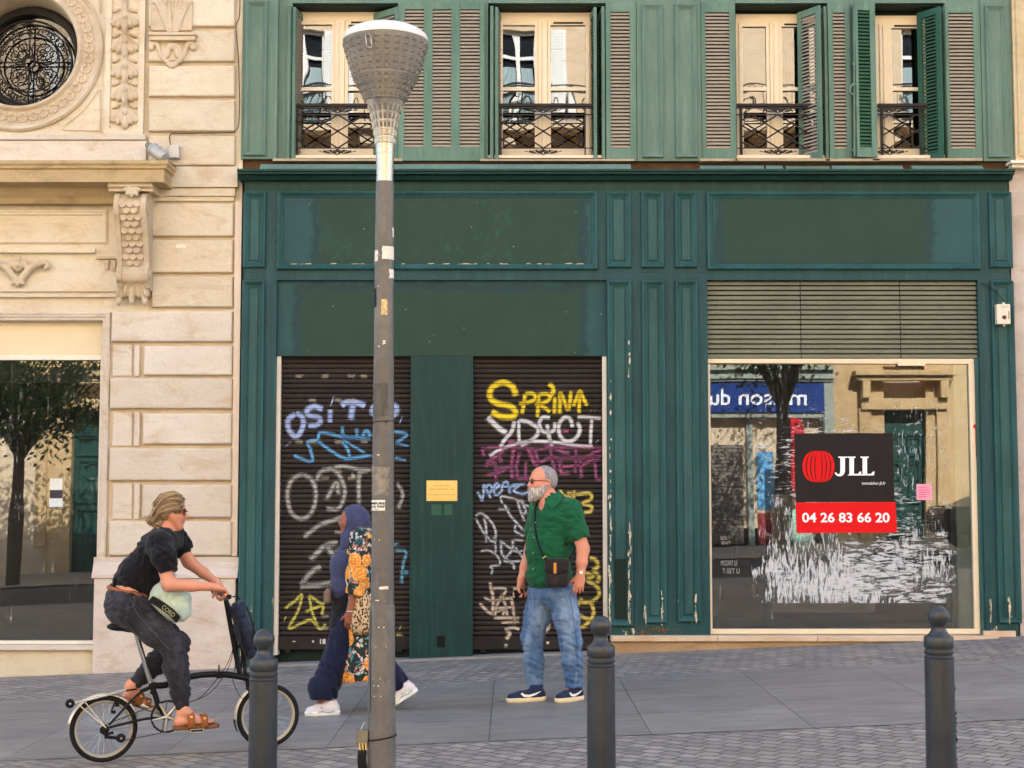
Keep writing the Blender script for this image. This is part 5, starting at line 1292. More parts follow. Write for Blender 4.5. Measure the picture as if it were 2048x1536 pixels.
for (a, b) in ((-14.6, -12.3), (-8.6, -1.2), (.2, 8.45), (12.1, 17)): mb.box(a, b, OY-.6, OY-.55, -2, 5)
mb.build('shop_interior', LT['black'], opp)
mb = MB(); mb.box(.2, 8.45, OY-.3, OY+.10, 4.55, 4.95); mb.box(.2, 8.45, OY-.3, OY+.22, 4.85, 4.95); mb.box(.2, 8.45, OY-.3, OY+.16, 4.62, 4.68); mb.box(8.2, 8.45, OY-.3, OY+.05, -1, 4.55)
mb.box(.2, 8.2, OY-.3, OY+.0, 3.6, 3.74)
mb.box(6.2, 6.35, OY-.3, OY-.2, -1, 3.6); mb.box(.2, 8.2, OY-.45, OY-.3, -1, .7)
mb.build('shopfront', simple('grey_shopfront', rgb(150, 158, 146), .6), opp)
mb = MB(); mb.box(.6, 8.2, OY-.02, OY+.06, 3.74, 4.5)
sg = mb.build('shop_sign', simple('blue_sign', rgb(30, 58, 120), .4, var=.04))
sgE = thing('shop_sign', 'blue shop sign with white lettering across the street, mirrored in the vacant shop window', 'sign', (4.4, OY, 4.1))
sg.name = 'sign_board'; sg.parent = sgE; sg.location = -Vector(sgE.location)
mb = MB(); add_text(mb, 'maison du don', 5.85, OY+.07, 4.13, 3.7, .42, .012, .01, flip=True); mb.build('lettering', simple('white_letters', rgb(240, 240, 240), .5, var=0), sgE)
mb = MB(); n = 26
for k in range(n): mb.box(5.1, 6.1, OY-.3, OY-.27+.02*(k % 2), .3+k*.1, .39+k*.1)
mb.build('far_roller_shutter', simple('far_roller', rgb(120, 112, 104), .6), opp)
for (nm, q, c_) in (('poster', (6.45, 6.9, 1.2, 2.7), rgb(96, 160, 200)), ('poster', (6.9, 7.9, .2, 2.2), rgb(160, 200, 176)), ('poster', (6.45, 7.0, .3, 1.1), rgb(150, 60, 60))):
    mb = MB(); mb.box(q[0], q[1], OY-.29, OY-.28, q[2], q[3]); mb.build(nm, simple('poster_paint', c_, .7, var=.5, vs=9), opp)
fl_ = MB()
P = [F(1, 1)]*0
mb = MB(); mb.tube([(7.05, OY+1.2, .2), (7.05, OY+1.2, 3.5)], .03, 8); fE = thing('feather_flag', 'red feather flag on a pole across the street, mirrored in the vacant shop window', 'flag', (7.05, OY+1.2, .2)); mb.build('pole', LT['iron'], fE)
mb = MB(); mb.prism([(7.06, 1.2), (7.42, 1.35), (7.45, 3.1), (7.3, 3.5), (7.06, 3.55)], OY+1.19, OY+1.21); mb.build('flag_cloth', simple('red_cloth', rgb(200, 40, 46), .8), fE)
# parked dark car on the far side of the road, seen mirrored in the shop panes
def car(cx, cy, label):
    e = thing('parked_car', label, 'car', (cx, cy, gz(cx)), 'cars parked across the street')
    g = gz(cx); S = SDF(.03)
    S.box((cx, cy, g+.62), (2.05, .84, .30), .2, .1); S.box((cx+.25, cy, g+1.1), (1.15, .70, .34), .25, .15)
    S.cone((cx-1.3, cy, g+.85), (cx-.6, cy, g+1.1), .25, .35, .3, ((0, 1, 0), 2))
    for wx2 in (-1.28, 1.28):
        for s_ in (-1, 1): S.cone((cx+wx2, cy+s_*.6, g+.33), (cx+wx2, cy+s_*1.0, g+.33), .37, .37, .01, None, '-')
    S.build('body', simple('black_car_paint', rgb(24, 26, 30), .15, .3, var=.05), e)
    for wx2 in (-1.28, 1.28):
        for s_ in (-1, 1):
            mb = MB(); mb.lathe([(.18, 0), (.30, .0), (.33, .04), (.33, .16), (.30, .2), (.18, .2)], (cx+wx2, cy+s_*.74-.1, g+.33), 28, axis=(0, 1, 0)); w_ = mb.build('wheel', simple('car_tyre', rgb(26, 26, 26), .9), e, smooth=True)
            mb = MB(); mb.lathe([(0, -.01), (.19, .0), (.19, .2), (0, .21)], (cx+wx2, cy+s_*.74-.1, g+.33), 20, axis=(0, 1, 0)); mb.build('rim', simple('car_rim', rgb(150, 150, 150), .3, .9), w_, smooth=True)
    mb = MB()
    for s_ in (-1, 1): mb.prism([(cx-.75, g+1.0), (cx+1.15, g+1.0), (cx+.95, g+1.36), (cx-.35, g+1.36)], cy+s_*.70-.012, cy+s_*.70+.012)
    mb.build('side_window', LT['opp_glass'], e)
    mb = MB(); mb.box(cx-2.03, cx-1.95, cy-.7, cy-.4, g+.62, g+.76); mb.build('headlight', LT['opp_white'], e)
car(10.9, -16.2, 'black parked car mirrored low in the vacant shop window'); car(-14.2, -16.2, 'black parked car mirrored in the window of the stone building')

# trees on the far pavement (mirrored)
LEAF = simple('tree_leaves', rgb(70, 92, 44), .6, var=.5, vs=2)
BARK = simple('tree_bark', rgb(96, 84, 70), .9, var=.3, bump=.01, bs=20)
def tree(x, y, h, r, label, seed, dens=120):
    rnd = random.Random(seed); g = gz(x); e = thing('street_tree', label, 'tree', (x, y, g), 'trees on the far pavement')
    mb = MB(); top = Vector((x+.1, y, g+h*.5)); mb.tube(smooth_path([(x, y, g-.1), (x+.06, y, g+h*.25), top], 4), [.17]*5+[.13]*4, 10)
    ends = []
    for k in range(9):
        a = 2*PI*k/9+rnd.random(); b = top+Vector((math.cos(a)*r*rnd.uniform(.5, .9), math.sin(a)*r*rnd.uniform(.5, .9), h*rnd.uniform(.1, .45)))
        mb.tube(smooth_path([top-Vector((0, 0, .4)), (top+b)/2+Vector((0, 0, .15)), b], 3), [.08, .07, .06, .05, .04, .03, .02], 6); ends += [b, (top+b)/2, b*.6+top*.4+Vector((0, 0, .3))]
    mb.build('trunk', BARK, e)
    mb = MB()
    for b in ends:
        for k in range(dens):
            d = Vector((rnd.gauss(0, .42), rnd.gauss(0, .42), rnd.gauss(-.05, .34))); p = b+d; n = Vector((rnd.gauss(0, 1), rnd.gauss(0, 1), rnd.gauss(0, 1))).normalized(); t = n.orthogonal().normalized(); s_ = rnd.uniform(.05, .11); u = n.cross(t)
            mb.add([p-t*s_, p+u*s_*.4, p+t*s_, p-u*s_*.4], [(0, 1, 2, 3)])
    o = mb.build('crown', LEAF, e, attr=('v', [0]*len(mb.v)))
tree(6.1, -19, 7.2, 1.7, 'leafy street tree mirrored in the vacant shop window', 3); tree(-11.3, -18.6, 6.4, 2.1, 'leafy street tree mirrored in the window of the stone building', 8, 260)

# ------------------------------------------------------------------ signs and boxes on the fronts
def rot_pt(p, c, a): return p
YB = .070
JE = thing('letting_sign', 'black and red estate agent sign with phone number stuck on the vacant shop window', 'sign', F(1690, 966, YB))
BLK = simple('sign_black', rgb(34, 29, 30), .6, var=.04); RED = simple('sign_red', rgb(212, 14, 22), .5, var=.05, vs=3); WHT = simple('sign_white', rgb(240, 240, 242), .5, var=0)
mb = MB(); v = [F(a, b, YB) for a, b in ((1589, 867), (1785, 866), (1789, 1004), (1592, 1004))]; mb.add([tuple(p) for p in v]+[(p.x, p.y+.004, p.z) for p in v], [(0, 1, 2, 3), (7, 6, 5, 4), (0, 1, 5, 4), (1, 2, 6, 5), (2, 3, 7, 6), (3, 0, 4, 7)]); mb.build('black_panel', BLK, JE)
mb = MB(); v = [F(a, b, YB-.001) for a, b in ((1592, 1005), (1791, 1004), (1794, 1065), (1594, 1066))]; mb.add([tuple(p) for p in v]+[(p.x, p.y+.005, p.z) for p in v], [(0, 1, 2, 3), (7, 6, 5, 4), (0, 1, 5, 4), (1, 2, 6, 5), (2, 3, 7, 6), (3, 0, 4, 7)]); mb.build('red_panel', RED, JE)
mb = MB(); cx, cy = 1637, 933
for sg in (-1, 1):
    for i, (bul, xo) in enumerate(((27, 9), (19, 5), (11, 1.5), (3.5, -2.5))):
        L_, R2 = [], []
        for k in range(21):
            t = -1+2*k/20; th = 3.2*(.35+.65*(1-t*t)); c_ = math.cos(t*PI/2)**.75*(bul-xo*0)+xo*(1 if True else 0)
            xx = cx+sg*(xo*.2+(bul)*math.cos(t*PI/2)**.7); yy = cy+31*math.sin(t*PI/2)
            L_.append((xx-th, yy)); R2.append((xx+th, yy))
        o_ = len(mb.v); pts = [F(a, b, YB-.003-.0004*i-.0002*(sg > 0)) for a, b in L_+R2]; mb.add(pts, [(k, k+1, 21+k+1, 21+k) for k in range(20)])
mb.build('striped_emblem', RED, JE)
def zq(pts): return [(1560+a/5.908, 840+b/5.908) for a, b in pts]
mb = MB()
def gpoly(pts, y=YB-.003):
    P = [F(a, b, y) for a, b in zq(pts)]; mb.add([(p.x, y, p.z) for p in P], [tuple(range(len(P)))])
gpoly([(688, 432), (790, 432), (790, 444), (768, 450), (768, 600), (760, 630), (744, 652), (716, 666), (688, 664), (664, 652), (648, 630), (650, 618), (668, 622), (680, 640), (700, 640), (710, 622), (712, 600), (712, 450), (688, 444)])
for dx in (0, 155):
    gpoly([(a+dx, b) for a, b in [(795, 432), (893, 432), (893, 444), (874, 450), (874, 636), (920, 636), (945, 608), (962, 610), (955, 655), (802, 655), (802, 645), (820, 640), (820, 450), (795, 444)]])
for o_ in (): pass
p = F(1560+1108/5.908, 840+752/5.908, YB-.003); add_text(mb, 'immobilier.jll.fr', p.x, YB-.003, p.z, .232, .038, 0, .0006)
mb.build('lettering', WHT, JE)
mb = MB(); p = F(1560+778/5.908, 840+1152/5.908, YB-.004); add_text(mb, '04 26 83 66 20', p.x, YB-.004, p.z, .865, .098, .022, .0008, spacing=1.0); mb.build('phone_number', WHT, JE)

PE = thing('brass_plaque', 'small engraved brass plaque on the green board between the roller shutters', 'plaque', F(884, 982, .04))
BR = NT('brass'); BR.base(BR.mix(BR.noise(5, 3), rgb(226, 196, 116), rgb(212, 178, 98))); BR.set(.5, .35, .4)
mb = MB(); mb.pbox(853, 961, 914.5, 1002, .038, .046); mb.build('plate', BR.m, PE, bevel=.0015)
mb = MB()
for (t_, px, py, w, h) in (('SORTIE PMR : 1 RUE', 883.5, 971.7, .165, .011), ('PORTE SECOURS PMR : 1 RUE', 883.8, 978.3, .245, .012), ('@ Renseignements administratifs', 883.6, 989.5, .265, .013)):
    p = F(px, py, .0375); add_text(mb, t_, p.x, .0375, p.z, w, h, 0, .0004)
mb.build('engraved_text', simple('engraving', rgb(120, 84, 36), .6, var=0), PE)

AE = thing('alarm_box', 'beige siren box with a brown round grille on the right green pilaster', 'alarm box', F(2007, 628, -.04))
x0, x1, z0, z1 = RC(1994, 608, 2021, 648, -.10); BG = simple('beige_plastic', rgb(216, 208, 190), .45, var=.06, vs=8)
mb = MB(); mb.prism([(x0, z0), (x1, z0), (x1, z1-.006), (x1-.006, z1), (x0+.006, z1), (x0, z1-.006)], -.10, -.03); mb.build('casing', BG, AE, bevel=.004)
mb = MB(); mb.lathe([(.0, .006), (.019, .006), (.021, 0)], (x0+.072, -.10, z0+.067), 24, axis=(0, -1, 0)); mb.build('grille', simple('brown_grille', rgb(92, 60, 58), .7), AE)
mb = MB(); mb.box(x1-.02, x1-.013, -.103, -.10, z0+.05, z0+.13); mb.build('key_slot', simple('dark_slot', rgb(96, 78, 62), .7), AE)
mb = MB(); mb.tube([((x0+x1)/2+.01, -.07, z1), ((x0+x1)/2+.01, -.07, z1+.02)], .012, 10); mb.tube([((x0+x1)/2+.01, -.07, z0-.02), ((x0+x1)/2+.01, -.07, z0)], .011, 10); mb.build('cable_gland', BG, AE)
mb = MB(); p = F(2008, 613, -.101); add_text(mb, 'LEGRA', p.x+.01, -.101, p.z, .07, .016, 0, .0004); mb.build('maker_mark', simple('grey_print', rgb(150, 146, 140), .6, var=0), AE)
mb = MB(); mb.tube(smooth_path([F(1962, 566, -.02), F(1975, 572, -.035), F(1992, 584, -.05), F(2004, 597, -.07), F(2008, 604, -.07)], 5), .0045, 6)
tag(mb.build('cable', simple('black_cable', rgb(28, 28, 28), .5, var=0), smooth=True), 'short black cable running down to the beige siren box', 'cable')

GREY = simple('grey_cast_metal', rgb(172, 172, 168), .4, .3, var=.08)
FE = thing('floodlight', 'grey cylindrical floodlight resting on the stone ledge', 'light', F(325, 318, -.12))
a, b = F(328, 316, -.16), F(303, 296, -.10); d = (a-b).normalized()
mb = MB(); mb.lathe([(0, 0), (.045, 0), (.058, .02), (.062, .06), (.062, .15), (.068, .155), (.068, .175), (.06, .18), (.05, .18), (.045, .17), (0, .17)], a, 28, axis=tuple(-d)); mb.build('lamp_housing', GREY, FE, smooth=True, auto=40)
mb = MB(); c0 = a-d*.175; mb.tube([c0, c0-d*.09], [.055, .022], 20); mb.build('hood', simple('grey_hood', rgb(128, 130, 122), .5, .2), FE, smooth=True, auto=40)
mb = MB(); mb.tube([a-d*.10+Vector((.04, -.04, .05)), a-d*.10+Vector((.055, .02, .02)), F(334, 314, -.06)], .010, 8); mb.ball(F(334, 314, -.06), .02, 10); mb.build('bracket', GREY, FE, smooth=True)
mb = MB(); mb.tube([F(325, 318, -.10), F(325, 325, -.10)], .02, 8); mb.build('foot', GREY, FE)
JB = thing('junction_box', 'square grey junction box on the rusticated stone wall beside the floodlight', 'junction box', F(347, 303, .03))
mb = MB(); mb.pbox(336, 290, 358, 316, -.03, .06); mb.build('casing', GREY, JB, bevel=.004); mb = MB(); mb.pbox(337.5, 293, 357, 315, -.034, -.03); mb.build('lid', GREY, JB, bevel=.003)
WIRE = simple('brown_cable', rgb(92, 78, 64), .6, var=.1)
mb = MB(); P = [F(341, 290, .0), F(339, 276, .03), F(343, 268, .035), (F(360, 267, .035)), F(460, 265, .035), F(469, 262, .02), F(476, 254, .02), F(478.5, 230, .0), F(479, 190, .01), F(477, 120, .0), F(473, 70, .01), F(472, 50, .02), F(479, 30, 0), F(480, -30, 0)]
mb.tube(smooth_path(P, 5), .006, 6); tag(mb.build('cable', WIRE, smooth=True), 'long brown cable from the grey junction box up the edge of the stone wall', 'cable')
mb = MB(); mb.pbox(352, 489, 371, 496, YW-.0575, YW-.055); tag(mb.build('sticker', simple('white_sticker', rgb(226, 220, 206), .6, var=.1, vs=60)), 'tiny white label stuck on a stone block right of the console bracket', 'sticker')
pk = RC(1833, 968, 1864, 1000, .078); mb = MB(); mb.box(pk[0], pk[1], .0765, .079, pk[2], pk[3])
pE = thing('pink_notice', 'small pink and white notice fixed on the vacant shop window right of the letting sign', 'notice', ((pk[0]+pk[1])/2, .077, pk[2])); mb.build('sheet', simple('pink_paper', rgb(232, 150, 176), .6, var=.12, vs=30), pE)
mb = MB(); rnd = random.Random(2)
for k in range(5): mb.box(pk[0]+.02, pk[1]-.02-rnd.random()*.04, .0755, .0765, pk[2]+.03+k*.022, pk[2]+.036+k*.022)
mb.build('printed_lines', simple('pink_ink', rgb(190, 60, 110), .6, var=0), pE)
mb = MB(); p = F(1951, 853, .044); mb.lathe([(0, .0015), (.022, .0015), (.024, 0)], p, 16, axis=(0, -1, 0)); mb.box(p.x-.004, p.x+.002, .0435, .045, p.z-.3, p.z); mb.build('paint_spot', simple('red_paint_spot', rgb(196, 30, 60), .5, var=0), sw, label='red paint spot on the right window frame')
# papers on the stone building's shop window
for (q, c_) in (((100, 957, 125, 980), rgb(206, 210, 206)), ((100, 980, 125, 996), rgb(60, 58, 64)), ((98, 997, 125, 1014), rgb(200, 208, 214))):
    mb = MB(); mb.pbox(*q, .2035, .2048)
    tag(mb.build('notice', simple('notice_paper', c_, .6, var=.15, vs=50)), {957: 'uppermost pale paper on the glass of the stone building', 980: 'dark paper between two pale ones on the glass of the stone building', 997: 'lowest pale paper on the glass of the stone building'}[q[1]], 'notice', 'papers stuck on the shop glass')

# ------------------------------------------------------------------ street lamp
YLm = -6.45
A0, A1 = F(762.5, 1600, YLm), F(769.6, 360, YLm); A0.z = gz(A0.x)-.03
def ax(py):
    p = F(770, py, YLm); t = (p.z-A0.z)/(A1.z-A0.z); return A0+(A1-A0)*t
SL_ = (F(1124, 800, YLm).x-F(1024, 800, YLm).x)/100       # metres per pixel at the lamp
LE = thing('street_lamp', 'tall grey steel street lamp with a cone shaped glass head and torn stickers', 'street lamp', (A0.x, A0.y, gz(A0.x)))
axd = (A1-A0).normalized()
def ringprof(mb, prof, n=48):
    v = []; f = []; x = Vector((1, 0, 0)); y = axd.cross(x).normalized()
    for (py, r) in prof:
        c_ = ax(py)
        for k in range(n): a = 2*PI*k/n; v.append(c_+(x*math.cos(a)+y*math.sin(a))*r*SL_)
    for i in range(len(prof)-1):
        for k in range(n): k2 = (k+1) % n; f.append((i*n+k, i*n+k2, (i+1)*n+k2, (i+1)*n+k))
    mb.add(v, f)
PM = NT('pole_paint'); n1 = PM.noise(2.5, 7, .7, PM.co((1, 1, .8))); n2 = PM.noise(12, 8, .75, PM.co((1, 1, .5)))
c = PM.mix(PM.ramp(n1, [(.35, 0), (.65, 1)]), rgb(112, 107, 102), rgb(88, 85, 82)); c = PM.mix(PM.ramp(n2, [(.5, 0), (.75, .6)]), c, rgb(140, 132, 122))
n3 = PM.noise(5, 6, .7, PM.co((1, 1, .3), loc=(9, 1, 1))); c = PM.mix(PM.ramp(n3, [(.55, 0), (.7, .55)]), c, rgb(70, 66, 63)); PM.base(c); PM.set(.45, .15, .3); PM.bump(n2, .0008)
mb = MB(); ringprof(mb, [(1600, 29), (1536, 28.2), (1300, 25.6), (1213, 24.6), (1210, 24.3), (1208, 22.8), (1000, 21.8), (840, 20.9), (700, 20), (500, 18.9), (370, 18), (364, 17.8)]); mb.build('pole', PM.m, LE, smooth=True, auto=30)
MT = NT('brushed_steel'); MT.base(rgb(176, 172, 164)); MT.set(MT.ramp(MT.noise(8, 5, .7, MT.co((1, 1, 6))), [(.3, .22), (.7, .42)]), .9, .5)
mb = MB(); ringprof(mb, [(366, 17.4), (350, 17.0), (310, 18.2), (288, 19.5), (262, 23), (240, 27.5), (222, 32), (207, 37), (203, 39)])
for row, (p0, p1, r0, r1) in enumerate(((289, 278, 19.6, 20.8), (275, 262, 21.2, 23.2), (259, 246, 23.8, 26.4), (243, 230, 27, 30.2), (227, 213, 31, 35.3))):
    for k in range(20):                    # embossed pads
        a = 2*PI*k/20+.08; da = .115
        x = Vector((1, 0, 0)); y = axd.cross(x).normalized(); v = []
        for (py, r, e) in ((p0, r0, 0), (p1, r1, 0), (p0-1.5, r0+1.1, 1), (p1+1.5, r1+1.1, 1)):
            for s_ in (-1, 1):
                aa = a+s_*da*(1 if not e else .75); v.append(ax(py)+(x*math.cos(aa)+y*math.sin(aa))*r*SL_)
        mb.add(v, [(4, 5, 7, 6), (0, 1, 5, 4), (2, 3, 7, 6), (0, 2, 6, 4), (1, 3, 7, 5)])
mb.build('steel_collar', MT.m, LE, smooth=True, auto=25)
GM = NT('lamp_glass'); t = GM.t; GM.base(rgb(150, 148, 142)); 
gn = GM.noise(3, 3, .6, GM.co()); GM.base(GM.mix(GM.ramp(gn, [(.3, 0), (.7, 1)]), rgb(158, 155, 150), rgb(176, 172, 164))); GM.set(.15, 0, .5)
trn = GM.n('ShaderNodeBsdfTransparent'); trn.inputs[0].default_value = (.62, .61, .58, 1); mx = GM.n('ShaderNodeMixShader'); mx.inputs[0].default_value = .46
GM.L(trn.outputs[0], mx.inputs[1]); GM.L(GM.p.outputs[0], mx.inputs[2]); GM.L(mx.outputs[0], GM.out.inputs[0])
mb = MB(); prof = [(206, 38.5)]
rws = [(206, 39), (190, 46.5), (176, 54), (160, 64.5)]
ringprof(mb, [(204, 39), (203, 41), (190, 47.5), (189, 46.5), (176, 53.5), (175, 55), (158, 65.5), (156, 64.5), (154, 66), (120, 77), (100, 83), (90, 86), (86, 86.5)], 64)
rnd = random.Random(4)
for row in range(10):
    p0 = 200-row*11.4; 
    def rad(py): return float(np.interp(-py, [-206, -156, -100, -86], [39, 65.3, 83, 86.5]))
    for k in range(26):
        a = 2*PI*k/26; da = .075; x = Vector((1, 0, 0)); y = axd.cross(x).normalized(); v = []
        for (py, e) in ((p0, 0), (p0-8, 0), (p0-2, 1), (p0-6.5, 1)):
            for s_ in (-1, 1): aa = a+s_*da*(1 if not e else .6); v.append(ax(py)+(x*math.cos(aa)+y*math.sin(aa))*(rad(py)+(2.6 if e else .1))*SL_)
        mb.add(v, [(4, 5, 7, 6), (0, 1, 5, 4), (2, 3, 7, 6), (0, 2, 6, 4), (1, 3, 7, 5)])
mb.build('glass_cone', GM.m, LE, smooth=True, auto=30)
mb = MB(); ringprof(mb, [(204, 30), (150, 40), (120, 30), (119, 0.5)], 24); mb.build('inner_reflector', MT.m, LE, smooth=True)
mb = MB(); ringprof(mb, [(86, 80), (85, 87), (80, 87), (72, 84), (64, 74), (58, 60), (54, 40), (52, 18), (51.5, .5)], 64)
CAPM = NT('lamp_cap'); CAPM.base(rgb(214, 212, 208)); CAPM.set(.25, 0, .5); mb.build('cap', CAPM.m, LE, smooth=True, auto=50)
mb = MB(); q = ax(88); 
for (a, b) in ((733, 747),):
    x0_, x1_ = F(a, 70, YLm).x, F(b, 70, YLm).x; pts = [F((a+b)/2-4, 60, YLm-.19), F((a+b)/2-4, 70, YLm-.225), F((a+b)/2-2, 88, YLm-.238), F((a+b)/2-1, 92, YLm-.232)]
    for dx in (-.014, .014): mb.tube([p_+Vector((dx, 0, 0)) for p_ in pts], .0035, 6)
    mb.tube([pts[-1]+Vector((-.014, 0, 0)), pts[-1]+Vector((0, 0, -.012)), pts[-1]+Vector((.014, 0, 0))], .0035, 6)
mb.build('clasp', MT.m, LE, smooth=True)
# access door in the sleeve
def pole_patch(mb, px0, px1, py0, py1, off=.8, n=10, jag=0, seed=1, m=6):
    rnd = random.Random(seed); rows_ = []; x = Vector((1, 0, 0)); y = axd.cross(x).normalized()
    def rr(py): return float(np.interp(py, [364, 500, 700, 1000, 1208, 1209, 1213, 1536], [17.8, 18.9, 20, 21.8, 22.8, 24.3, 24.6, 28.2]))
    v = []
    for j in range(m+1):
        py = py0+(py1-py0)*j/m; c_ = ax(py); cpx = 1024+(c_.x/(YLm-CY))*FPX*1.0 if False else None
        sc_ = F(1000, py, YLm); cxp = 1000+(c_.x-sc_.x)/SL_
        for i in range(n+1):
            px = px0+(px1-px0)*i/n+(rnd.uniform(-jag, jag) if i in (0, n) else 0); pyj = py+(rnd.uniform(-jag, jag) if j in (0, m) else 0)
            r = rr(pyj); s_ = max(-.995, min(.995, (px-cxp)/r)); a = math.asin(s_); R_ = (r+off)*SL_
            v.append(ax(pyj)+Vector((math.sin(a)*R_, -math.cos(a)*R_, 0)))
    mb.add(v, [(j*(n+1)+i, j*(n+1)+i+1, (j+1)*(n+1)+i+1, (j+1)*(n+1)+i) for j in range(m) for i in range(n)])
mb = MB(); pole_patch(mb, 736, 746, 1218, 1424, .9, 4); mb.build('access_door', PM.m, LE, smooth=True)
mb = MB()
for (a, b, c_, d_) in ((745.5, 747, 1220, 1422),): pole_patch(mb, a, b, c_, d_, .6, 1)
pole_patch(mb, 737, 746, 1423, 1424.6, .6, 3); mb.build('door_seam', simple('dark_seam', rgb(44, 42, 40), .7), LE)
STK = simple('torn_paper', rgb(222, 214, 204), .7, var=.12, vs=30)
for (q, mt, lab, jg) in (((764, 787.2, 495, 521), STK, 'torn white sticker near the top of the pole', .8), ((748.5, 756, 502, 524), STK, None, 1), ((778, 789.5, 541, 558), STK, None, 1.2), ((783, 788.6, 456, 476), STK, None, 1),
                     ((763, 775, 601, 632), simple('yellowed_sticker', rgb(196, 172, 122), .6, var=.45, vs=60), 'narrow yellowed number sticker', 0), ((748.5, 753, 578, 616), simple('black_sticker', rgb(36, 28, 30), .6, var=.3), None, .8),
                     ((751, 779, 731, 767), simple('grey_patch', rgb(104, 98, 92), .6, var=.1, vs=9), None, .3), ((747, 777, 768, 834), simple('scraped_glue', rgb(84, 80, 76), .6, var=.5, vs=22, stretch=(1, 1, .2)), 'dark scraped glue patch', 1.0),
                     ((743.5, 780, 934, 990), simple('torn_poster', rgb(132, 124, 114), .65, var=.4, vs=25, bump=.004, bs=40), 'torn wrinkled poster remains', 2.0)):
    mb = MB(); pole_patch(mb, q[0], q[1], q[2], q[3], .5, 10, jg, int(q[2]), 10); mb.build('sticker', mt, LE, label=lab, smooth=True)
mb = MB(); pole_patch(mb, 741.5, 773, 1000, 1021, .6, 10); lbl = mb.build('sticker', simple('white_vinyl', rgb(228, 224, 218), .5, var=.04), LE, label='white sticker with bold black words')
mb = MB(); c_ = ax(1010)
def wrap_text(mb, txt, pxc, pyc, w, h, bold):
    tmp = MB(); p = F(pxc, pyc, YLm); add_text(tmp, txt, p.x, 0, p.z, w, h, bold, .0003); cc = ax(pyc); R_ = 22.1*SL_+.0025
    vs = []
    for (x_, y_, z_) in tmp.v:
        s_ = max(-.99, min(.99, (x_-cc.x)/R_)); a = math.asin(s_); vs.append((cc.x+R_*math.sin(a), cc.y-R_*math.cos(a)+y_-.0008, z_))
    mb.add(vs, tmp.f)
wrap_text(mb, 'MEURE', 757.5, 1006.5, .078, .013, .03); wrap_text(mb, 'LA PAF', 757.5, 1013, .078, .013, .03); wrap_text(mb, '~~~', 755, 1018.5, .02, .004, 0)
mb.build('lettering', simple('black_ink', rgb(20, 20, 20), .6, var=0), lbl)
rnd = random.Random(9); mb = MB()
for k in range(14): py = rnd.uniform(400, 1500); px = ax(py).x/SL_+1024; pole_patch(mb, 765+rnd.uniform(-14, 14), 765+rnd.uniform(-14, 14)+1.8, py, py+2.2, .4, 1, .5, k, 1)
pole_patch(mb, 766, 772, 682, 690, .5, 2, 1.5, 5, 2); pole_patch(mb, 762, 780, 1172, 1177, .5, 4, 1, 6, 2); mb.build('paint_chips', STK, LE)
# ties round the pole
def tie(py, tilt, r_off, thick):
    cc = ax(py); R_ = float(np.interp(py, [845, 1470], [21.1, 27.6]))*SL_+r_off
    return [cc+Vector((R_*math.cos(a), R_*math.sin(a), tilt*math.cos(a))) for a in [2*PI*k/40 for k in range(40)]]
mb = MB(); mb.tube(tie(843, .003, .002, 0), .0028, 6, closed=True); p = F(773, 843, YLm-.06); mb.box(p.x-.006, p.x+.004, p.y-.004, p.y+.004, p.z-.006, p.z+.006); mb.tube(smooth_path([F(744, 845, YLm-.0), F(736, 847, YLm-.03), F(728, 852, YLm-.05)], 4), .0022, 5)
tag(mb.build('wire_tie', simple('rusty_wire', rgb(60, 48, 42), .6), smooth=True), 'thin dark wire tied round the middle of the street lamp pole', 'wire')
ke = thing('key_safe', 'small grey metal key lock box strapped low on the street lamp pole', 'lock box', F(724, 1475, YLm-.02))
BX = simple('galvanised_box', rgb(126, 122, 108), .45, .5, var=.2, vs=20)
mb = MB(); q = RC(712, 1461, 736, 1489, YLm-.05); mb.chbox(q[0], q[1], q[2], q[3], YLm-.05, YLm-.0, .004); mb.build('casing', BX, ke)
mb = MB(); mb.tube([F(722, 1461, YLm-.03), F(727, 1448, YLm-.03), F(731, 1444, YLm-.03)], .003, 6); mb.build('shackle', MT.m, ke)
mb = MB(); mb.tube([F(790, 1466, YLm-.0)]+[ax(1474)+Vector((math.sin(a)*.0805, -math.cos(a)*.0805, .013*math.sin(a))) for a in [1.5-k*.2 for k in range(14)]]+[F(733, 1480, YLm-.03)], .0045, 6); mb.build('strap', simple('black_strap', rgb(34, 30, 28), .5), ke)
mb = MB()
for (px, l, r_) in ((721, 44, .012), (730, 42, .013), (726, 40, .011)):
    mb.tube(smooth_path([F(px, 1488, YLm-.045), F(px-1, 1502, YLm-.05), F(px-2, 1520, YLm-.05), F(px+1, 1490+l+18, YLm-.045)], 4), [.005]*4+[r_]*8+[r_*.7], 8)
mb.build('hanging_padlocks', simple('black_rubber_padlocks', rgb(34, 33, 33), .5, .1, var=.2), ke, smooth=True)
mb = MB()
for px in (719, 725, 731): mb.tube([F(px, 1486, YLm-.052), F(px+1, 1500, YLm-.056)], .0045, 6)
mb.build('brass_shackles', BR.m, ke)

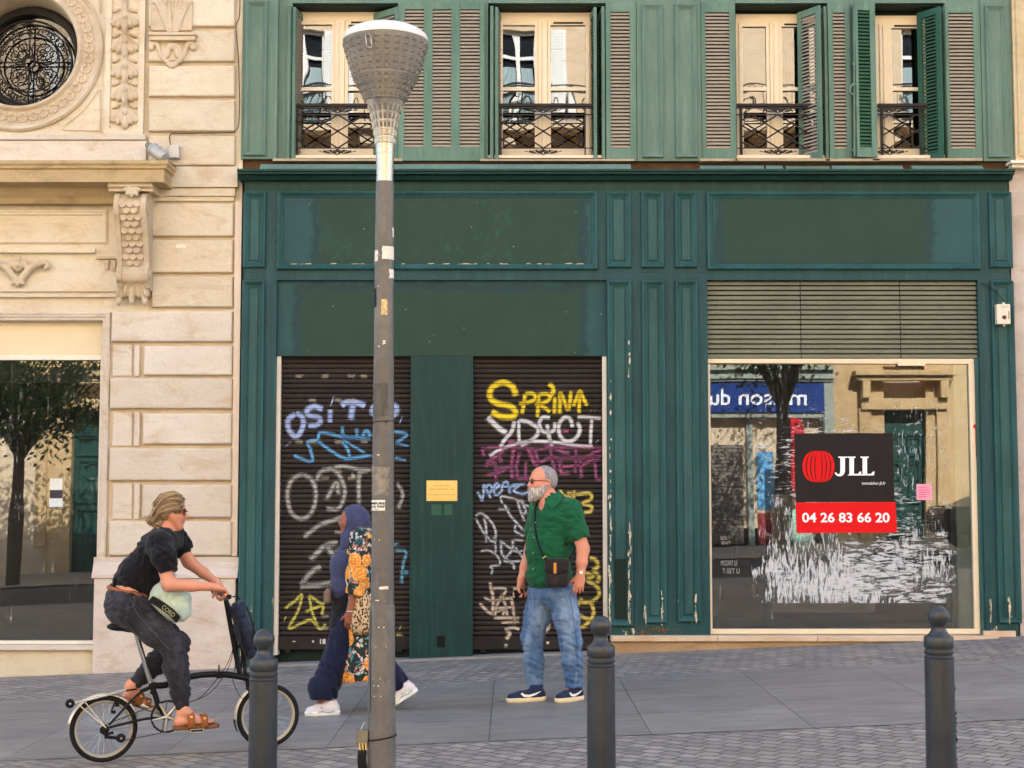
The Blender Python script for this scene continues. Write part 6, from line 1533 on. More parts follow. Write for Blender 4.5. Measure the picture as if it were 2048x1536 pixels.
# ------------------------------------------------------------------ bollards
YBo = -7.35; SB = (F(1124, 1400, YBo).x-F(1024, 1400, YBo).x)/100
BM = NT('bollard_paint'); n1 = BM.noise(6, 7, .7, BM.co((1, 1, .7))); c = BM.mix(BM.ramp(n1, [(.3, 0), (.7, 1)]), rgb(42, 46, 51), rgb(56, 59, 62)); BM.base(c); BM.set(BM.ramp(n1, [(.3, .28), (.7, .42)]), .25, .5)
nb = BM.noise(16, 4, .6, BM.co()); BM.bump(nb, .0015)
def bollard(px, topy, label, s=1.0, drips=0, proto=None):
    p = F(px, topy, YBo); S = SB*s; e = thing('bollard', label, 'bollard', (p.x, YBo, gz(p.x)), 'dark grey ball topped bollards along the kerb')
    if proto:
        for ch in proto.children:
            c_ = ch.copy(); C.objects.link(c_); c_.parent = e; hz = p.z-e.location.z; c_.location = (0, 0, 0); c_.scale = (s, s, hz/proto['h'])
            if ch.name.startswith('ball'): c_.scale = (s, s, s); c_.location = (0, 0, hz-proto['h']*s)
        return e
    z0 = p.z; prof_b = [(.001, 0), (8, .9), (15, 5.5), (20, 13), (21.5, 21), (20, 29), (16, 36), (13.5, 40), (13.5, 43)]
    prof_n = [(13.2, 42), (14.2, 46), (17, 52), (22, 57), (27.5, 60), (28.2, 61), (28.4, 80), (27.5, 81.5), (26, 82), (25.6, 85), (26, 86), (28.2, 87), (28.6, 90), (28, 92), (26, 93), (26, 95), (27, 96), (28.6, 98), (28.6, 100), (27.6, 101.5), (27.9, 110)]
    mb = MB(); mb.lathe([(r*S, z0-h*S) for r, h in prof_b][::-1], (p.x, YBo, 0), 40); e_b = mb.build('ball_finial', BM.m, e, smooth=True, auto=50)
    H = (z0-gz(p.x)+.03)/S; mb = MB(); mb.lathe([(r*S, z0-h*S) for r, h in prof_n+[(28.4, 200), (29.2, H)]][::-1], (p.x, YBo, 0), 48)
    if drips:
        rnd = random.Random(drips)
        for k in range(26): a = rnd.gauss(-.15, .18); h = rnd.uniform(200, 320) if rnd.random() < .8 else rnd.uniform(130, 360); mb.ball((p.x+math.cos(a)*29*S, YBo+math.sin(a)*29*S, z0-h*S), rnd.uniform(.003, .008), 6, (1, 1, rnd.uniform(1, 2.5)))
    mb.build('post', BM.m, e, smooth=True, auto=35); e['h'] = z0-e.location.z
    return e
bollard(528.5, 1258, 'bollard standing before the front wheel of the folding bicycle')
bollard(1201.5, 1231, 'bollard standing just right of the man in the green shirt')
bollard(1876, 1211, 'blistered bollard before the vacant shop window, far right', 1.03, 5)
# ------------------------------------------------------------------ figures
UP = Vector((0, 0, 1))
def V3(*a): return Vector(a)
def basis(f, roll=0, u=UP):
    f = Vector(f).normalized(); l = Vector(u).cross(f).normalized(); u2 = f.cross(l); return f, l, u2, Matrix((f, l, u2)).transposed()
def skin_mat(name, col, red=.12):
    m = NT(name); n = m.noise(18, 5, .6, m.co()); c0 = col; c1 = (min(1, col[0]*1.06), col[1]*.86, col[2]*.82, 1)
    m.base(m.mix(m.ramp(n, [(.35, 0), (.7, 1)]), c0, c1)); m.set(.5, 0, .4); m.p.inputs['Subsurface Weight'].default_value = .12; m.p.inputs['Subsurface Radius'].default_value = (.02, .008, .004)
    m.bump(m.noise(150, 3, .6, m.co()), .0008); return m.m
def cloth_mat(name, a, b, rough=.85, bump=.006, bs=9, weave=True, stretch=(1, 1, .5), fade=None):
    m = NT(name); n = m.noise(bs*.7, 6, .6, m.co(stretch), 1.0); c = m.mix(m.ramp(n, [(.3, 0), (.7, 1)]), a, b)
    if fade: f2 = m.noise(4, 5, .65, m.co((1, 1, .4), loc=(2, 3, 1)), .8); c = m.mix(m.ramp(f2, [(.48, 0), (.68, .8)]), c, fade)
    w = m.noise(400, 2, .5, m.co()); c = m.mix(m.ramp(w, [(.4, 0), (.7, .14)]), c, tuple(v*.6 for v in a[:3])+(1,))
    m.base(c); m.set(rough, 0, .15)
    m.p.inputs['Sheen Weight'].default_value = .1
    h = m.math('ADD', m.noise(bs, 4, .55, m.co(stretch), 1.6), m.math('MULTIPLY', w, .05)); m.bump(h, bump); return m.m
def folds(amp, a, b, w=2.0, zr=None):
    a = np.array(a, float); b = np.array(b, float)
    def fn(X, Y, Z):
        t = np.sin(b[0]*X+b[1]*Y+b[2]*Z); v = amp*np.sin(a[0]*X+a[1]*Y+a[2]*Z+w*t)
        v = v*(.55+.45*np.sin(.37*(a[1]*X+a[2]*Y+a[0]*Z)+1.3))
        if zr: v = v*np.clip((Z-zr[0])/.06, 0, 1)*np.clip((zr[1]-Z)/.06, 0, 1)
        return v
    return fn
def crease(amp, a, b, w=2.0, pw_=3):
    def fn(X, Y, Z):
        t = np.sin(b[0]*X+b[1]*Y+b[2]*Z)+.5*np.sin(1.7*(b[1]*X+b[2]*Y+b[0]*Z)+2)
        m_ = np.clip(np.sin(.43*(a[2]*X+a[0]*Y)+.31*a[2]*Z+1.1*t), 0, 1)
        return amp*(1-np.abs(np.sin(.5*(a[0]*X+a[1]*Y+a[2]*Z+w*t))))**pw_*m_
    return fn
def head(S, c, f, H, u=UP, nose=1.0, jaw=1.0, ears=True):
    f, l, u, R = basis(f, u=u); c = Vector(c)
    def p(a, b, d): return c+(f*a+l*b+u*d)*H
    def e(a, b, d, ra, rb, rd, k=.02, op='+'): S.ell(p(a, b, d), (ra*H, rb*H, rd*H), k, R, op)
    e(-.05, 0, .12, .42, .335, .375); e(.13, 0, -.17, .26*jaw, .25*jaw, .31, .04)
    for s in (1, -1):
        S.cone(p(-.03, s*.24, -.14), p(.24, s*.07, -.42), .075*H*jaw, .07*H*jaw, .03)
        e(.22, s*.15, -.10, .13, .11, .11, .03)
    S.cone(p(.25, -.05, -.43), p(.25, .05, -.43), .075*H, .075*H, .02)
    S.cone(p(.31, -.13, .085), p(.31, .13, .085), .055*H, .055*H, .02)
    for s in (1, -1): e(.40, s*.135, .0, .09, .075, .045, .015, '-'); S.ell(p(.315, s*.135, 0), (.062*H,)*3, .004)
    S.cone(p(.35, 0, .04), p(.45*nose, 0, -.125), .032*H, .05*H, .012); 
    for s in (1, -1): S.ell(p(.405*nose, s*.05, -.14), (.045*H, .03*H, .032*H), .01)
    e(.365, 0, -.235, .055, .095, .026, .01); e(.355, 0, -.285, .055, .085, .026, .01); e(.45, 0, -.26, .07, .10, .010, .006, '-')
    if ears:
        for s in (1, -1): e(-.07, s*.335, -.03, .06, .028, .105, .008); e(-.05, s*.36, -.02, .03, .02, .06, .006, '-')
    return p, f, l, u, R
def hand(S, w, d, n, t, curl=(.35, .4, .45, .55), sc=1.0, thumb=.3, spread=1.0, k=.006, tb=.0):
    """w wrist, d towards the fingers, n palm side, t thumb side"""
    w = Vector(w); d = Vector(d).normalized(); n = Vector(n); n = (n-d*n.dot(d)).normalized(); t0 = d.cross(n); t = t0 if t0.dot(Vector(t)) > 0 else -t0
    R = Matrix((d, t, n)).transposed()
    S.ell(w+d*.048*sc, (.054*sc, .040*sc, .017*sc), .012, R); S.cone(w-d*.02*sc, w+d*.03*sc, .025*sc, .024*sc, .012, (tuple(t), 1.25))
    S.cone(w+(d*.025+t*.022+n*.01)*sc, w+(d*.06+t*.026+n*.006)*sc, .015*sc, .012*sc, .01)
    for i, (b, L) in enumerate(((.031, .076), (.0105, .084), (-.0105, .078), (-.030, .062))):
        q = w+(d*(.088-abs(b-.01)*.25)+t*b*spread)*sc; a = curl[i]*.6; r = (.0088-.0007*(i == 3))*sc
        for j, fr in enumerate((.45, .31, .24)):
            dd = (d*math.cos(a)+n*math.sin(a)+t*(b*.8*spread if j == 0 else 0)).normalized(); q2 = q+dd*L*fr*sc; S.cone(q, q2, r, r*.93, .003 if j else k); q = q2; r *= .93; a += curl[i]*1.25
    q = w+(d*.03+t*.030+n*.004)*sc; a = thumb
    for fr, r in ((.042, .0115), (.030, .0098)):
        dd = (d*(.75-tb)+t*.66*math.cos(a)+n*math.sin(a)*1.1).normalized(); q2 = q+dd*fr*sc; S.cone(q, q2, r*sc, r*.9*sc, .005); q = q2; a += .35
def foot(S, an, toe, r=.032, k=.02, w=.040):
    an, toe = Vector(an), Vector(toe); d = (toe-an); d.z = 0; d.normalize()
def strands(parent, name, mat, flows, n, jit, r, seed):
    rnd = random.Random(seed); mb = MB()
    for i in range(n):
        fl = flows[i % len(flows)]; o = Vector((rnd.gauss(0, jit), rnd.gauss(0, jit), rnd.gauss(0, jit))); mb.tube([Vector(q)+o*(.6+.5*j/len(fl))+Vector((rnd.gauss(0, jit*.25), 0, rnd.gauss(0, jit*.25))) for j, q in enumerate(fl)], r*rnd.uniform(.6, 1.3), 4)
    return mb.build(name, mat, parent, smooth=True)
def strand_mat(name, a, b, c_):
    m = NT(name); g = m.n('ShaderNodeNewGeometry'); m.base(m.ramp(g.outputs['Random Per Island'], [(0, a), (.5, b), (1, c_)])); m.set(.5, 0, .35); return m.m
def tube_obj(pts, r, name, mat, parent, n=8, label=None, flat=None): mb = MB(); mb.tube(pts, r, n, flat=flat); return mb.build(name, mat, parent, smooth=True, label=label)

# ================================================================== man in the green shirt
ym = -3.18
def Mn(px, py, o=0.0): return F(px, py, ym+o)
sM = 258.0
man = thing('person', 'bearded man in a green shirt and blue jeans walking past the right roller shutter', 'person', (Mn(1095, 1395).x, ym, gz(Mn(1095, 1395).x)))
gm = gz(Mn(1095, 1395).x)
fT = V3(-math.cos(math.radians(42)), -math.sin(math.radians(42)), 0); fT, lT, uT, RT = basis(fT)
fH = V3(-math.cos(math.radians(20)), -math.sin(math.radians(20)), .02)
# joints (near = his left, towards the camera)
hipC = Mn(1102, 1188); hipN, hipF = hipC+lT*.10+V3(.015, 0, 0), hipC-lT*.10
kneN, ankN = Mn(1141, 1281, -.08), Mn(1148, 1372, -.06)
kneF, ankF = Mn(1064, 1275, .06), Mn(1071, 1371, .05)
chC = Mn(1106, 1035); shN, shF = Mn(1143, 1018, -.13), Mn(1078, 1016, .15)
elN, wrN = Mn(1166, 1098, -.17), Mn(1161, 1148, -.21)
elF, wrF = Mn(1062, 1098, .17), Mn(1042, 1163, .08)
B = SDF(.0052); hc = Mn(1084.5, 963.5)
p, fh, lh, uh, Rh = head(B, hc, fH, .250, nose=1.0, jaw=1.12)
B.cone(p(-.12, 0, -.25), Mn(1100, 1012), .062, .075, .03); B.cone(Mn(1100, 1008), Mn(1104, 1030), .08, .12, .05, (tuple(lT), 1.3))
B.ell(chC+V3(0, 0, -.02), (.10, .155, .17), .05, RT); B.ell(Mn(1100, 1110), (.13, .15, .2), .06, RT); B.ell(hipC, (.12, .16, .12), .06, RT)
for sh, el, wr in ((shN, elN, wrN), (shF, elF, wrF)):
    B.cone(sh, el, .060, .049, .04); B.cone(el, el*.45+wr*.55, .050, .043, .02); B.cone(el*.45+wr*.55, wr, .042, .028, .02)
for h_, kn, an in ((hipN, kneN, ankN), (hipF, kneF, ankF)): B.cone(h_, kn, .085, .055, .05); B.cone(kn, kn*.5+an*.5, .055, .055, .03); B.cone(kn*.5+an*.5, an, .055, .04, .03); B.cone(an, an+V3(-.05, 0, -.06), .038, .03, .02)
hand(B, wrN, (wrN-elN)*.4+V3(-.012, .0, -.05), V3(.1, .9, 0), V3(-1, -.2, 0), (.45, .5, .55, .6), 1.08, .2)
hand(B, wrF, V3(-.02, -.02, -1), V3(.6, -.6, 0), V3(-.9, -.5, 0), (1.0, 1.1, 1.1, 1.1), 1.05, .6)
SKM = skin_mat('man_skin', rgb(206, 142, 116)); B.build('body', SKM, man)
# hair and beard
SH_ = SDF(.005); SH_.ell(p(-.06, 0, .12), (.425*.25, .345*.25, .385*.25), .01, Rh); SH_.ell(p(-.20, 0, -.02), (.27*.25, .29*.25, .26*.25), .02, Rh)
SH_.ell(p(.40, 0, .10), (.42*.25, .50*.25, .44*.25), .02, Rh, '-'); SH_.ell(p(.10, 0, -.30), (.30*.25, .5*.25, .30*.25), .01, Rh, '-')
for s in (1, -1): SH_.ell(p(-.05, s*.36, -.03), (.07*.25, .06*.25, .11*.25), .008, Rh, '-')
HM = NT('grey_hair'); n = HM.noise(60, 4, .7, HM.co((1, 1, .35))); HM.base(HM.mix(HM.ramp(n, [(.35, 0), (.65, 1)]), rgb(112, 108, 106), rgb(164, 160, 158))); HM.set(.7, 0, .3); HM.bump(n, .004)
SH_.disp = [folds(.0012, (300, 200, 260), (110, 90, 70))]; SH_.build('hair', HM.m, man)
SB_ = SDF(.005)
for s in (1, -1): SB_.cone(p(-.02, s*.285, -.10), p(.20, s*.15, -.38), .018, .042, .02); SB_.cone(p(.12, s*.25, -.22), p(.30, s*.15, -.28), .022, .026, .02)
SB_.cone(p(.27, -.05, -.44), p(.27, .05, -.44), .034, .034, .03); SB_.ell(p(.29, 0, -.50), (.13*.25, .17*.25, .15*.25), .02, Rh); SB_.cone(p(.10, .19, -.33), p(.10, -.19, -.33), .022, .022, .04)
SB_.cone(p(.385, -.10, -.225), p(.385, .10, -.225), .014, .014, .012); SB_.cone(p(.36, .12, -.24), p(.30, .17, -.34), .014, .02, .012); SB_.ell(p(.43, 0, -.262), (.07*.25, .09*.25, .028*.25), .004, Rh, '-')
SB_.ell(p(.32, 0, -.07), (.17*.25, .32*.25, .10*.25), .01, Rh, '-')
SB_.disp = [folds(.002, (240, 260, 120), (90, 110, 60))]
BM2 = NT('white_beard'); n = BM2.noise(70, 4, .7, BM2.co((1, 1, .3))); BM2.base(BM2.mix(BM2.ramp(n, [(.35, 0), (.65, 1)]), rgb(128, 116, 110), rgb(204, 198, 192))); BM2.set(.8, 0, .2); BM2.bump(n, .005)
SB_.build('beard', BM2.m, man)
fl = [[p(-.02+.3*k/9, .245-.015*k, -.15-.26*k/9), p(.02+.3*k/9, .27-.016*k, -.22-.26*k/9), p(.03+.3*k/9, .25-.018*k, -.30-.24*k/9)] for k in range(10)]+[[p(.33, .12-.06*k, -.42), p(.37, .12-.06*k, -.52), p(.34, .10-.05*k, -.62)] for k in range(5)]
strands(man, 'beard_tufts', strand_mat('beard_strand', rgb(120, 108, 102), rgb(186, 178, 172), rgb(228, 224, 220)), fl, 240, .008, .0018, 3)
mb = MB()                                   # eyebrows and eyes
for s in (1, -1): mb.tube([p(.355, s*.06, .085), p(.36, s*.13, .10), p(.31, s*.21, .08)], [.004, .005, .003], 6)
mb.build('eyebrows', HM.m, man, smooth=True)
LENS = NT('tinted_lens'); LENS.base(rgb(70, 34, 34)); LENS.set(.12, 0, .6, .82); FRM = simple('spectacle_frame', rgb(40, 28, 24), .3, .2, var=0)
mb = MB()
for s in (1, -1): mb.tube([p(.405, s*.14, 0)+(lh*.075*math.cos(a)*(1.1)+uh*.072*math.sin(a)-fh*.012*(s*math.cos(a)+1)*.9)*.25 for a in [2*PI*k/20 for k in range(20)]], .0024, 6, closed=True)
mb.tube([p(.42, .07, .02), p(.43, 0, .03), p(.42, -.07, .02)], .002, 5)
for s in (1, -1): mb.tube([p(.385, s*.235, .03), p(.2, s*.325, .03), p(-.05, s*.35, .02), p(-.10, s*.345, -.03)], .0024, 6)
gl = mb.build('glasses', FRM, man, smooth=True)
mb = MB()
for s in (1, -1):
    ring_ = [p(.405, s*.14, 0)+(lh*.07*math.cos(a)*1.1+uh*.068*math.sin(a)-fh*.012*(s*math.cos(a)+1)*.9)*.25 for a in [2*PI*k/20 for k in range(20)]]; mb.add([p(.412, s*.14, 0)]+ring_, [(0, k+1, (k+1) % 20+1) for k in range(20)])
mb.build('lenses', LENS.m, gl)
# shirt
S = SDF(.0065)
S.ell(chC+V3(0, 0, -.03), (.135, .205, .20), .05, RT); S.ell(Mn(1099, 1098), (.185, .195, .22), .08, RT); S.ell(Mn(1100, 1155), (.170, .188, .14), .06, RT)
S.cone(Mn(1103, 1000), Mn(1104, 1030), .085, .15, .05, (tuple(lT), 1.25)); S.cone(shN+V3(-.03, .05, .01), shF+V3(.03, -.05, .01), .075, .07, .05)
S.cone(shN, shN+(elN-shN)*.82, .082, .080, .035); S.cone(shF, shF+(elF-shF)*.8, .08, .075, .03)
S.ell(Mn(1100, 1150)+fT*.04, (.145, .17, .11), .04, RT)
hem = Mn(1100, 1175).z
S.box(V3(Mn(1100, 1175).x, ym, hem-.25), (.5, .5, .25), .0, .002, None, '-')
nN = (elN-shN).normalized()
for (sh, el, q) in ((shN, elN, .76), (shF, elF, .74)):
    n_, t_, b_, Rr = basis((el-sh)); cc = sh+(el-sh)*q+n_*.15
    S.ell(cc-n_*.0, (.15, .11, .11), .002, Rr, '-') if False else S.box(cc, (.15, .11, .13), 0, .002, Rr, '-')
# open collar notch
S.ell(Mn(1084, 1003, -.06)+V3(-.025, -.02, 0), (.045, .05, .075), .012, None, '-')
S.cone(Mn(1102, 975), Mn(1102, 1004), .066, .068, .01, None, '-')
S.disp = [crease(.008, (30, 22, 70), (11, 9, 13)), crease(.007, (-60, 20, 55), (9, 12, 8)), folds(.0045, (26, 14, 62), (22, 30, 17), 1.8, (hem, hem+.75)), folds(.003, (70, 40, 36), (17, 25, 41), 2.2), folds(.0022, (30, 60, 140), (40, 30, 21), 1.5)]
GS = cloth_mat('green_linen', rgb(18, 80, 50), rgb(26, 94, 60), .85, .016, 9, stretch=(1, 1, 1.6))
sho = S.build('shirt', GS, man, sm=1)
# collar leaves and placket
mb = MB()
def leafq(pts, th=.004):
    P = [Vector(q) for q in pts]; n_ = (P[1]-P[0]).cross(P[2]-P[0]).normalized()*th
    if n_.y > 0: n_ = -n_
    k = len(P); mb.add(P+[q+n_ for q in P], [tuple(range(k))[::-1], tuple(range(k, 2*k))]+[(i, (i+1) % k, k+(i+1) % k, k+i) for i in range(k)])
leafq([Mn(1118, 982, -.075), Mn(1106, 990, -.115), Mn(1092, 1008, -.165), Mn(1104, 1017, -.180), Mn(1120, 1004, -.15), Mn(1126, 990, -.10)], .006)
leafq([Mn(1066, 1002, -.06), Mn(1064, 1010, -.09), Mn(1068, 1022, -.155), Mn(1060, 1019, -.11), Mn(1060, 1006, -.06)], .005)
mb.build('collar', GS, sho)
mb = MB(); mb.tube([Mn(1073, 1034, -.170), Mn(1069, 1060, -.205), Mn(1066, 1100, -.235), Mn(1066, 1140, -.23), Mn(1067, 1174, -.215)], .004, 5); mb.build('placket', GS, sho, smooth=True)
mb = MB()
for a in ((1071, 1045), (1068, 1075), (1066, 1106), (1066, 1138)): mb.ball(Mn(a[0], a[1], -.245), .005, 8, (1, .5, 1))
mb.build('buttons', simple('button', rgb(150, 170, 150), .4, var=0), sho)
# jeans
S = SDF(.0065)
S.ell(hipC+V3(0, 0, .02), (.150, .175, .13), .06, RT)
for h_, kn, an, d_ in ((hipN, kneN, ankN, .0), (hipF, kneF, ankF, 0)):
    S.cone(h_, h_*.5+kn*.5, .112, .102, .05); S.cone(h_*.5+kn*.5, kn, .102, .086, .03); S.cone(kn, kn*.5+an*.5, .085, .078, .03); S.cone(kn*.5+an*.5, an, .077, .067, .03)
    S.box(an+V3(0, 0, -.11), (.14, .14, .10), 0, .002, None, '-')
S.box(V3(hipC.x, ym, Mn(1100, 1162).z+.2), (.4, .4, .2), 0, .002, None, '-')
S.disp = [crease(.012, (30, 22, 110), (14, 9, 15)), crease(.010, (-70, 20, 90), (12, 14, 9)), folds(.0055, (18, 10, 75), (26, 31, 23), 2.0, (gm+.1, gm+.75)), folds(.0035, (44, 60, 52), (19, 23, 37), 2.4), folds(.003, (20, 30, 170), (50, 31, 25), 1.5, (gm+.08, gm+.55))]
JM = cloth_mat('light_blue_denim', rgb(84, 114, 152), rgb(62, 90, 130), .9, .014, 12, fade=rgb(140, 164, 192)); jo = S.build('jeans', JM, man, sm=1)
mb = MB()
mb.tube([Mn(1139, 1190, -.215), Mn(1146, 1230, -.19), Mn(1152, 1272, -.17), Mn(1156, 1310, -.155), Mn(1157, 1366, -.13)], .0022, 4)
mb.tube([Mn(1052, 1190, -.12), Mn(1056, 1196, -.145), Mn(1066, 1200, -.165)], .002, 4)
mb.build('seams', simple('denim_seam', rgb(60, 84, 122), .8, var=0), jo)
# shoes
NAVY = cloth_mat('navy_suede', rgb(30, 38, 66), rgb(38, 48, 78), .7, .002, 30); SOLE = simple('cream_rubber', rgb(222, 206, 168), .6, var=.06); WSW = simple('white_leather', rgb(226, 222, 214), .4, var=0)
def sneaker(heel, toe, name_mat, sole_mat, parent, label=None, h=.095, lift=0, flat_=True):
    heel, toe = Vector(heel), Vector(toe)
    if flat_: heel.z = gz(heel.x)+.004; toe.z = gz(toe.x)+.004
    d = toe-heel; L = d.length; d.normalize(); lt = UP.cross(d).normalized(); up = d.cross(lt); R = Matrix((d, lt, up)).transposed()
    q = lambda a, b, c_: heel+d*a*L+lt*b+up*c_
    S = SDF(.005); S.chain([q(.14, 0, .050), q(.35, 0, .052), q(.62, 0, .044), q(.86, 0, .038)], [.043, .045, .043, .036], .02, (tuple(up), .9)); S.cone(q(.16, 0, .05), q(.20, 0, h), .042, .040, .02); S.cone(q(.3, 0, .06), q(.26, 0, h), .04, .036, .02)
    S.box(q(.5, 0, -.06), (L*.8, .2, .068), 0, .002, R, '-'); S.box(q(.2, 0, h+.06), (.1, .1, .05), 0, .004, R, '-')
    o = S.build('shoe', name_mat, parent, label=label)
    S = SDF(.005); S.chain([q(.13, 0, .022), q(.4, 0, .020), q(.7, 0, .022), q(.88, 0, .026)], [.047, .045, .049, .040], .02)
    S.box(q(.5, 0, .036+.05), (L*.8, .2, .05), 0, .002, R, '-'); S.box(q(.5, 0, -.1), (L*.8, .2, .1), 0, .002, R, '-'); S.build('sole', sole_mat, o)
    return o, q, lt, up, d
def swoosh(q, o, W_, mat=WSW, s=-1):
    mb = MB(); top = [(.26, .078), (.32, .062), (.44, .058), (.58, .066), (.74, .080)]; low = [(.22, .068), (.30, .044), (.44, .040), (.60, .054), (.74, .078)]
    a_ = [q(a, s*.0535, b) for a, b in top]; b_ = [q(a, s*.0545, b) for a, b in low]
    mb.add(a_+b_, [(k, k+1, 5+k+1, 5+k) for k in range(4)]); mb.build('side_stripe', mat, o)
o, q, *_ = sneaker(Mn(1091, 1390, -.0), Mn(1013, 1393, -.05), NAVY, SOLE, man, h=.115); swoosh(lambda a, b, c_: q(1-a-.12, b, c_), o, .05, s=1)
mb = MB()
for k in range(5): mb.tube([q(.42+k*.06, -.03, .095-k*.008), q(.44+k*.06, .03, .095-k*.008)], .0028, 5)
mb.build('laces', NAVY, o)
o, q, *_ = sneaker(Mn(1163, 1390, -.02), Mn(1113, 1400, -.17), NAVY, SOLE, man, h=.115); swoosh(lambda a, b, c_: q(1-a-.12, b, c_), o, .05, s=1)
mb = MB()
for k in range(5): mb.tube([q(.42+k*.06, -.03, .095-k*.008), q(.44+k*.06, .03, .095-k*.008)], .0028, 5)
mb.build('laces', NAVY, o)
# watch, phone, bag
a_ = (wrN-elN).normalized(); mb = MB(); wq = wrN-a_*.012; x_ = a_.orthogonal().normalized(); y_ = a_.cross(x_)
mb.lathe([(.0305, -.009), (.0325, -.008), (.0325, .008), (.0305, .009)], wq, 28, axis=tuple(a_)); wt = mb.build('watch', simple('black_strap_leather', rgb(34, 28, 28), .5), man, smooth=True)
mb = MB(); mb.lathe([(0, .009), (.014, .009), (.017, .007), (.018, 0)], wq+V3(-.0, -.030, 0), 20, axis=(.25, -1, .1)); mb.build('dial', simple('steel_dial', rgb(180, 180, 176), .25, .7, var=0), wt)
ph = MB(); c_ = Mn(1039, 1191, .035); ph.obox(c_, Vector((.034, -.012, .01)), Vector((.0015, .0045, 0)), Vector((-.012, 0, .045)))
tag(ph.build('phone', simple('black_phone', rgb(20, 20, 22), .3, var=0), bevel=.003), 'black mobile phone held down in the bearded man\'s right hand', 'phone')
bag = thing('crossbody_bag', 'small black nylon bag with an orange tab hanging at the bearded man\'s hip', 'bag', Mn(1115, 1172, -.27))
BN = cloth_mat('black_nylon', rgb(30, 28, 30), rgb(40, 36, 38), .6, .004, 14)
fb, lb, ub, Rb = basis(V3(-.25, -1, 0))
S = SDF(.005); bc = Mn(1115, 1145, -.25); S.box(bc, (.034, .088, .10), .03, .01, Rb); S.box(bc+V3(0, 0, -.06)+fb*.012, (.035, .082, .05), .025, .02, Rb); S.disp = [folds(.002, (60, 40, 70), (40, 30, 50))]; S.build('pouch', BN, bag)
S = SDF(.005); S.box(bc+V3(0, 0, .055)+fb*.016, (.030, .094, .052), .022, .01, Rb); S.ell(bc+V3(0, 0, .0)+fb*.018, (.026, .07, .035), .02, Rb); S.build('flap', BN, bag)
mb = MB(); t_ = bc+fb*.048+lb*(-.008); mb.obox(t_+V3(0, 0, .035), lb*.011, fb*.003, UP*.040); mb.build('orange_tab', simple('orange_leather', rgb(206, 138, 58), .5, var=.1), bag, bevel=.002)
mb = MB(); c_ = bc+fb*.0505+V3(0, 0, -.055); mb.tube([c_+lb*.018*math.cos(a)+UP*.018*math.sin(a) for a in [2*PI*k/20 for k in range(20)]], .0018, 4, closed=True)
mb.obox(c_, lb*.012, fb*.001, UP*.002); mb.build('stamped_badge', simple('bronze_print', rgb(96, 66, 50), .5, var=0), bag)
mb = MB(); mb.tube(smooth_path([Mn(1085, 984, .03), Mn(1072, 1012, -.10), Mn(1070.5, 1030, -.165), Mn(1071, 1058, -.225), Mn(1077, 1088, -.262), Mn(1088, 1114, -.275), Mn(1093, 1120, -.27)], 5), .0085, 8, flat=.35)
mb.tube(smooth_path([Mn(1137, 1122, -.245), Mn(1143, 1112, -.22), Mn(1151, 1092, -.18), Mn(1156, 1072, -.10)], 5), .0085, 8, flat=.35); mb.build('strap', simple('black_webbing', rgb(22, 22, 24), .8), bag, smooth=True)
mb = MB(); mb.tube([Mn(1085, 1117, -.285), Mn(1092, 1112, -.285)], .004, 6); mb.build('clip', BR.m, bag)

# ================================================================== woman in the headscarf
yw = -3.40
def Wn(px, py, o=0.0): return F(px, py, yw+o)
gw = gz(Wn(720, 1420).x)
wom = thing('person', 'woman in a blue headscarf and long floral cardigan walking left behind the street lamp', 'person', (Wn(720, 1420).x, yw, gw))
fW = V3(-1, -.10, .0); fW, lW, uW, RW = basis(fW)
B = SDF(.0052); hc2 = Wn(704, 1041); pw, fh2, lh2, uh2, Rh2 = head(B, hc2, V3(-1, -.06, .03), .215, nose=.96, jaw=1.0)
B.cone(pw(-.1, 0, -.25), Wn(716, 1085), .05, .055, .03)
shW, elW, wrW = Wn(727, 1082, -.15), Wn(717, 1152, -.20), Wn(701, 1222, -.20)
shX, elX, wrX = Wn(722, 1082, .15), Wn(735, 1150, .2), Wn(722, 1215, .2)
B.ell(Wn(722, 1110), (.11, .15, .2), .05, RW); B.ell(Wn(722, 1200), (.13, .16, .18), .06, RW)
for a, b, c_ in ((shW, elW, wrW), (shX, elX, wrX)): B.cone(a, b, .05, .04, .03); B.cone(b, c_, .04, .026, .02)
hand(B, wrW, V3(-.10, 0, -1), V3(.1, 1, 0), V3(-1, 0, 0), (.5, .55, .6, .65), .95, .25); hand(B, wrX, V3(.1, 0, -1), V3(0, -1, 0), V3(-1, 0, 0), (.5, .5, .5, .5), .95)
kW, aW = Wn(669, 1318, -.08), Wn(651, 1392, -.08); kX, aX = Wn(757, 1318, .08), Wn(806, 1376, .08)
for h_, kn, an in ((Wn(712, 1240, -.08), kW, aW), (Wn(728, 1240, .08), kX, aX)): B.cone(h_, kn, .08, .055, .04); B.cone(kn, an, .05, .035, .03)
B.cone(aW, Wn(640, 1410, -.08), .035, .03, .02); B.cone(aX, Wn(800, 1400, .08), .03, .03, .02)
SKW = skin_mat('woman_brown_skin', rgb(142, 88, 66)); B.build('body', SKW, wom)
mb = MB()
for s in (1, -1): mb.tube([pw(.37, s*.07, .085), pw(.36, s*.15, .10), pw(.30, s*.22, .07)], [.003, .004, .002], 6)
mb.build('eyebrows', simple('dark_brow', rgb(40, 28, 24), .8), wom)
mb = MB()
for s in (1, -1): mb.ball(pw(.365, s*.135, 0), .0065, 10)
mb.build('eyes', simple('dark_eye', rgb(30, 22, 20), .2), wom, smooth=True)
HJ = cloth_mat('blue_jersey', rgb(70, 75, 108), rgb(56, 60, 90), .85, .014, 10)
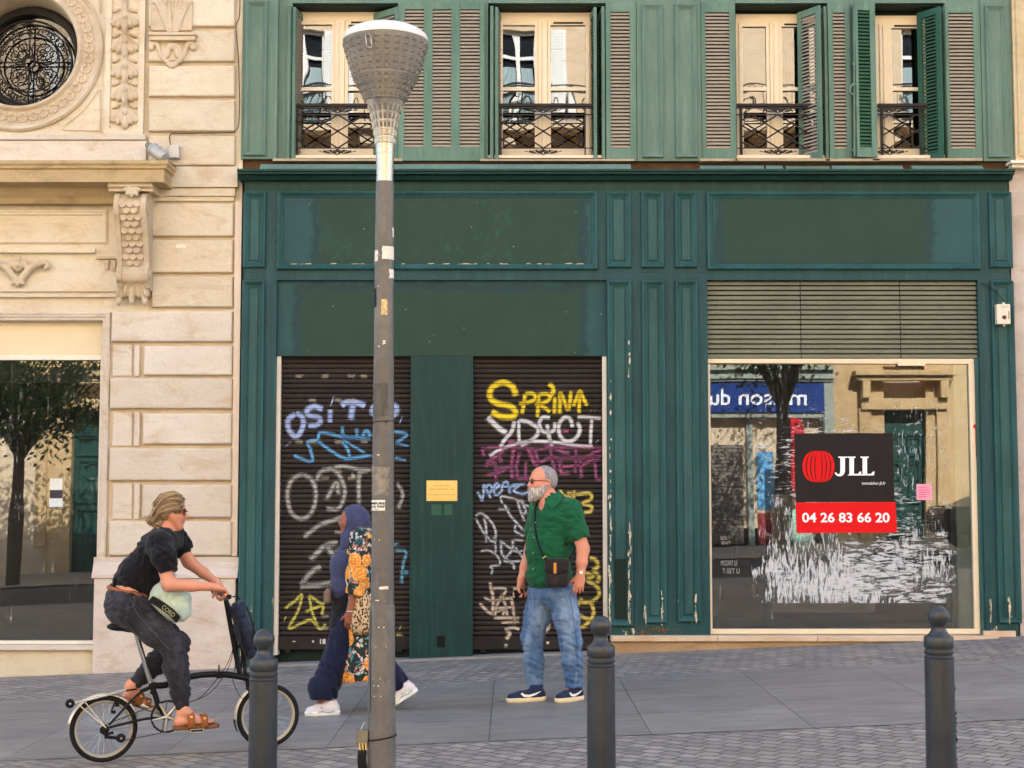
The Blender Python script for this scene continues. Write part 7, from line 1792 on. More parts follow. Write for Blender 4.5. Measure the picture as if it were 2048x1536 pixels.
S = SDF(.0055); S.ell(pw(-.10, 0, .10), (.46*.215*1.06, .43*.215, .47*.215), .01, Rh2); S.cone(pw(-.02, 0, -.15), Wn(712, 1072), .10, .115, .05); S.ell(pw(-.22, 0, -.05), (.42*.215, .40*.215, .42*.215), .03, Rh2)
S.ell(pw(.60, 0, -.06), (.56*.215, .65*.215, .47*.215), .012, Rh2, '-')
S.chain([Wn(704, 1070, -.03), Wn(699, 1084, -.06), Wn(695, 1100, -.05)], [.050, .050, .045], .05); S.cone(Wn(704, 1074, .03), Wn(698, 1096, .04), .05, .045, .05)
S.disp = [crease(.007, (110, 20, -90), (12, 8, 10)), folds(.004, (90, 20, -70), (22, 18, 20), 1.2), folds(.002, (120, 30, -110), (30, 28, 24), 1.5)]
S.build('headscarf', HJ, wom, sm=1)
mb = MB(); mb.tube(smooth_path([pw(.16, .24, -.30), pw(.06, .32, -.05), pw(.14, .29, .22), pw(.26, .1, .36), pw(.27, -.1, .36), pw(.14, -.29, .22), pw(.06, -.32, -.05), pw(.16, -.24, -.30)], 5), .006, 6); mb.build('under_cap', simple('black_cap', rgb(22, 22, 30), .8), wom, smooth=True)
S = SDF(.0065)                              # blue blouse front
S.cone(Wn(700, 1098), Wn(691, 1130), .085, .105, .05, (tuple(lW), 1.25)); S.cone(Wn(691, 1130), Wn(688, 1178), .105, .105, .05, (tuple(lW), 1.25)); S.cone(Wn(690, 1178), Wn(693, 1192), .10, .08, .04, (tuple(lW), 1.3))
S.disp = [folds(.004, (40, 20, 50), (22, 30, 28), 2)]
S.build('blouse', HJ, wom, sm=1)
S = SDF(.007); S.cone(Wn(700, 1190), Wn(690, 1250), .115, .12, .05, (tuple(lW), 1.2)); S.disp = [folds(.004, (30, 20, 60), (22, 30, 28), 2)]; S.build('black_undershirt', cloth_mat('black_jersey', rgb(22, 21, 25), rgb(28, 27, 32), .85, .005, 9), wom, sm=1)
# navy wide trousers
NV = cloth_mat('navy_crepe', rgb(22, 26, 50), rgb(28, 33, 60), .85, .018, 9, stretch=(1, 1, .3))
S = SDF(.0065)
S.cone(Wn(700, 1238, -.05), Wn(672, 1318, -.08), .115, .098, .05); S.cone(Wn(672, 1318, -.08), Wn(648, 1380, -.08), .098, .105, .04, ((1, 0, 0), 1.06)); S.cone(Wn(642, 1376, -.08), Wn(646, 1392, -.08), .098, .098, .03)
S.cone(Wn(728, 1240, .05), Wn(757, 1316, .08), .115, .095, .05); S.cone(Wn(757, 1316, .08), Wn(798, 1366, .08), .092, .078, .03)
S.box(Wn(645, 1397, -.08)+V3(0, 0, -.10), (.2, .2, .10), 0, .003, None, '-')
fr_, _, _, Rr = basis(Wn(806, 1378, .08)-Wn(757, 1316, .08)); S.box(Wn(806, 1377, .08)+fr_*.145, (.12, .15, .15), 0, .003, Rr, '-')
S.disp = [crease(.014, (90, 40, 25), (9, 9, 8)), folds(.006, (70, 30, 10), (8, 10, 12), 1.4), folds(.004, (20, 20, 60), (22, 30, 18), 2)]
S.build('trousers', NV, wom, sm=1)
# floral cardigan
def floral():
    m = NT('floral_print'); v = m.co((1, 1, 1))
    wv = m.n('ShaderNodeVectorMath', operation='ADD'); nz = m.n('ShaderNodeTexNoise'); nz.inputs['Scale'].default_value = 16; nz.inputs['Detail'].default_value = 3; m.L(v, nz.inputs['Vector'])
    s_ = m.n('ShaderNodeVectorMath', operation='SCALE'); s_.inputs['Scale'].default_value = .09; m.L(nz.outputs['Color'], s_.inputs[0]); m.L(v, wv.inputs[0]); m.L(s_.outputs[0], wv.inputs[1]); W2 = wv.outputs[0]
    def v1(scale, out='Color', loc=(0, 0, 0), vec=None):
        mp = m.n('ShaderNodeMapping'); mp.inputs['Location'].default_value = loc; m.L(vec if vec is not None else W2, mp.inputs[0]); nd = m.n('ShaderNodeTexVoronoi'); nd.inputs['Scale'].default_value = scale; m.L(mp.outputs[0], nd.inputs['Vector']); return nd.outputs[out]
    # small leaves and petals in many colours on a dark ground
    sep = m.n('ShaderNodeSeparateColor'); m.L(v1(34), sep.inputs[0])
    leaves = m.ramp(sep.outputs[0], [(0, rgb(40, 52, 48)), (.2, rgb(84, 140, 152)), (.34, rgb(222, 190, 168)), (.48, rgb(46, 52, 44)), (.6, rgb(176, 186, 190)), (.72, rgb(196, 130, 120)), (.84, rgb(40, 84, 96)), (.94, rgb(60, 66, 44))], 'CONSTANT')
    ed = m.n('ShaderNodeTexVoronoi', feature='DISTANCE_TO_EDGE'); ed.inputs['Scale'].default_value = 34; m.L(W2, ed.inputs['Vector'])
    c = m.mix(m.ramp(ed.outputs['Distance'], [(.04, 0), (.12, 1)]), rgb(38, 44, 38), leaves)
    # large orange chrysanthemums: ringed petals round cell centres
    bigd = v1(6.6, 'Distance', (1.3, .4, .25), m.co((1, .6, 1))); 
    n = m.noise(30, 3, .6, m.co()); ring = m.math('FRACT', m.math('ADD', m.math('MULTIPLY', bigd, 6.0), m.math('MULTIPLY', m.noise(55, 4, .7, m.co()), 4.0)))
    fl_ = m.ramp(ring, [(0, rgb(176, 84, 24)), (.3, rgb(226, 150, 58)), (.6, rgb(240, 196, 120)), (.85, rgb(210, 118, 36))])
    fac = m.ramp(m.math('ADD', bigd, m.math('MULTIPLY', n, .16)), [(.51, 1), (.54, 0)])
    c = m.mix(fac, c, fl_); m.base(c); m.set(.8, 0, .15); m.bump(m.noise(9, 4, .6, m.co((1, 1, .4)), 1.2), .007); return m.m
FLR = floral()
S = SDF(.0065)
S.cone(Wn(724, 1076, -.12), Wn(724, 1076, .12), .075, .075, .05); S.cone(Wn(724, 1090), Wn(727, 1150), .135, .150, .06, (tuple(lW), 1.25)); S.cone(Wn(727, 1150), Wn(729, 1240), .150, .165, .06, (tuple(lW), 1.2)); S.cone(Wn(729, 1240), Wn(729, 1330), .165, .175, .06, (tuple(lW), 1.1)); S.cone(Wn(729, 1330), Wn(727, 1370), .175, .17, .05, (tuple(lW), 1.1))
S.box(Wn(675, 1230)+V3(-.16, 0, 0), (.16, .5, .60), 0, .01, None, '-')
S.box(Wn(727, 1358)+V3(0, 0, -.2), (.4, .4, .2), 0, .003, Matrix.Rotation(math.radians(-8), 3, 'Y'), '-')
S.disp = [crease(.014, (90, 50, 15), (9, 9, 8)), folds(.006, (60, 40, 8), (9, 12, 7), 1.5), folds(.003, (40, 30, 50), (22, 30, 28), 2)]
S.build('cardigan', FLR, wom, sm=1)
S = SDF(.006); S.chain([shW, Wn(720, 1120, -.19), elW+V3(0, -.0, 0), Wn(710, 1186, -.21)], [.072, .075, .075, .070], .04); fr_, _, _, Rr = basis(wrW-elW); S.box(Wn(709, 1190, -.21)+fr_*.10, (.10, .12, .12), 0, .003, Rr, '-')
S.disp = [folds(.004, (30, 20, 70), (22, 30, 28), 2)]; S.build('sleeve', FLR, wom, sm=1)
def leopard():
    m = NT('leopard_print'); v = m.vor(62, m.co((1, 1, .8)), 'F1', 'Distance'); n = m.noise(70, 3, .6, m.co()); d = m.math('ADD', v, m.math('MULTIPLY', n, .5))
    m.base(m.ramp(d, [(.42, rgb(150, 110, 70)), (.5, rgb(32, 24, 20)), (.68, rgb(32, 24, 20)), (.74, rgb(196, 170, 134))])); m.set(.8, 0, .15); m.bump(n, .003); return m.m
S = SDF(.0065); S.cone(Wn(722, 1196, -.16), Wn(724, 1248, -.16), .065, .085, .04); S.ell(Wn(724, 1238, -.17), (.085, .06, .11), .04); lo_ = S.build('print_bag', leopard(), None)
lbE = thing('shoulder_bag', 'leopard print fabric bag hanging at the hip of the woman in the headscarf', 'bag', Wn(724, 1250, -.17)); lo_.name = 'pouch'; lo_.parent = lbE; lo_.location = -Vector(lbE.location)
mb = MB(); mb.tube(smooth_path([Wn(716, 1190, -.20), Wn(722, 1150, -.235), Wn(730, 1105, -.235), Wn(734, 1074, -.20), Wn(734, 1066, -.14)], 5), .007, 6); mb.build('strap', simple('tan_strap', rgb(120, 88, 60), .7), lbE, smooth=True)
mb = MB(); mb.lathe([(.0285, -.004), (.031, -.003), (.031, .003), (.0285, .004)], wrW+V3(0, 0, -.002), 24, axis=(.1, 0, 1)); mb.build('bracelet', simple('silver_bangle', rgb(210, 206, 200), .25, .9, var=0), wom, smooth=True)
fpE = thing('belt_pouch', 'small grey brown pouch worn in front of the waist of the woman in the headscarf', 'bag', Wn(656, 1206, -.06)); S = SDF(.005); S.box(Wn(656, 1193, -.07), (.026, .07, .050), .02, .01); S.ell(Wn(659, 1180, -.07), (.02, .05, .02), .02); S.build('pouch', cloth_mat('taupe_leather', rgb(120, 104, 92), rgb(96, 84, 76), .5, .003, 12), fpE)
mb = MB(); mb.tube([Wn(657, 1178, -.12), Wn(660, 1172, -.14), Wn(672, 1160, -.16)], .004, 6); mb.build('strap', simple('taupe_strap', rgb(96, 84, 76), .6), fpE)
WSH = cloth_mat('white_mesh', rgb(222, 214, 212), rgb(206, 200, 204), .7, .002, 40); WSO = simple('white_foam_sole', rgb(226, 224, 220), .6, var=.05); MINT = simple('mint_trim', rgb(130, 178, 176), .5, var=.1)
o, q, *_ = sneaker(Wn(677, 1419, -.09), Wn(612, 1421, -.11), WSH, WSO, wom, h=.10); mb = MB(); mb.tube([q(.1, .045, .032), q(.3, .048, .026), q(.5, .046, .034), q(.7, .05, .024), q(.9, .04, .03)], .004, 6); mb.build('mint_trim', MINT, o, smooth=True)
mb = MB(); mb.tube([q(.38, .044, .062), q(.44, .046, .055), q(.55, .046, .070)], .002, 4); mb.build('side_stripe', simple('pink_mark', rgb(176, 70, 110), .5, var=0), o)
o, q, *_ = sneaker(Wn(833, 1384, .06), Wn(786, 1414, .05), WSH, WSO, wom, h=.10, flat_=False); mb = MB(); mb.tube([q(.05, .045, .032), q(.3, .048, .026), q(.5, .046, .034), q(.7, .05, .024), q(.9, .04, .03)], .005, 6); mb.tube([q(.1, .046, .05), q(.3, .047, .06), q(.5, .045, .05)], .004, 6); mb.build('mint_trim', MINT, o, smooth=True)
# ================================================================== folding bicycle
def Kb(px, py, o=0.0): return F(px, py, -5.25+(px-207)/328*.37+o)
bd = (Kb(535, 1431)-Kb(207, 1431)); bd.z = 0; bd.normalize(); bs = V3(bd.y, -bd.x, 0)        # travel direction; bs points to the camera side (rider's right)
if bs.y > 0: bs = -bs
bk = thing('folding_bicycle', 'black folding bicycle with small wheels and silver rear rack under the fair haired woman', 'bicycle', Kb(207, 1521))
BF = simple('black_frame_paint', rgb(30, 31, 34), .3, .2, var=.08); CHR = simple('polished_steel', rgb(190, 192, 192), .18, .95, var=0); ALU = simple('silver_alloy', rgb(196, 190, 176), .35, .7, var=.08, vs=20)
RUB = simple('black_rubber', rgb(30, 29, 29), .8, var=.15); PLS = simple('black_plastic', rgb(24, 24, 26), .5, var=.1); WALL = simple('pale_tyre_wall', rgb(158, 154, 144), .6, .2, var=.1)
wl = bs; wu = UP
def wheel(c, R, name):
    c = Vector(c)
    def ringp(r, off, n=64): return [c+bd*r*math.cos(2*PI*k/n)+wu*r*math.sin(2*PI*k/n)+wl*off for k in range(n)]
    mb = MB(); mb.tube(ringp(R-.018, 0), .0185, 10, closed=True); w_ = mb.build('wheel', RUB, bk, smooth=True); w_.name = name
    mb = MB(); v = []; n = 64
    prof = [(R-.030, .013), (R-.034, .0125), (R-.046, .010), (R-.049, .004), (R-.049, -.004), (R-.046, -.010), (R-.034, -.0125), (R-.030, -.013)]
    for (r, o_) in prof: v += ringp(r, o_, n)
    mb.add(v, [(i*n+k, i*n+(k+1) % n, (i+1)*n+(k+1) % n, (i+1)*n+k) for i in range(len(prof)-1) for k in range(n)]); mb.build('rim', WALL, w_, smooth=True)
    mb = MB(); rr = R-.047
    for k in range(28):
        a = 2*PI*k/28; b_ = a+(.55 if k % 2 else -.55); s_ = .022 if (k//2) % 2 else -.022
        mb.tube([c+bd*.022*math.cos(b_)+wu*.022*math.sin(b_)+wl*s_, c+bd*rr*math.cos(a)+wu*rr*math.sin(a)], .0013, 4)
    mb.build('spokes', CHR, w_)
    mb = MB(); mb.lathe([(0, -.05), (.008, -.05), (.008, -.028), (.022, -.026), (.022, -.022), (.013, -.018), (.013, .018), (.022, .022), (.022, .026), (.008, .028), (.008, .05), (0, .05)], c, 20, axis=tuple(wl)); mb.build('hub', ALU, w_, smooth=True, auto=30)
    mb = MB(); q = c+wu*(R-.05); mb.tube([q, q-wu*.03], .0022, 5); mb.build('valve', CHR, w_)
    return w_
rc, fc = Kb(207.5, 1457.5), Kb(536, 1431)
wheel(rc, .207, 'rear_wheel'); wheel(fc, .205, 'front_wheel')
def T(pts, r, name, mat, n=10, par=None, o=None, sm=6): 
    P = [Kb(*q) if not isinstance(q, Vector) else q for q in pts]
    if sm and len(P) > 2:
        if hasattr(r, '__len__'): sm = 1
        P = smooth_path(P, sm)
    mb = MB(); mb.tube(P, r, n); return mb.build(name, mat, par or bk, smooth=True, auto=60)
frm = T([(303, 1372), (330, 1370), (352, 1362), (378, 1354), (410, 1349), (447, 1349), (478, 1353), (496, 1357)], .0205, 'frame', BF, 14)
T([(302, 1366), (311, 1392), (319, 1415), (334, 1433)], .018, 'seat_tube', BF, 12, frm)
mb = MB(); mb.lathe([(.024, -.038), (.024, .038)], Kb(334, 1433), 20, axis=tuple(wl)); mb.tube([Kb(494, 1345), Kb(499, 1385)], .019, 14); mb.obox(Kb(438, 1349), bd*.018, wl*.028, wu*.022); mb.tube([Kb(438, 1343, -.03), Kb(438, 1330, -.04)], .005, 6); mb.obox(Kb(306, 1368), bd*.018, wl*.026, wu*.012)
mb.build('lug', BF, frm, smooth=True, auto=35)
for o_ in (-.045, .045):
    T([(331, 1436, o_*.8), (290, 1438, o_), (214, 1456, o_)], .0085, 'chainstay', BF, 8, frm)
    T([(281, 1384, o_*.6), (262, 1402, o_), (218, 1450, o_)], .0075, 'seatstay', BF, 8, frm)
T([(281, 1383), (303, 1374)], .012, 'suspension_block', RUB, 10, frm)
sp = T([(271, 1262), (303, 1371)], .0158, 'seat_post', CHR, 14)
S = SDF(.006); sc_ = Kb(262, 1252); Rb_ = Matrix((bd, bs, UP)).transposed(); S.ell(sc_-bd*.05, (.10, .085, .03), .03, Rb_); S.cone(sc_, sc_+bd*.17+UP*.0, .035, .022, .04); S.build('saddle', PLS, bk)
# rear mudguard, rack, roller
def arc(c, R, a0, a1, n=18): return [Vector(c)+bd*R*math.cos(math.radians(a0+(a1-a0)*k/n))+wu*R*math.sin(math.radians(a0+(a1-a0)*k/n)) for k in range(n+1)]
def guard(c, R, a0, a1, name):
    P = arc(c, R, a0, a1, 26); mb = MB(); v = []
    for p_ in P:
        rd = (p_-Vector(c)).normalized()
        for (o_, h) in ((-.024, -.008), (-.014, .003), (0, .006), (.014, .003), (.024, -.008)): v.append(p_+wl*o_+rd*h)
    mb.add(v, [(i*5+k, i*5+k+1, i*5+6+k, i*5+5+k) for i in range(len(P)-1) for k in range(4)]); o = mb.build(name, ALU, bk, smooth=True); m_ = o.modifiers.new('s', 'SOLIDIFY'); m_.thickness = .0018; return o
guard(rc, .218, 20, 172, 'rear_mudguard'); guard(fc, .216, 100, 186, 'front_mudguard')
mb = MB(); a, b = Kb(466, 1438), Kb(463, 1462); P = arc(fc, .218, 184, 204, 8); v = []
for i, p_ in enumerate(P): v += [p_-wl*.026, p_+wl*.026, p_+wl*.026-bd*.004, p_-wl*.026-bd*.004]
mb.add(v, [(4*i+k, 4*i+(k+1) % 4, 4*i+4+(k+1) % 4, 4*i+4+k) for i in range(len(P)-1) for k in range(4)]+[(0, 1, 2, 3), (len(v)-4, len(v)-3, len(v)-2, len(v)-1)]); mb.build('mud_flap', PLS, bk)
rk = MB()
for o_ in (-.06, .06): rk.tube(smooth_path([Kb(151, 1405, o_), Kb(180, 1399, o_), (Kb(215, 1390, o_)), Kb(252, 1380, o_*.7)], 4), .0055, 8)
for t in (.02, .2, .4, .6, .8): p_ = Kb(151+t*100, 1405-t*25); rk.tube([p_-wl*.06, p_+wl*.06], .0045, 6)
rk.obox(Kb(205, 1391), (Kb(245, 1381)-Kb(165, 1401))*.5, wl*.03, wu*.003)
for o_ in (-.055, .055): rk.tube([Kb(157, 1409, o_), Kb(210, 1454, o_)], .0036, 6); rk.tube([Kb(170, 1404, o_), Kb(212, 1456, o_)], .0036, 6)
rk.build('rear_rack', ALU, bk, smooth=True, auto=40)
mb = MB()
for o_ in (-.06, .06): mb.tube([Kb(240, 1383, o_*.7), Kb(274, 1378, o_*.4)], .0055, 8)
mb.build('rack_strut', BF, bk, smooth=True)
for (x_, y_, o_) in ((140, 1407, -.05), (140, 1407, .05), (242, 1476, -.07)):
    mb = MB(); mb.lathe([(0, -.014), (.012, -.014), (.024, -.011), (.028, -.006), (.028, .006), (.024, .011), (.012, .014), (0, .014)], Kb(x_, y_, o_), 24, axis=tuple(wl)); r_ = mb.build('rolling_wheel', PLS, bk, smooth=True, auto=40)
    mb = MB(); mb.lathe([(0, -.017), (.006, -.0165), (.006, .0165), (0, .017)], Kb(x_, y_, o_), 12, axis=tuple(wl)); mb.build('roller_bolt', ALU, r_)
T([(137, 1405, 0), (152, 1405, 0)], .006, 'roller_axle', ALU, 8)
# drivetrain
cr = Kb(334, 1433, -.055)
mb = MB(); n = 48; v = []
for k in range(n): 
    a = 2*PI*k/n
    for (r, o_) in ((.104 if k % 2 else .101, -.002), (.104 if k % 2 else .101, .002), (.090, .002), (.090, -.002)): v.append(cr+bd*r*math.cos(a)+wu*r*math.sin(a)+wl*o_)
mb.add(v, [(4*k+i, 4*k+(i+1) % 4, 4*((k+1) % n)+(i+1) % 4, 4*((k+1) % n)+i) for k in range(n) for i in range(4)]); chn = mb.build('chainring', PLS, bk)
mb = MB()
for k in range(5): a = math.radians(-24+72*k); mb.tube([cr+wl*.003, cr+wl*.003+(bd*math.cos(a)+wu*math.sin(a))*.095], [.011, .0065], 8)
mb.lathe([(0, .012), (.016, .010), (.018, -.004)], cr, 16, axis=tuple(wl)); mb.build('spider', ALU, chn, smooth=True, auto=50)
pe = Kb(390, 1456, -.085); mb = MB(); mb.tube([cr+wl*.012, pe], [.012, .010], 8); mb.build('crank', ALU, bk, smooth=True, auto=50)
mb = MB(); mb.obox(pe+wl*.045-wu*.004, bd*.040, wl*.042, wu*.009); mb.tube([pe, pe+wl*.05], .006, 8); pd_ = mb.build('pedal', PLS, bk, bevel=.003)
mb = MB(); 
for o_ in (.005, .085): mb.obox(pe+wl*o_-wu*.004, bd*.042, wl*.002, wu*.011)
mb.build('pedal_cage', ALU, pd_)
pe2 = Kb(279, 1410, .085); cr2 = Kb(334, 1433, .055); mb = MB(); mb.tube([cr2, pe2], [.012, .010], 8); mb.build('crank', ALU, bk, smooth=True)
mb = MB(); mb.obox(pe2-wl*.045, bd*.040, wl*.042, wu*.009); mb.build('pedal', PLS, bk, bevel=.003)
mb = MB(); hub = rc+wl*.05; top = []
P = [cr+wu*.100, cr-wu*.100-bd*.03, Kb(240, 1476, -.05)-wu*.02, Kb(216, 1472, -.05), hub-bd*.028, hub+wu*.030]
for i in range(len(P)-1):
    L = (P[i+1]-P[i]); m_ = max(2, int(L.length/.0125))
    for k in range(m_): q = P[i]+L*((k+.5)/m_); d_ = L.normalized(); mb.obox(q, d_*.0048, wl*.0022, wu*.0034 if abs(d_.z) < .7 else bd*.0034)
L = P[0]-P[-1]; m_ = int(L.length/.0125)
for k in range(m_): mb.obox(P[-1]+L*((k+.5)/m_), L.normalized()*.0048, wl*.0022, wu*.0034)
mb.build('chain', simple('oily_chain', rgb(58, 50, 42), .4, .7, var=.2), bk)
mb = MB(); mb.lathe([(0, .004), (.028, .003), (.030, 0), (.028, -.003), (.010, -.01)], hub, 24, axis=tuple(wl)); mb.tube([hub+wl*.012, Kb(212, 1474, -.06), Kb(240, 1476, -.06)], [.011, .012, .010], 8); mb.tube([Kb(212, 1470, -.06), Kb(227, 1464, -.06)], .008, 8); mb.build('chain_tensioner', PLS, bk, smooth=True, auto=50)
# fork, handlepost, bars
for o_ in (-.045, .045): T([(497, 1378, o_*.6), (503, 1392, o_), (522, 1415, o_), (536, 1431, o_)], .0095, 'fork_blade', BF, 8)
T([(482, 1356), (474, 1320), (463, 1262), (452, 1200)], .0165, 'handlepost', BF, 12)
T([(480, 1352), (484, 1310, -.01), (478, 1272, -.01)], .008, 'post_latch', PLS, 8); T([(490, 1348), (489, 1320), (486, 1300), (476, 1290)], .012, 'luggage_block', PLS, 8)
mb = MB(); b0 = Kb(451, 1197); mb.tube([b0+wl*.27+wu*.028-bd*.028, b0+wl*.10+wu*.022-bd*.01, b0, b0-wl*.10+wu*.022-bd*.01, b0-wl*.27+wu*.028-bd*.028], .0115, 10); hb = mb.build('handlebar', BF, bk, smooth=True)
for s_ in (1, -1):
    a = b0+wl*.165*s_+wu*.025-bd*.018; e_ = b0+wl*.285*s_+wu*.029-bd*.03; mb = MB(); mb.tube([a, e_], .0165, 14); mb.build('grip', RUB, hb, smooth=True, auto=50)
    mb = MB(); c_ = b0+wl*.14*s_+wu*.02; mb.obox(c_, bd*.012, wl*.012, wu*.012); mb.tube(smooth_path([c_+bd*.02, c_+bd*.045+wl*.02*s_, c_+bd*.05+wl*.09*s_-wu*.01], 4), .005, 6); mb.build('brake_lever', PLS, hb, smooth=True)
cables = [[(455, 1205, -.08), (462, 1240, -.06), (466, 1300, -.06), (452, 1345, -.06), (420, 1385, -.05), (385, 1402, -.04), (352, 1408, -.03)], [(456, 1205, .06), (472, 1250, -.04), (462, 1310, -.07), (440, 1350, -.05), (400, 1395, -.03), (360, 1408, -.02)], [(458, 1205, -.05), (474, 1250, -.05), (484, 1300, -.07), (470, 1340, -.09), (466, 1362, -.08), (480, 1392, -.05), (492, 1400, -.03)]]
mb = MB()
for c_ in cables: mb.tube(smooth_path([Kb(*q) for q in c_], 6), .0024, 5)
mb.build('cables', PLS, bk, smooth=True)
mb = MB(); mb.obox(Kb(234, 1403), bd*.012, wl*.03, wu*.03); mb.tube([Kb(234, 1395, -.03), Kb(222, 1424, -.04)], .006, 6); mb.obox(Kb(227, 1424, -.03), bd*.014, wl*.01, wu*.010); mb.obox(Kb(303, 1385, -.02), bd*.008, wl*.01, wu*.01); mb.build('brake', PLS, bk, bevel=.003)
mb = MB(); mb.lathe([(0, -.004), (.014, -.003), (.014, .003), (0, .004)], Kb(287, 1411, -.03), 16, axis=tuple(wl)); mb.tube([Kb(287, 1411, -.03), Kb(303, 1418, -.03), Kb(318, 1424, -.03)], .006, 6); mb.build('chain_guide', ALU, bk, smooth=True)
# front bag
fbE = thing('handlebar_bag', 'folded navy canvas bag fixed upright in front of the bicycle handlebar', 'bag', Kb(497, 1316))
S = SDF(.006); S.chain([Kb(477, 1222), Kb(487, 1258), Kb(503, 1304)], [.048, .058, .050], .04, (tuple(wl), 1.9)); S.cone(Kb(472, 1212), Kb(486, 1206), .020, .016, .02, (tuple(wl), 2.5)); S.ell(Kb(508, 1276), (.035, .09, .08), .04)
S.disp = [folds(.006, (40, 10, 30), (18, 12, 22), 2), folds(.003, (70, 30, -60), (22, 30, 28), 2)]
S.build('pouch', cloth_mat('navy_canvas', rgb(30, 36, 54), rgb(40, 48, 70), .7, .008, 12), fbE, sm=1)
mb = MB(); mb.tube(smooth_path([Kb(470, 1218, -.1), Kb(480, 1260, -.12), Kb(494, 1310, -.10)], 5), .006, 6); mb.tube(smooth_path([Kb(492, 1212, -.1), Kb(506, 1250, -.12), Kb(512, 1300, -.10)], 5), .006, 6); mb.build('strap', PLS, fbE, smooth=True)

# ================================================================== cyclist
cy = thing('person', 'fair haired woman in a black blouse and dark jeans riding a folding bicycle', 'person', Kb(300, 1480))
fC = (bd+V3(0, 0, -.06)).normalized(); NEAR = bs
hH = .222
B = SDF(.005); hc3 = Kb(343, 1024); pc, fh3, lh3, uh3, Rh3 = head(B, hc3, bd+V3(.0, -.02, -.03), hH, nose=1.0, jaw=.98)
shN2, shF2 = Kb(318, 1086, -.165), Kb(350, 1074, .15)
elN2, wrN2 = Kb(338, 1169, -.25), Kb(426, 1174, -.27)
elF2, wrF2 = Kb(378, 1124, .20), Kb(434, 1166, .25)
hpN, hpF = Kb(255, 1212, -.095), Kb(258, 1212, .095)
knN2, anN2 = Kb(350, 1293, -.11), Kb(366, 1420, -.12)
knF2, anF2 = Kb(356, 1288, .11), Kb(262, 1372, .12)
B.cone(pc(-.10, 0, -.22), Kb(325, 1070), .047, .052, .02)
B.cone(Kb(322, 1078, 0), Kb(290, 1120, 0), .078, .086, .06, (tuple(NEAR), 1.35)); B.cone(Kb(290, 1120), Kb(258, 1178), .086, .092, .06, (tuple(NEAR), 1.35)); B.ell(Kb(256, 1205), (.12, .16, .12), .05)
B.cone(shN2, shF2, .055, .055, .04)
for a, b, c_ in ((shN2, elN2, wrN2), (shF2, elF2, wrF2)): B.cone(a, b, .050, .043, .03); B.cone(b, b*.5+c_*.5, .044, .035, .015); B.cone(b*.5+c_*.5, c_, .035, .0245, .02)
for h_, kn, an in ((hpN, knN2, anN2), (hpF, knF2, anF2)): B.cone(h_, kn, .09, .055, .05); B.cone(kn, kn*.55+an*.45, .052, .048, .03); B.cone(kn*.55+an*.45, an, .048, .034, .03)
# hands round the grips
def grip_hand(w, grip, s_):
    d = (grip-w).normalized(); hand(B, w, d*1.0+wu*.05, -wu, -wl*s_, (.9, 1.0, 1.05, 1.1), .98, .9, .9)
gN, gF = b0+wl*.23*1+wu*.045-bd*.02, b0-wl*.23+wu*.045-bd*.02
grip_hand(wrN2, gN+bd*.03, 1); grip_hand(wrF2, gF+bd*.03, -1)
# feet (bare in sandals)
def bare_foot(an, heel, ball, toe, sd):
    B.cone(an, heel, .032, .030, .02); B.cone(an, ball, .030, .022, .03, (tuple(wl), 1.15)); B.cone(heel, ball, .028, .022, .02, (tuple(wl), 1.3))
    for k, (o_, L, r) in enumerate(((.030, 1.0, .0125), (.013, .95, .0095), (-.002, .86, .009), (-.016, .76, .0085), (-.029, .64, .008))):
        q = ball+wl*(-sd)*o_; B.cone(q, q+(toe-ball)*L, r+.002, r, .008)
heN, baN, toN = Kb(358, 1443, -.125), Kb(405, 1443, -.13), Kb(428, 1442, -.13)
bare_foot(anN2+V3(0, 0, -.005), heN, baN, toN, 1)
heF, baF, toF = Kb(256, 1392, .12), Kb(291, 1405, .12), Kb(304, 1414, .12)
bare_foot(anF2, heF, baF, toF, -1)
SKC = skin_mat('cyclist_skin', rgb(206, 146, 118)); B.build('body', SKC, cy)
# hair
S = SDF(.0048); H_ = hH
S.ell(pc(-.07, 0, .13), (.455*H_, .385*H_, .40*H_), .01, Rh3); S.ell(pc(-.20, 0, -.02), (.34*H_, .36*H_, .34*H_), .03, Rh3)
S.cone(pc(.18, .10, .44), pc(.26, -.12, .36), .07*H_, .07*H_, .04); 
S.ell(pc(.46, 0, -.08), (.36*H_, .50*H_, .42*H_), .02, Rh3, '-'); S.ell(pc(.10, 0, -.42), (.40*H_, .6*H_, .30*H_), .02, Rh3, '-')
for s_ in (1, -1): S.ell(pc(-.03, s_*.42, -.13), (.14*H_, .16*H_, .18*H_), .01, Rh3, '-')
for s_ in (1, -1): S.chain([pc(.28, s_*.24, .25), pc(.10, s_*.35, .12), pc(-.12, s_*.37, .04), pc(-.34, s_*.26, -.10)], [.05*H_, .06*H_, .06*H_, .08*H_], .015)
S.ell(pc(-.50, .0, -.20), (.17*H_, .24*H_, .16*H_), .015, Rh3); S.ell(pc(-.40, -.1, -.33), (.16*H_, .22*H_, .15*H_), .015, Rh3); S.ell(pc(-.60, .05, -.27), (.10*H_, .13*H_, .12*H_), .01, Rh3); S.ell(pc(-.28, 0, -.38), (.13*H_, .2*H_, .13*H_), .02, Rh3)
S.disp = [folds(.0028, (110, 60, 170), (30, 22, 40), 1.6), folds(.0016, (260, 100, 320), (60, 44, 70), 2)]
HC = NT('ash_blonde_hair'); n = HC.noise(26, 6, .7, HC.co((.5, 1, 2.2), (0, math.radians(-25), 0)), 1.4); HC.base(HC.mix(HC.ramp(n, [(.32, 0), (.62, 1)]), rgb(96, 72, 50), rgb(170, 142, 108))); HC.set(.5, 0, .4); HC.bump(n, .006)
S.build('hair', HC.m, cy)
fl = []
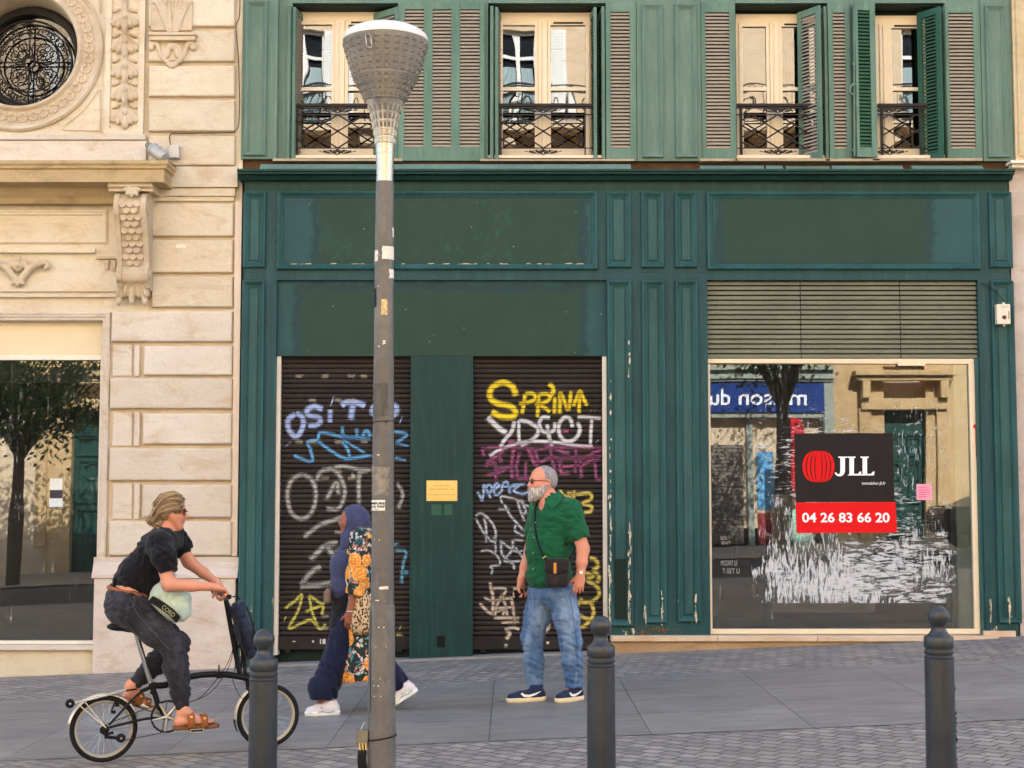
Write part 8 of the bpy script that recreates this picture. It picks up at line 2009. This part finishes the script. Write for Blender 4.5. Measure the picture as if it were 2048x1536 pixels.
for k in range(9):
    h_ = .42-.045*k; fl.append([pc(.30-.01*k, -.20-.012*k, h_-.08), pc(.12, -.36+.02*max(0, 4-k), h_+.02), pc(-.14, -.40+.035*max(0, 5-k), h_-.02), pc(-.38, -.30, h_*.55-.08), pc(-.50, -.2, -.14-.02*k)])
for k in range(5): fl.append([pc(.22, -.05*k+.05, .47), pc(.0, -.07*k+.05, .545), pc(-.28, -.07*k+.05, .44), pc(-.48, -.06*k, .18)])
for k in range(4): fl.append([pc(-.44, -.24, -.12-.03*k), pc(-.60, -.18, -.18-.04*k), pc(-.64+.05*k, -.14, -.30-.03*k)])
strands(cy, 'hair_strands', strand_mat('blonde_strand', rgb(92, 66, 42), rgb(160, 130, 94), rgb(206, 184, 146)), fl, 330, .011, .0017, 5)
SGL = NT('tortoise_frame'); n = SGL.noise(60, 3, .6, SGL.co()); SGL.base(SGL.mix(SGL.ramp(n, [(.4, 0), (.6, 1)]), rgb(110, 52, 20), rgb(58, 28, 14))); SGL.set(.2, 0, .6)
mb = MB()
for s_ in (1, -1):
    mb.tube([pc(.40, s_*.17, .0)+(lh3*.145*math.cos(a)+uh3*.10*math.sin(a)-fh3*(.045*(1+s_*math.cos(a))))*H_ for a in [2*PI*k/20 for k in range(20)]], .0042, 6, closed=True)
    mb.tube([pc(.33, s_*.32, .05), pc(.15, s_*.345, .045), pc(-.06, s_*.36, .03)], .0042, 6)
mb.tube([pc(.44, .04, .03), pc(.45, -.04, .03)], .004, 6); sg_ = mb.build('sunglasses', SGL.m, cy, smooth=True)
mb = MB()
for s_ in (1, -1):
    ring_ = [pc(.402, s_*.17, 0)+(lh3*.14*math.cos(a)+uh3*.095*math.sin(a)-fh3*(.045*(1+s_*math.cos(a))))*H_ for a in [2*PI*k/20 for k in range(20)]]; mb.add([pc(.405-.04, s_*.17, 0)]+ring_, [(0, k+1, (k+1) % 20+1) for k in range(20)])
LN2 = NT('dark_lens'); LN2.base(rgb(40, 22, 16)); LN2.set(.1, 0, .7); mb.build('lenses', LN2.m, sg_)
# black blouse
BKT = cloth_mat('black_crepe', rgb(18, 18, 22), rgb(25, 24, 29), .9, .016, 12)
S = SDF(.006)
S.cone(Kb(324, 1080), Kb(308, 1100), .078, .096, .05, (tuple(NEAR), 1.45)); S.cone(Kb(308, 1100), Kb(287, 1144), .100, .104, .05, (tuple(NEAR), 1.4)); S.cone(Kb(285, 1144), Kb(270, 1164), .104, .094, .05, (tuple(NEAR), 1.3))
S.cone(Kb(256, 1158), Kb(284, 1178), .088, .072, .04, (tuple(NEAR), 1.75)); S.cone(Kb(304, 1088), Kb(276, 1130), .080, .088, .04, (tuple(NEAR), 1.5)); S.ell(Kb(262, 1142), (.065, .13, .05), .04); S.ell(Kb(304, 1140), (.05, .13, .08), .05)
S.cone(shN2, shF2, .075, .075, .05)
S.chain([shN2+V3(0, .02, 0), Kb(327, 1112, -.22), Kb(334, 1130, -.235)], [.070, .076, .064], .03); S.chain([shF2, Kb(360, 1090, .19), Kb(364, 1102, .20)], [.07, .075, .06], .03)
n_, t_, b_, Rr = basis(elN2-shN2); qq = Kb(337, 1140, -.24); S.box(qq+n_*.12, (.12, .13, .12), 0, .003, Rr, '-')
n_, t_, b_, Rr = basis(Kb(372, 1118, .2)-shF2); S.box(Kb(367, 1109, .2)+n_*.10, (.10, .11, .11), 0, .003, Rr, '-')
S.ell(Kb(266, 1080, 0), (.055, .10, .14), .01, Matrix.Rotation(math.radians(38), 3, 'Y'), '-')
S.cone(Kb(330, 1056), Kb(334, 1070), .055, .05, .01, None, '-')
S.disp = [folds(.005, (50, 20, 60), (22, 30, 28), 2), folds(.003, (110, 40, -70), (30, 24, 44), 1.8)]
S.disp += [crease(.008, (40, 20, 80), (11, 9, 12)), crease(.006, (90, 20, -50), (9, 12, 10))]
to = S.build('blouse', BKT, cy, sm=1)
S = SDF(.005); n_, t_, b_, Rr = basis(elN2-shN2); S.cone(qq-n_*.012, qq+n_*.012, .058, .057, .005); S.box(qq+n_*.065, (.05, .1, .1), 0, .002, Rr, '-'); S.box(qq-n_*.065, (.05, .1, .1), 0, .002, Rr, '-'); S.build('cuff', BKT, to)
S = SDF(.005); S.chain([Kb(244, 1156, -.05), Kb(232, 1160, -.05), Kb(228, 1172, -.05)], [.018, .020, .012], .01); S.chain([Kb(250, 1148, -.04), Kb(240, 1152, -.02)], [.014, .010], .01); S.build('tie_bow', BKT, to)
mb = MB(); mb.tube(smooth_path([Kb(345, 1068, -.03), Kb(348, 1084, -.05), Kb(347, 1100, -.06)], 4), .0035, 6); mb.build('silver_zip', CHR, to)
# belt and jeans
mb = MB(); pts = []
ctr = Kb(256, 1183); ax_n = (Kb(276, 1188)-Kb(228, 1178)).normalized()
for k in range(40): a = 2*PI*k/40; pts.append(ctr+ax_n*.122*math.cos(a)+wl*.170*math.sin(a)+wu*(-.002*math.sin(a)))
mb.tube(pts, .0135, 8, closed=True, flat=None); bl_ = mb.build('belt', simple('tan_leather_belt', rgb(150, 84, 48), .5, var=.12), cy, smooth=True)
mb = MB(); mb.tube([Kb(220, 1193, -.11), Kb(233, 1193, -.14), Kb(232, 1198, -.14), Kb(221, 1198, -.11)], .003, 5, closed=True); mb.build('buckle', CHR, bl_)
BJ = cloth_mat('washed_black_denim', rgb(34, 34, 39), rgb(44, 44, 50), .9, .016, 12, fade=rgb(70, 70, 78))
S = SDF(.006)
S.ell(Kb(252, 1208), (.128, .168, .125), .05); S.cone(Kb(250, 1190), Kb(252, 1215), .11, .115, .04, (tuple(NEAR), 1.35))
S.cone(hpN, hpN*.5+knN2*.5, .118, .108, .05); S.cone(hpN*.5+knN2*.5, knN2, .108, .080, .03); S.chain([knN2, Kb(352, 1336, -.115), Kb(360, 1385, -.12), Kb(366, 1420, -.12)], [.080, .078, .058, .042], .03)
S.cone(hpF, hpF*.5+knF2*.5, .115, .10, .05); S.cone(hpF*.5+knF2*.5, knF2, .10, .076, .03); S.chain([knF2, knF2*.55+anF2*.45, Kb(272, 1364, .12)], [.076, .076, .046], .03)
S.box(Kb(366, 1421, -.12)+V3(0, 0, -.06), (.1, .1, .06), 0, .003, None, '-')
n_, t_, b_, Rr = basis(anF2-knF2); S.box(Kb(267, 1368, .12)+n_*.06, (.06, .1, .1), 0, .003, Rr, '-')
S.box(Kb(252, 1180)+V3(0, 0, .12), (.3, .3, .10), 0, .003, Matrix.Rotation(math.radians(12), 3, 'Y'), '-')
S.disp = [folds(.0055, (60, 10, 40), (26, 31, 23), 2.0), folds(.004, (30, 60, 100), (19, 23, 37), 2.2)]
S.disp += [crease(.012, (70, 20, 60), (12, 9, 13)), crease(.010, (-40, 20, 100), (12, 14, 9))]
je = S.build('jeans', BJ, cy, sm=1)
mb = MB(); mb.tube(smooth_path([Kb(262, 1200, -.23), Kb(275, 1228, -.235), Kb(310, 1268, -.225), Kb(340, 1300, -.20)], 5), .0018, 4); mb.tube(smooth_path([Kb(268, 1192, -.22), Kb(268, 1210, -.235), Kb(252, 1218, -.24)], 4), .0018, 4); mb.build('seams', simple('grey_seam', rgb(84, 84, 92), .8, var=0), je)
# sandals
SUE = simple('brown_suede', rgb(142, 86, 48), .85, var=.15, vs=30); CRK = simple('cork_sole', rgb(120, 82, 54), .8, var=.2, vs=60)
def sandal(heel, toe, nz, sd, strapsN):
    heel, toe = Vector(heel), Vector(toe); d = (toe-heel).normalized(); up = d.cross(wl); up = up if up.z > 0 else -up; L = (toe-heel).length; R = Matrix((d, wl, up)).transposed()
    S = SDF(.005); S.cone(heel+d*.02, toe-d*.03, .036, .046, .02); S.box(heel*.5+toe*.5+up*.062, (.3, .2, .055), 0, .002, R, '-'); S.box(heel*.5+toe*.5-up*.118, (.3, .2, .10), 0, .002, R, '-'); o = S.build('sandal', CRK, cy)
    mb = MB()
    for t_, h_, w_ in strapsN:
        c_ = heel+d*L*t_; pts = [c_+wl*(-.052)-up*.004, c_+wl*(-.052)+up*h_*.62, c_+wl*(-.026)+up*h_*1.04, c_+up*h_*1.12, c_+wl*.026+up*h_*1.04, c_+wl*.052+up*h_*.62, c_+wl*.052-up*.004]; P = smooth_path(pts, 4); v = []
        for p_ in P: v += [p_-d*w_, p_+d*w_]
        mb.add(v, [(2*k, 2*k+1, 2*k+3, 2*k+2) for k in range(len(P)-1)])
    s_ = mb.build('strap', SUE, o, smooth=True); m_ = s_.modifiers.new('s', 'SOLIDIFY'); m_.thickness = .006; m_.offset = 0
    mb = MB()
    for t_, h_, w_ in strapsN: c_ = heel+d*L*t_+wl*.047+up*h_*.84; mb.obox(c_, d*.008, wl*.003, up*.006)
    mb.build('buckle', BR.m, o, bevel=.001)
    return o
sandal(Kb(350, 1455, -.125), Kb(434, 1449, -.13), 0, 1, ((.36, .078, .022), (.68, .060, .020)))
sandal(Kb(253, 1400, .12), Kb(310, 1420, .12), 0, -1, ((.36, .066, .019), (.66, .050, .017)))
# mint tote bag
tt = thing('tote_bag', 'pale mint tote bag with black printed band hanging under the arm of the cyclist', 'bag', Kb(345, 1240, -.12))
MINTB = cloth_mat('mint_canvas', rgb(192, 208, 192), rgb(176, 200, 188), .8, .010, 8)
S = SDF(.006); S.chain([Kb(330, 1190, -.13), Kb(345, 1208, -.14)], [.085, .10], .05, ((0, 1, 0), .7)); S.cone(Kb(318, 1196, -.13), Kb(346, 1226, -.14), .055, .045, .05); S.cone(Kb(352, 1192, -.13), Kb(362, 1222, -.14), .065, .055, .05, ((0, 1, 0), .8)); S.cone(Kb(348, 1150, -.14), Kb(346, 1182, -.14), .022, .055, .05)
S.cone(Kb(372, 1196, -.13), Kb(368, 1222, -.13), .03, .03, .04)
S.disp = [folds(.006, (60, 20, 30), (22, 30, 28), 2), folds(.003, (90, 20, -60), (30, 24, 44), 2)]
S.build('bag_body', MINTB, tt, sm=1)
mb = MB(); A = [Kb(300, 1198, -.215), Kb(318, 1208, -.232), Kb(340, 1224, -.232), Kb(356, 1240, -.215)]; P = smooth_path(A, 5); v = []
n_ = V3(.55, 0, .83)
for p_ in P: v += [p_+n_*.021, p_-n_*.021, p_-n_*.021+V3(0, .03, 0), p_+n_*.021+V3(0, .03, 0)]
mb.add(v, [(4*k+i, 4*k+(i+1) % 4, 4*k+4+(i+1) % 4, 4*k+4+i) for k in range(len(P)-1) for i in range(4)]); mb.build('black_band', simple('black_webbing_band', rgb(28, 28, 30), .8, var=.05), tt)
tmp = MB(); add_text(tmp, 'ACCORD', 0, 0, 0, .145, .028, .012, .0005); mb = MB(); c_ = Kb(331, 1217, -.240); a_ = math.atan2(-(Kb(345, 1228).z-Kb(315, 1206).z)*-1, Kb(345, 1228).x-Kb(315, 1206).x); a_ = math.atan2(Kb(345, 1228).z-Kb(315, 1206).z, Kb(345, 1228).x-Kb(315, 1206).x)
mb.add([(c_.x+x_*math.cos(a_)-z_*math.sin(a_), c_.y+y_, c_.z+x_*math.sin(a_)+z_*math.cos(a_)) for x_, y_, z_ in tmp.v], tmp.f); mb.build('band_lettering', simple('dull_gold_print', rgb(150, 146, 110), .6, var=0), tt)
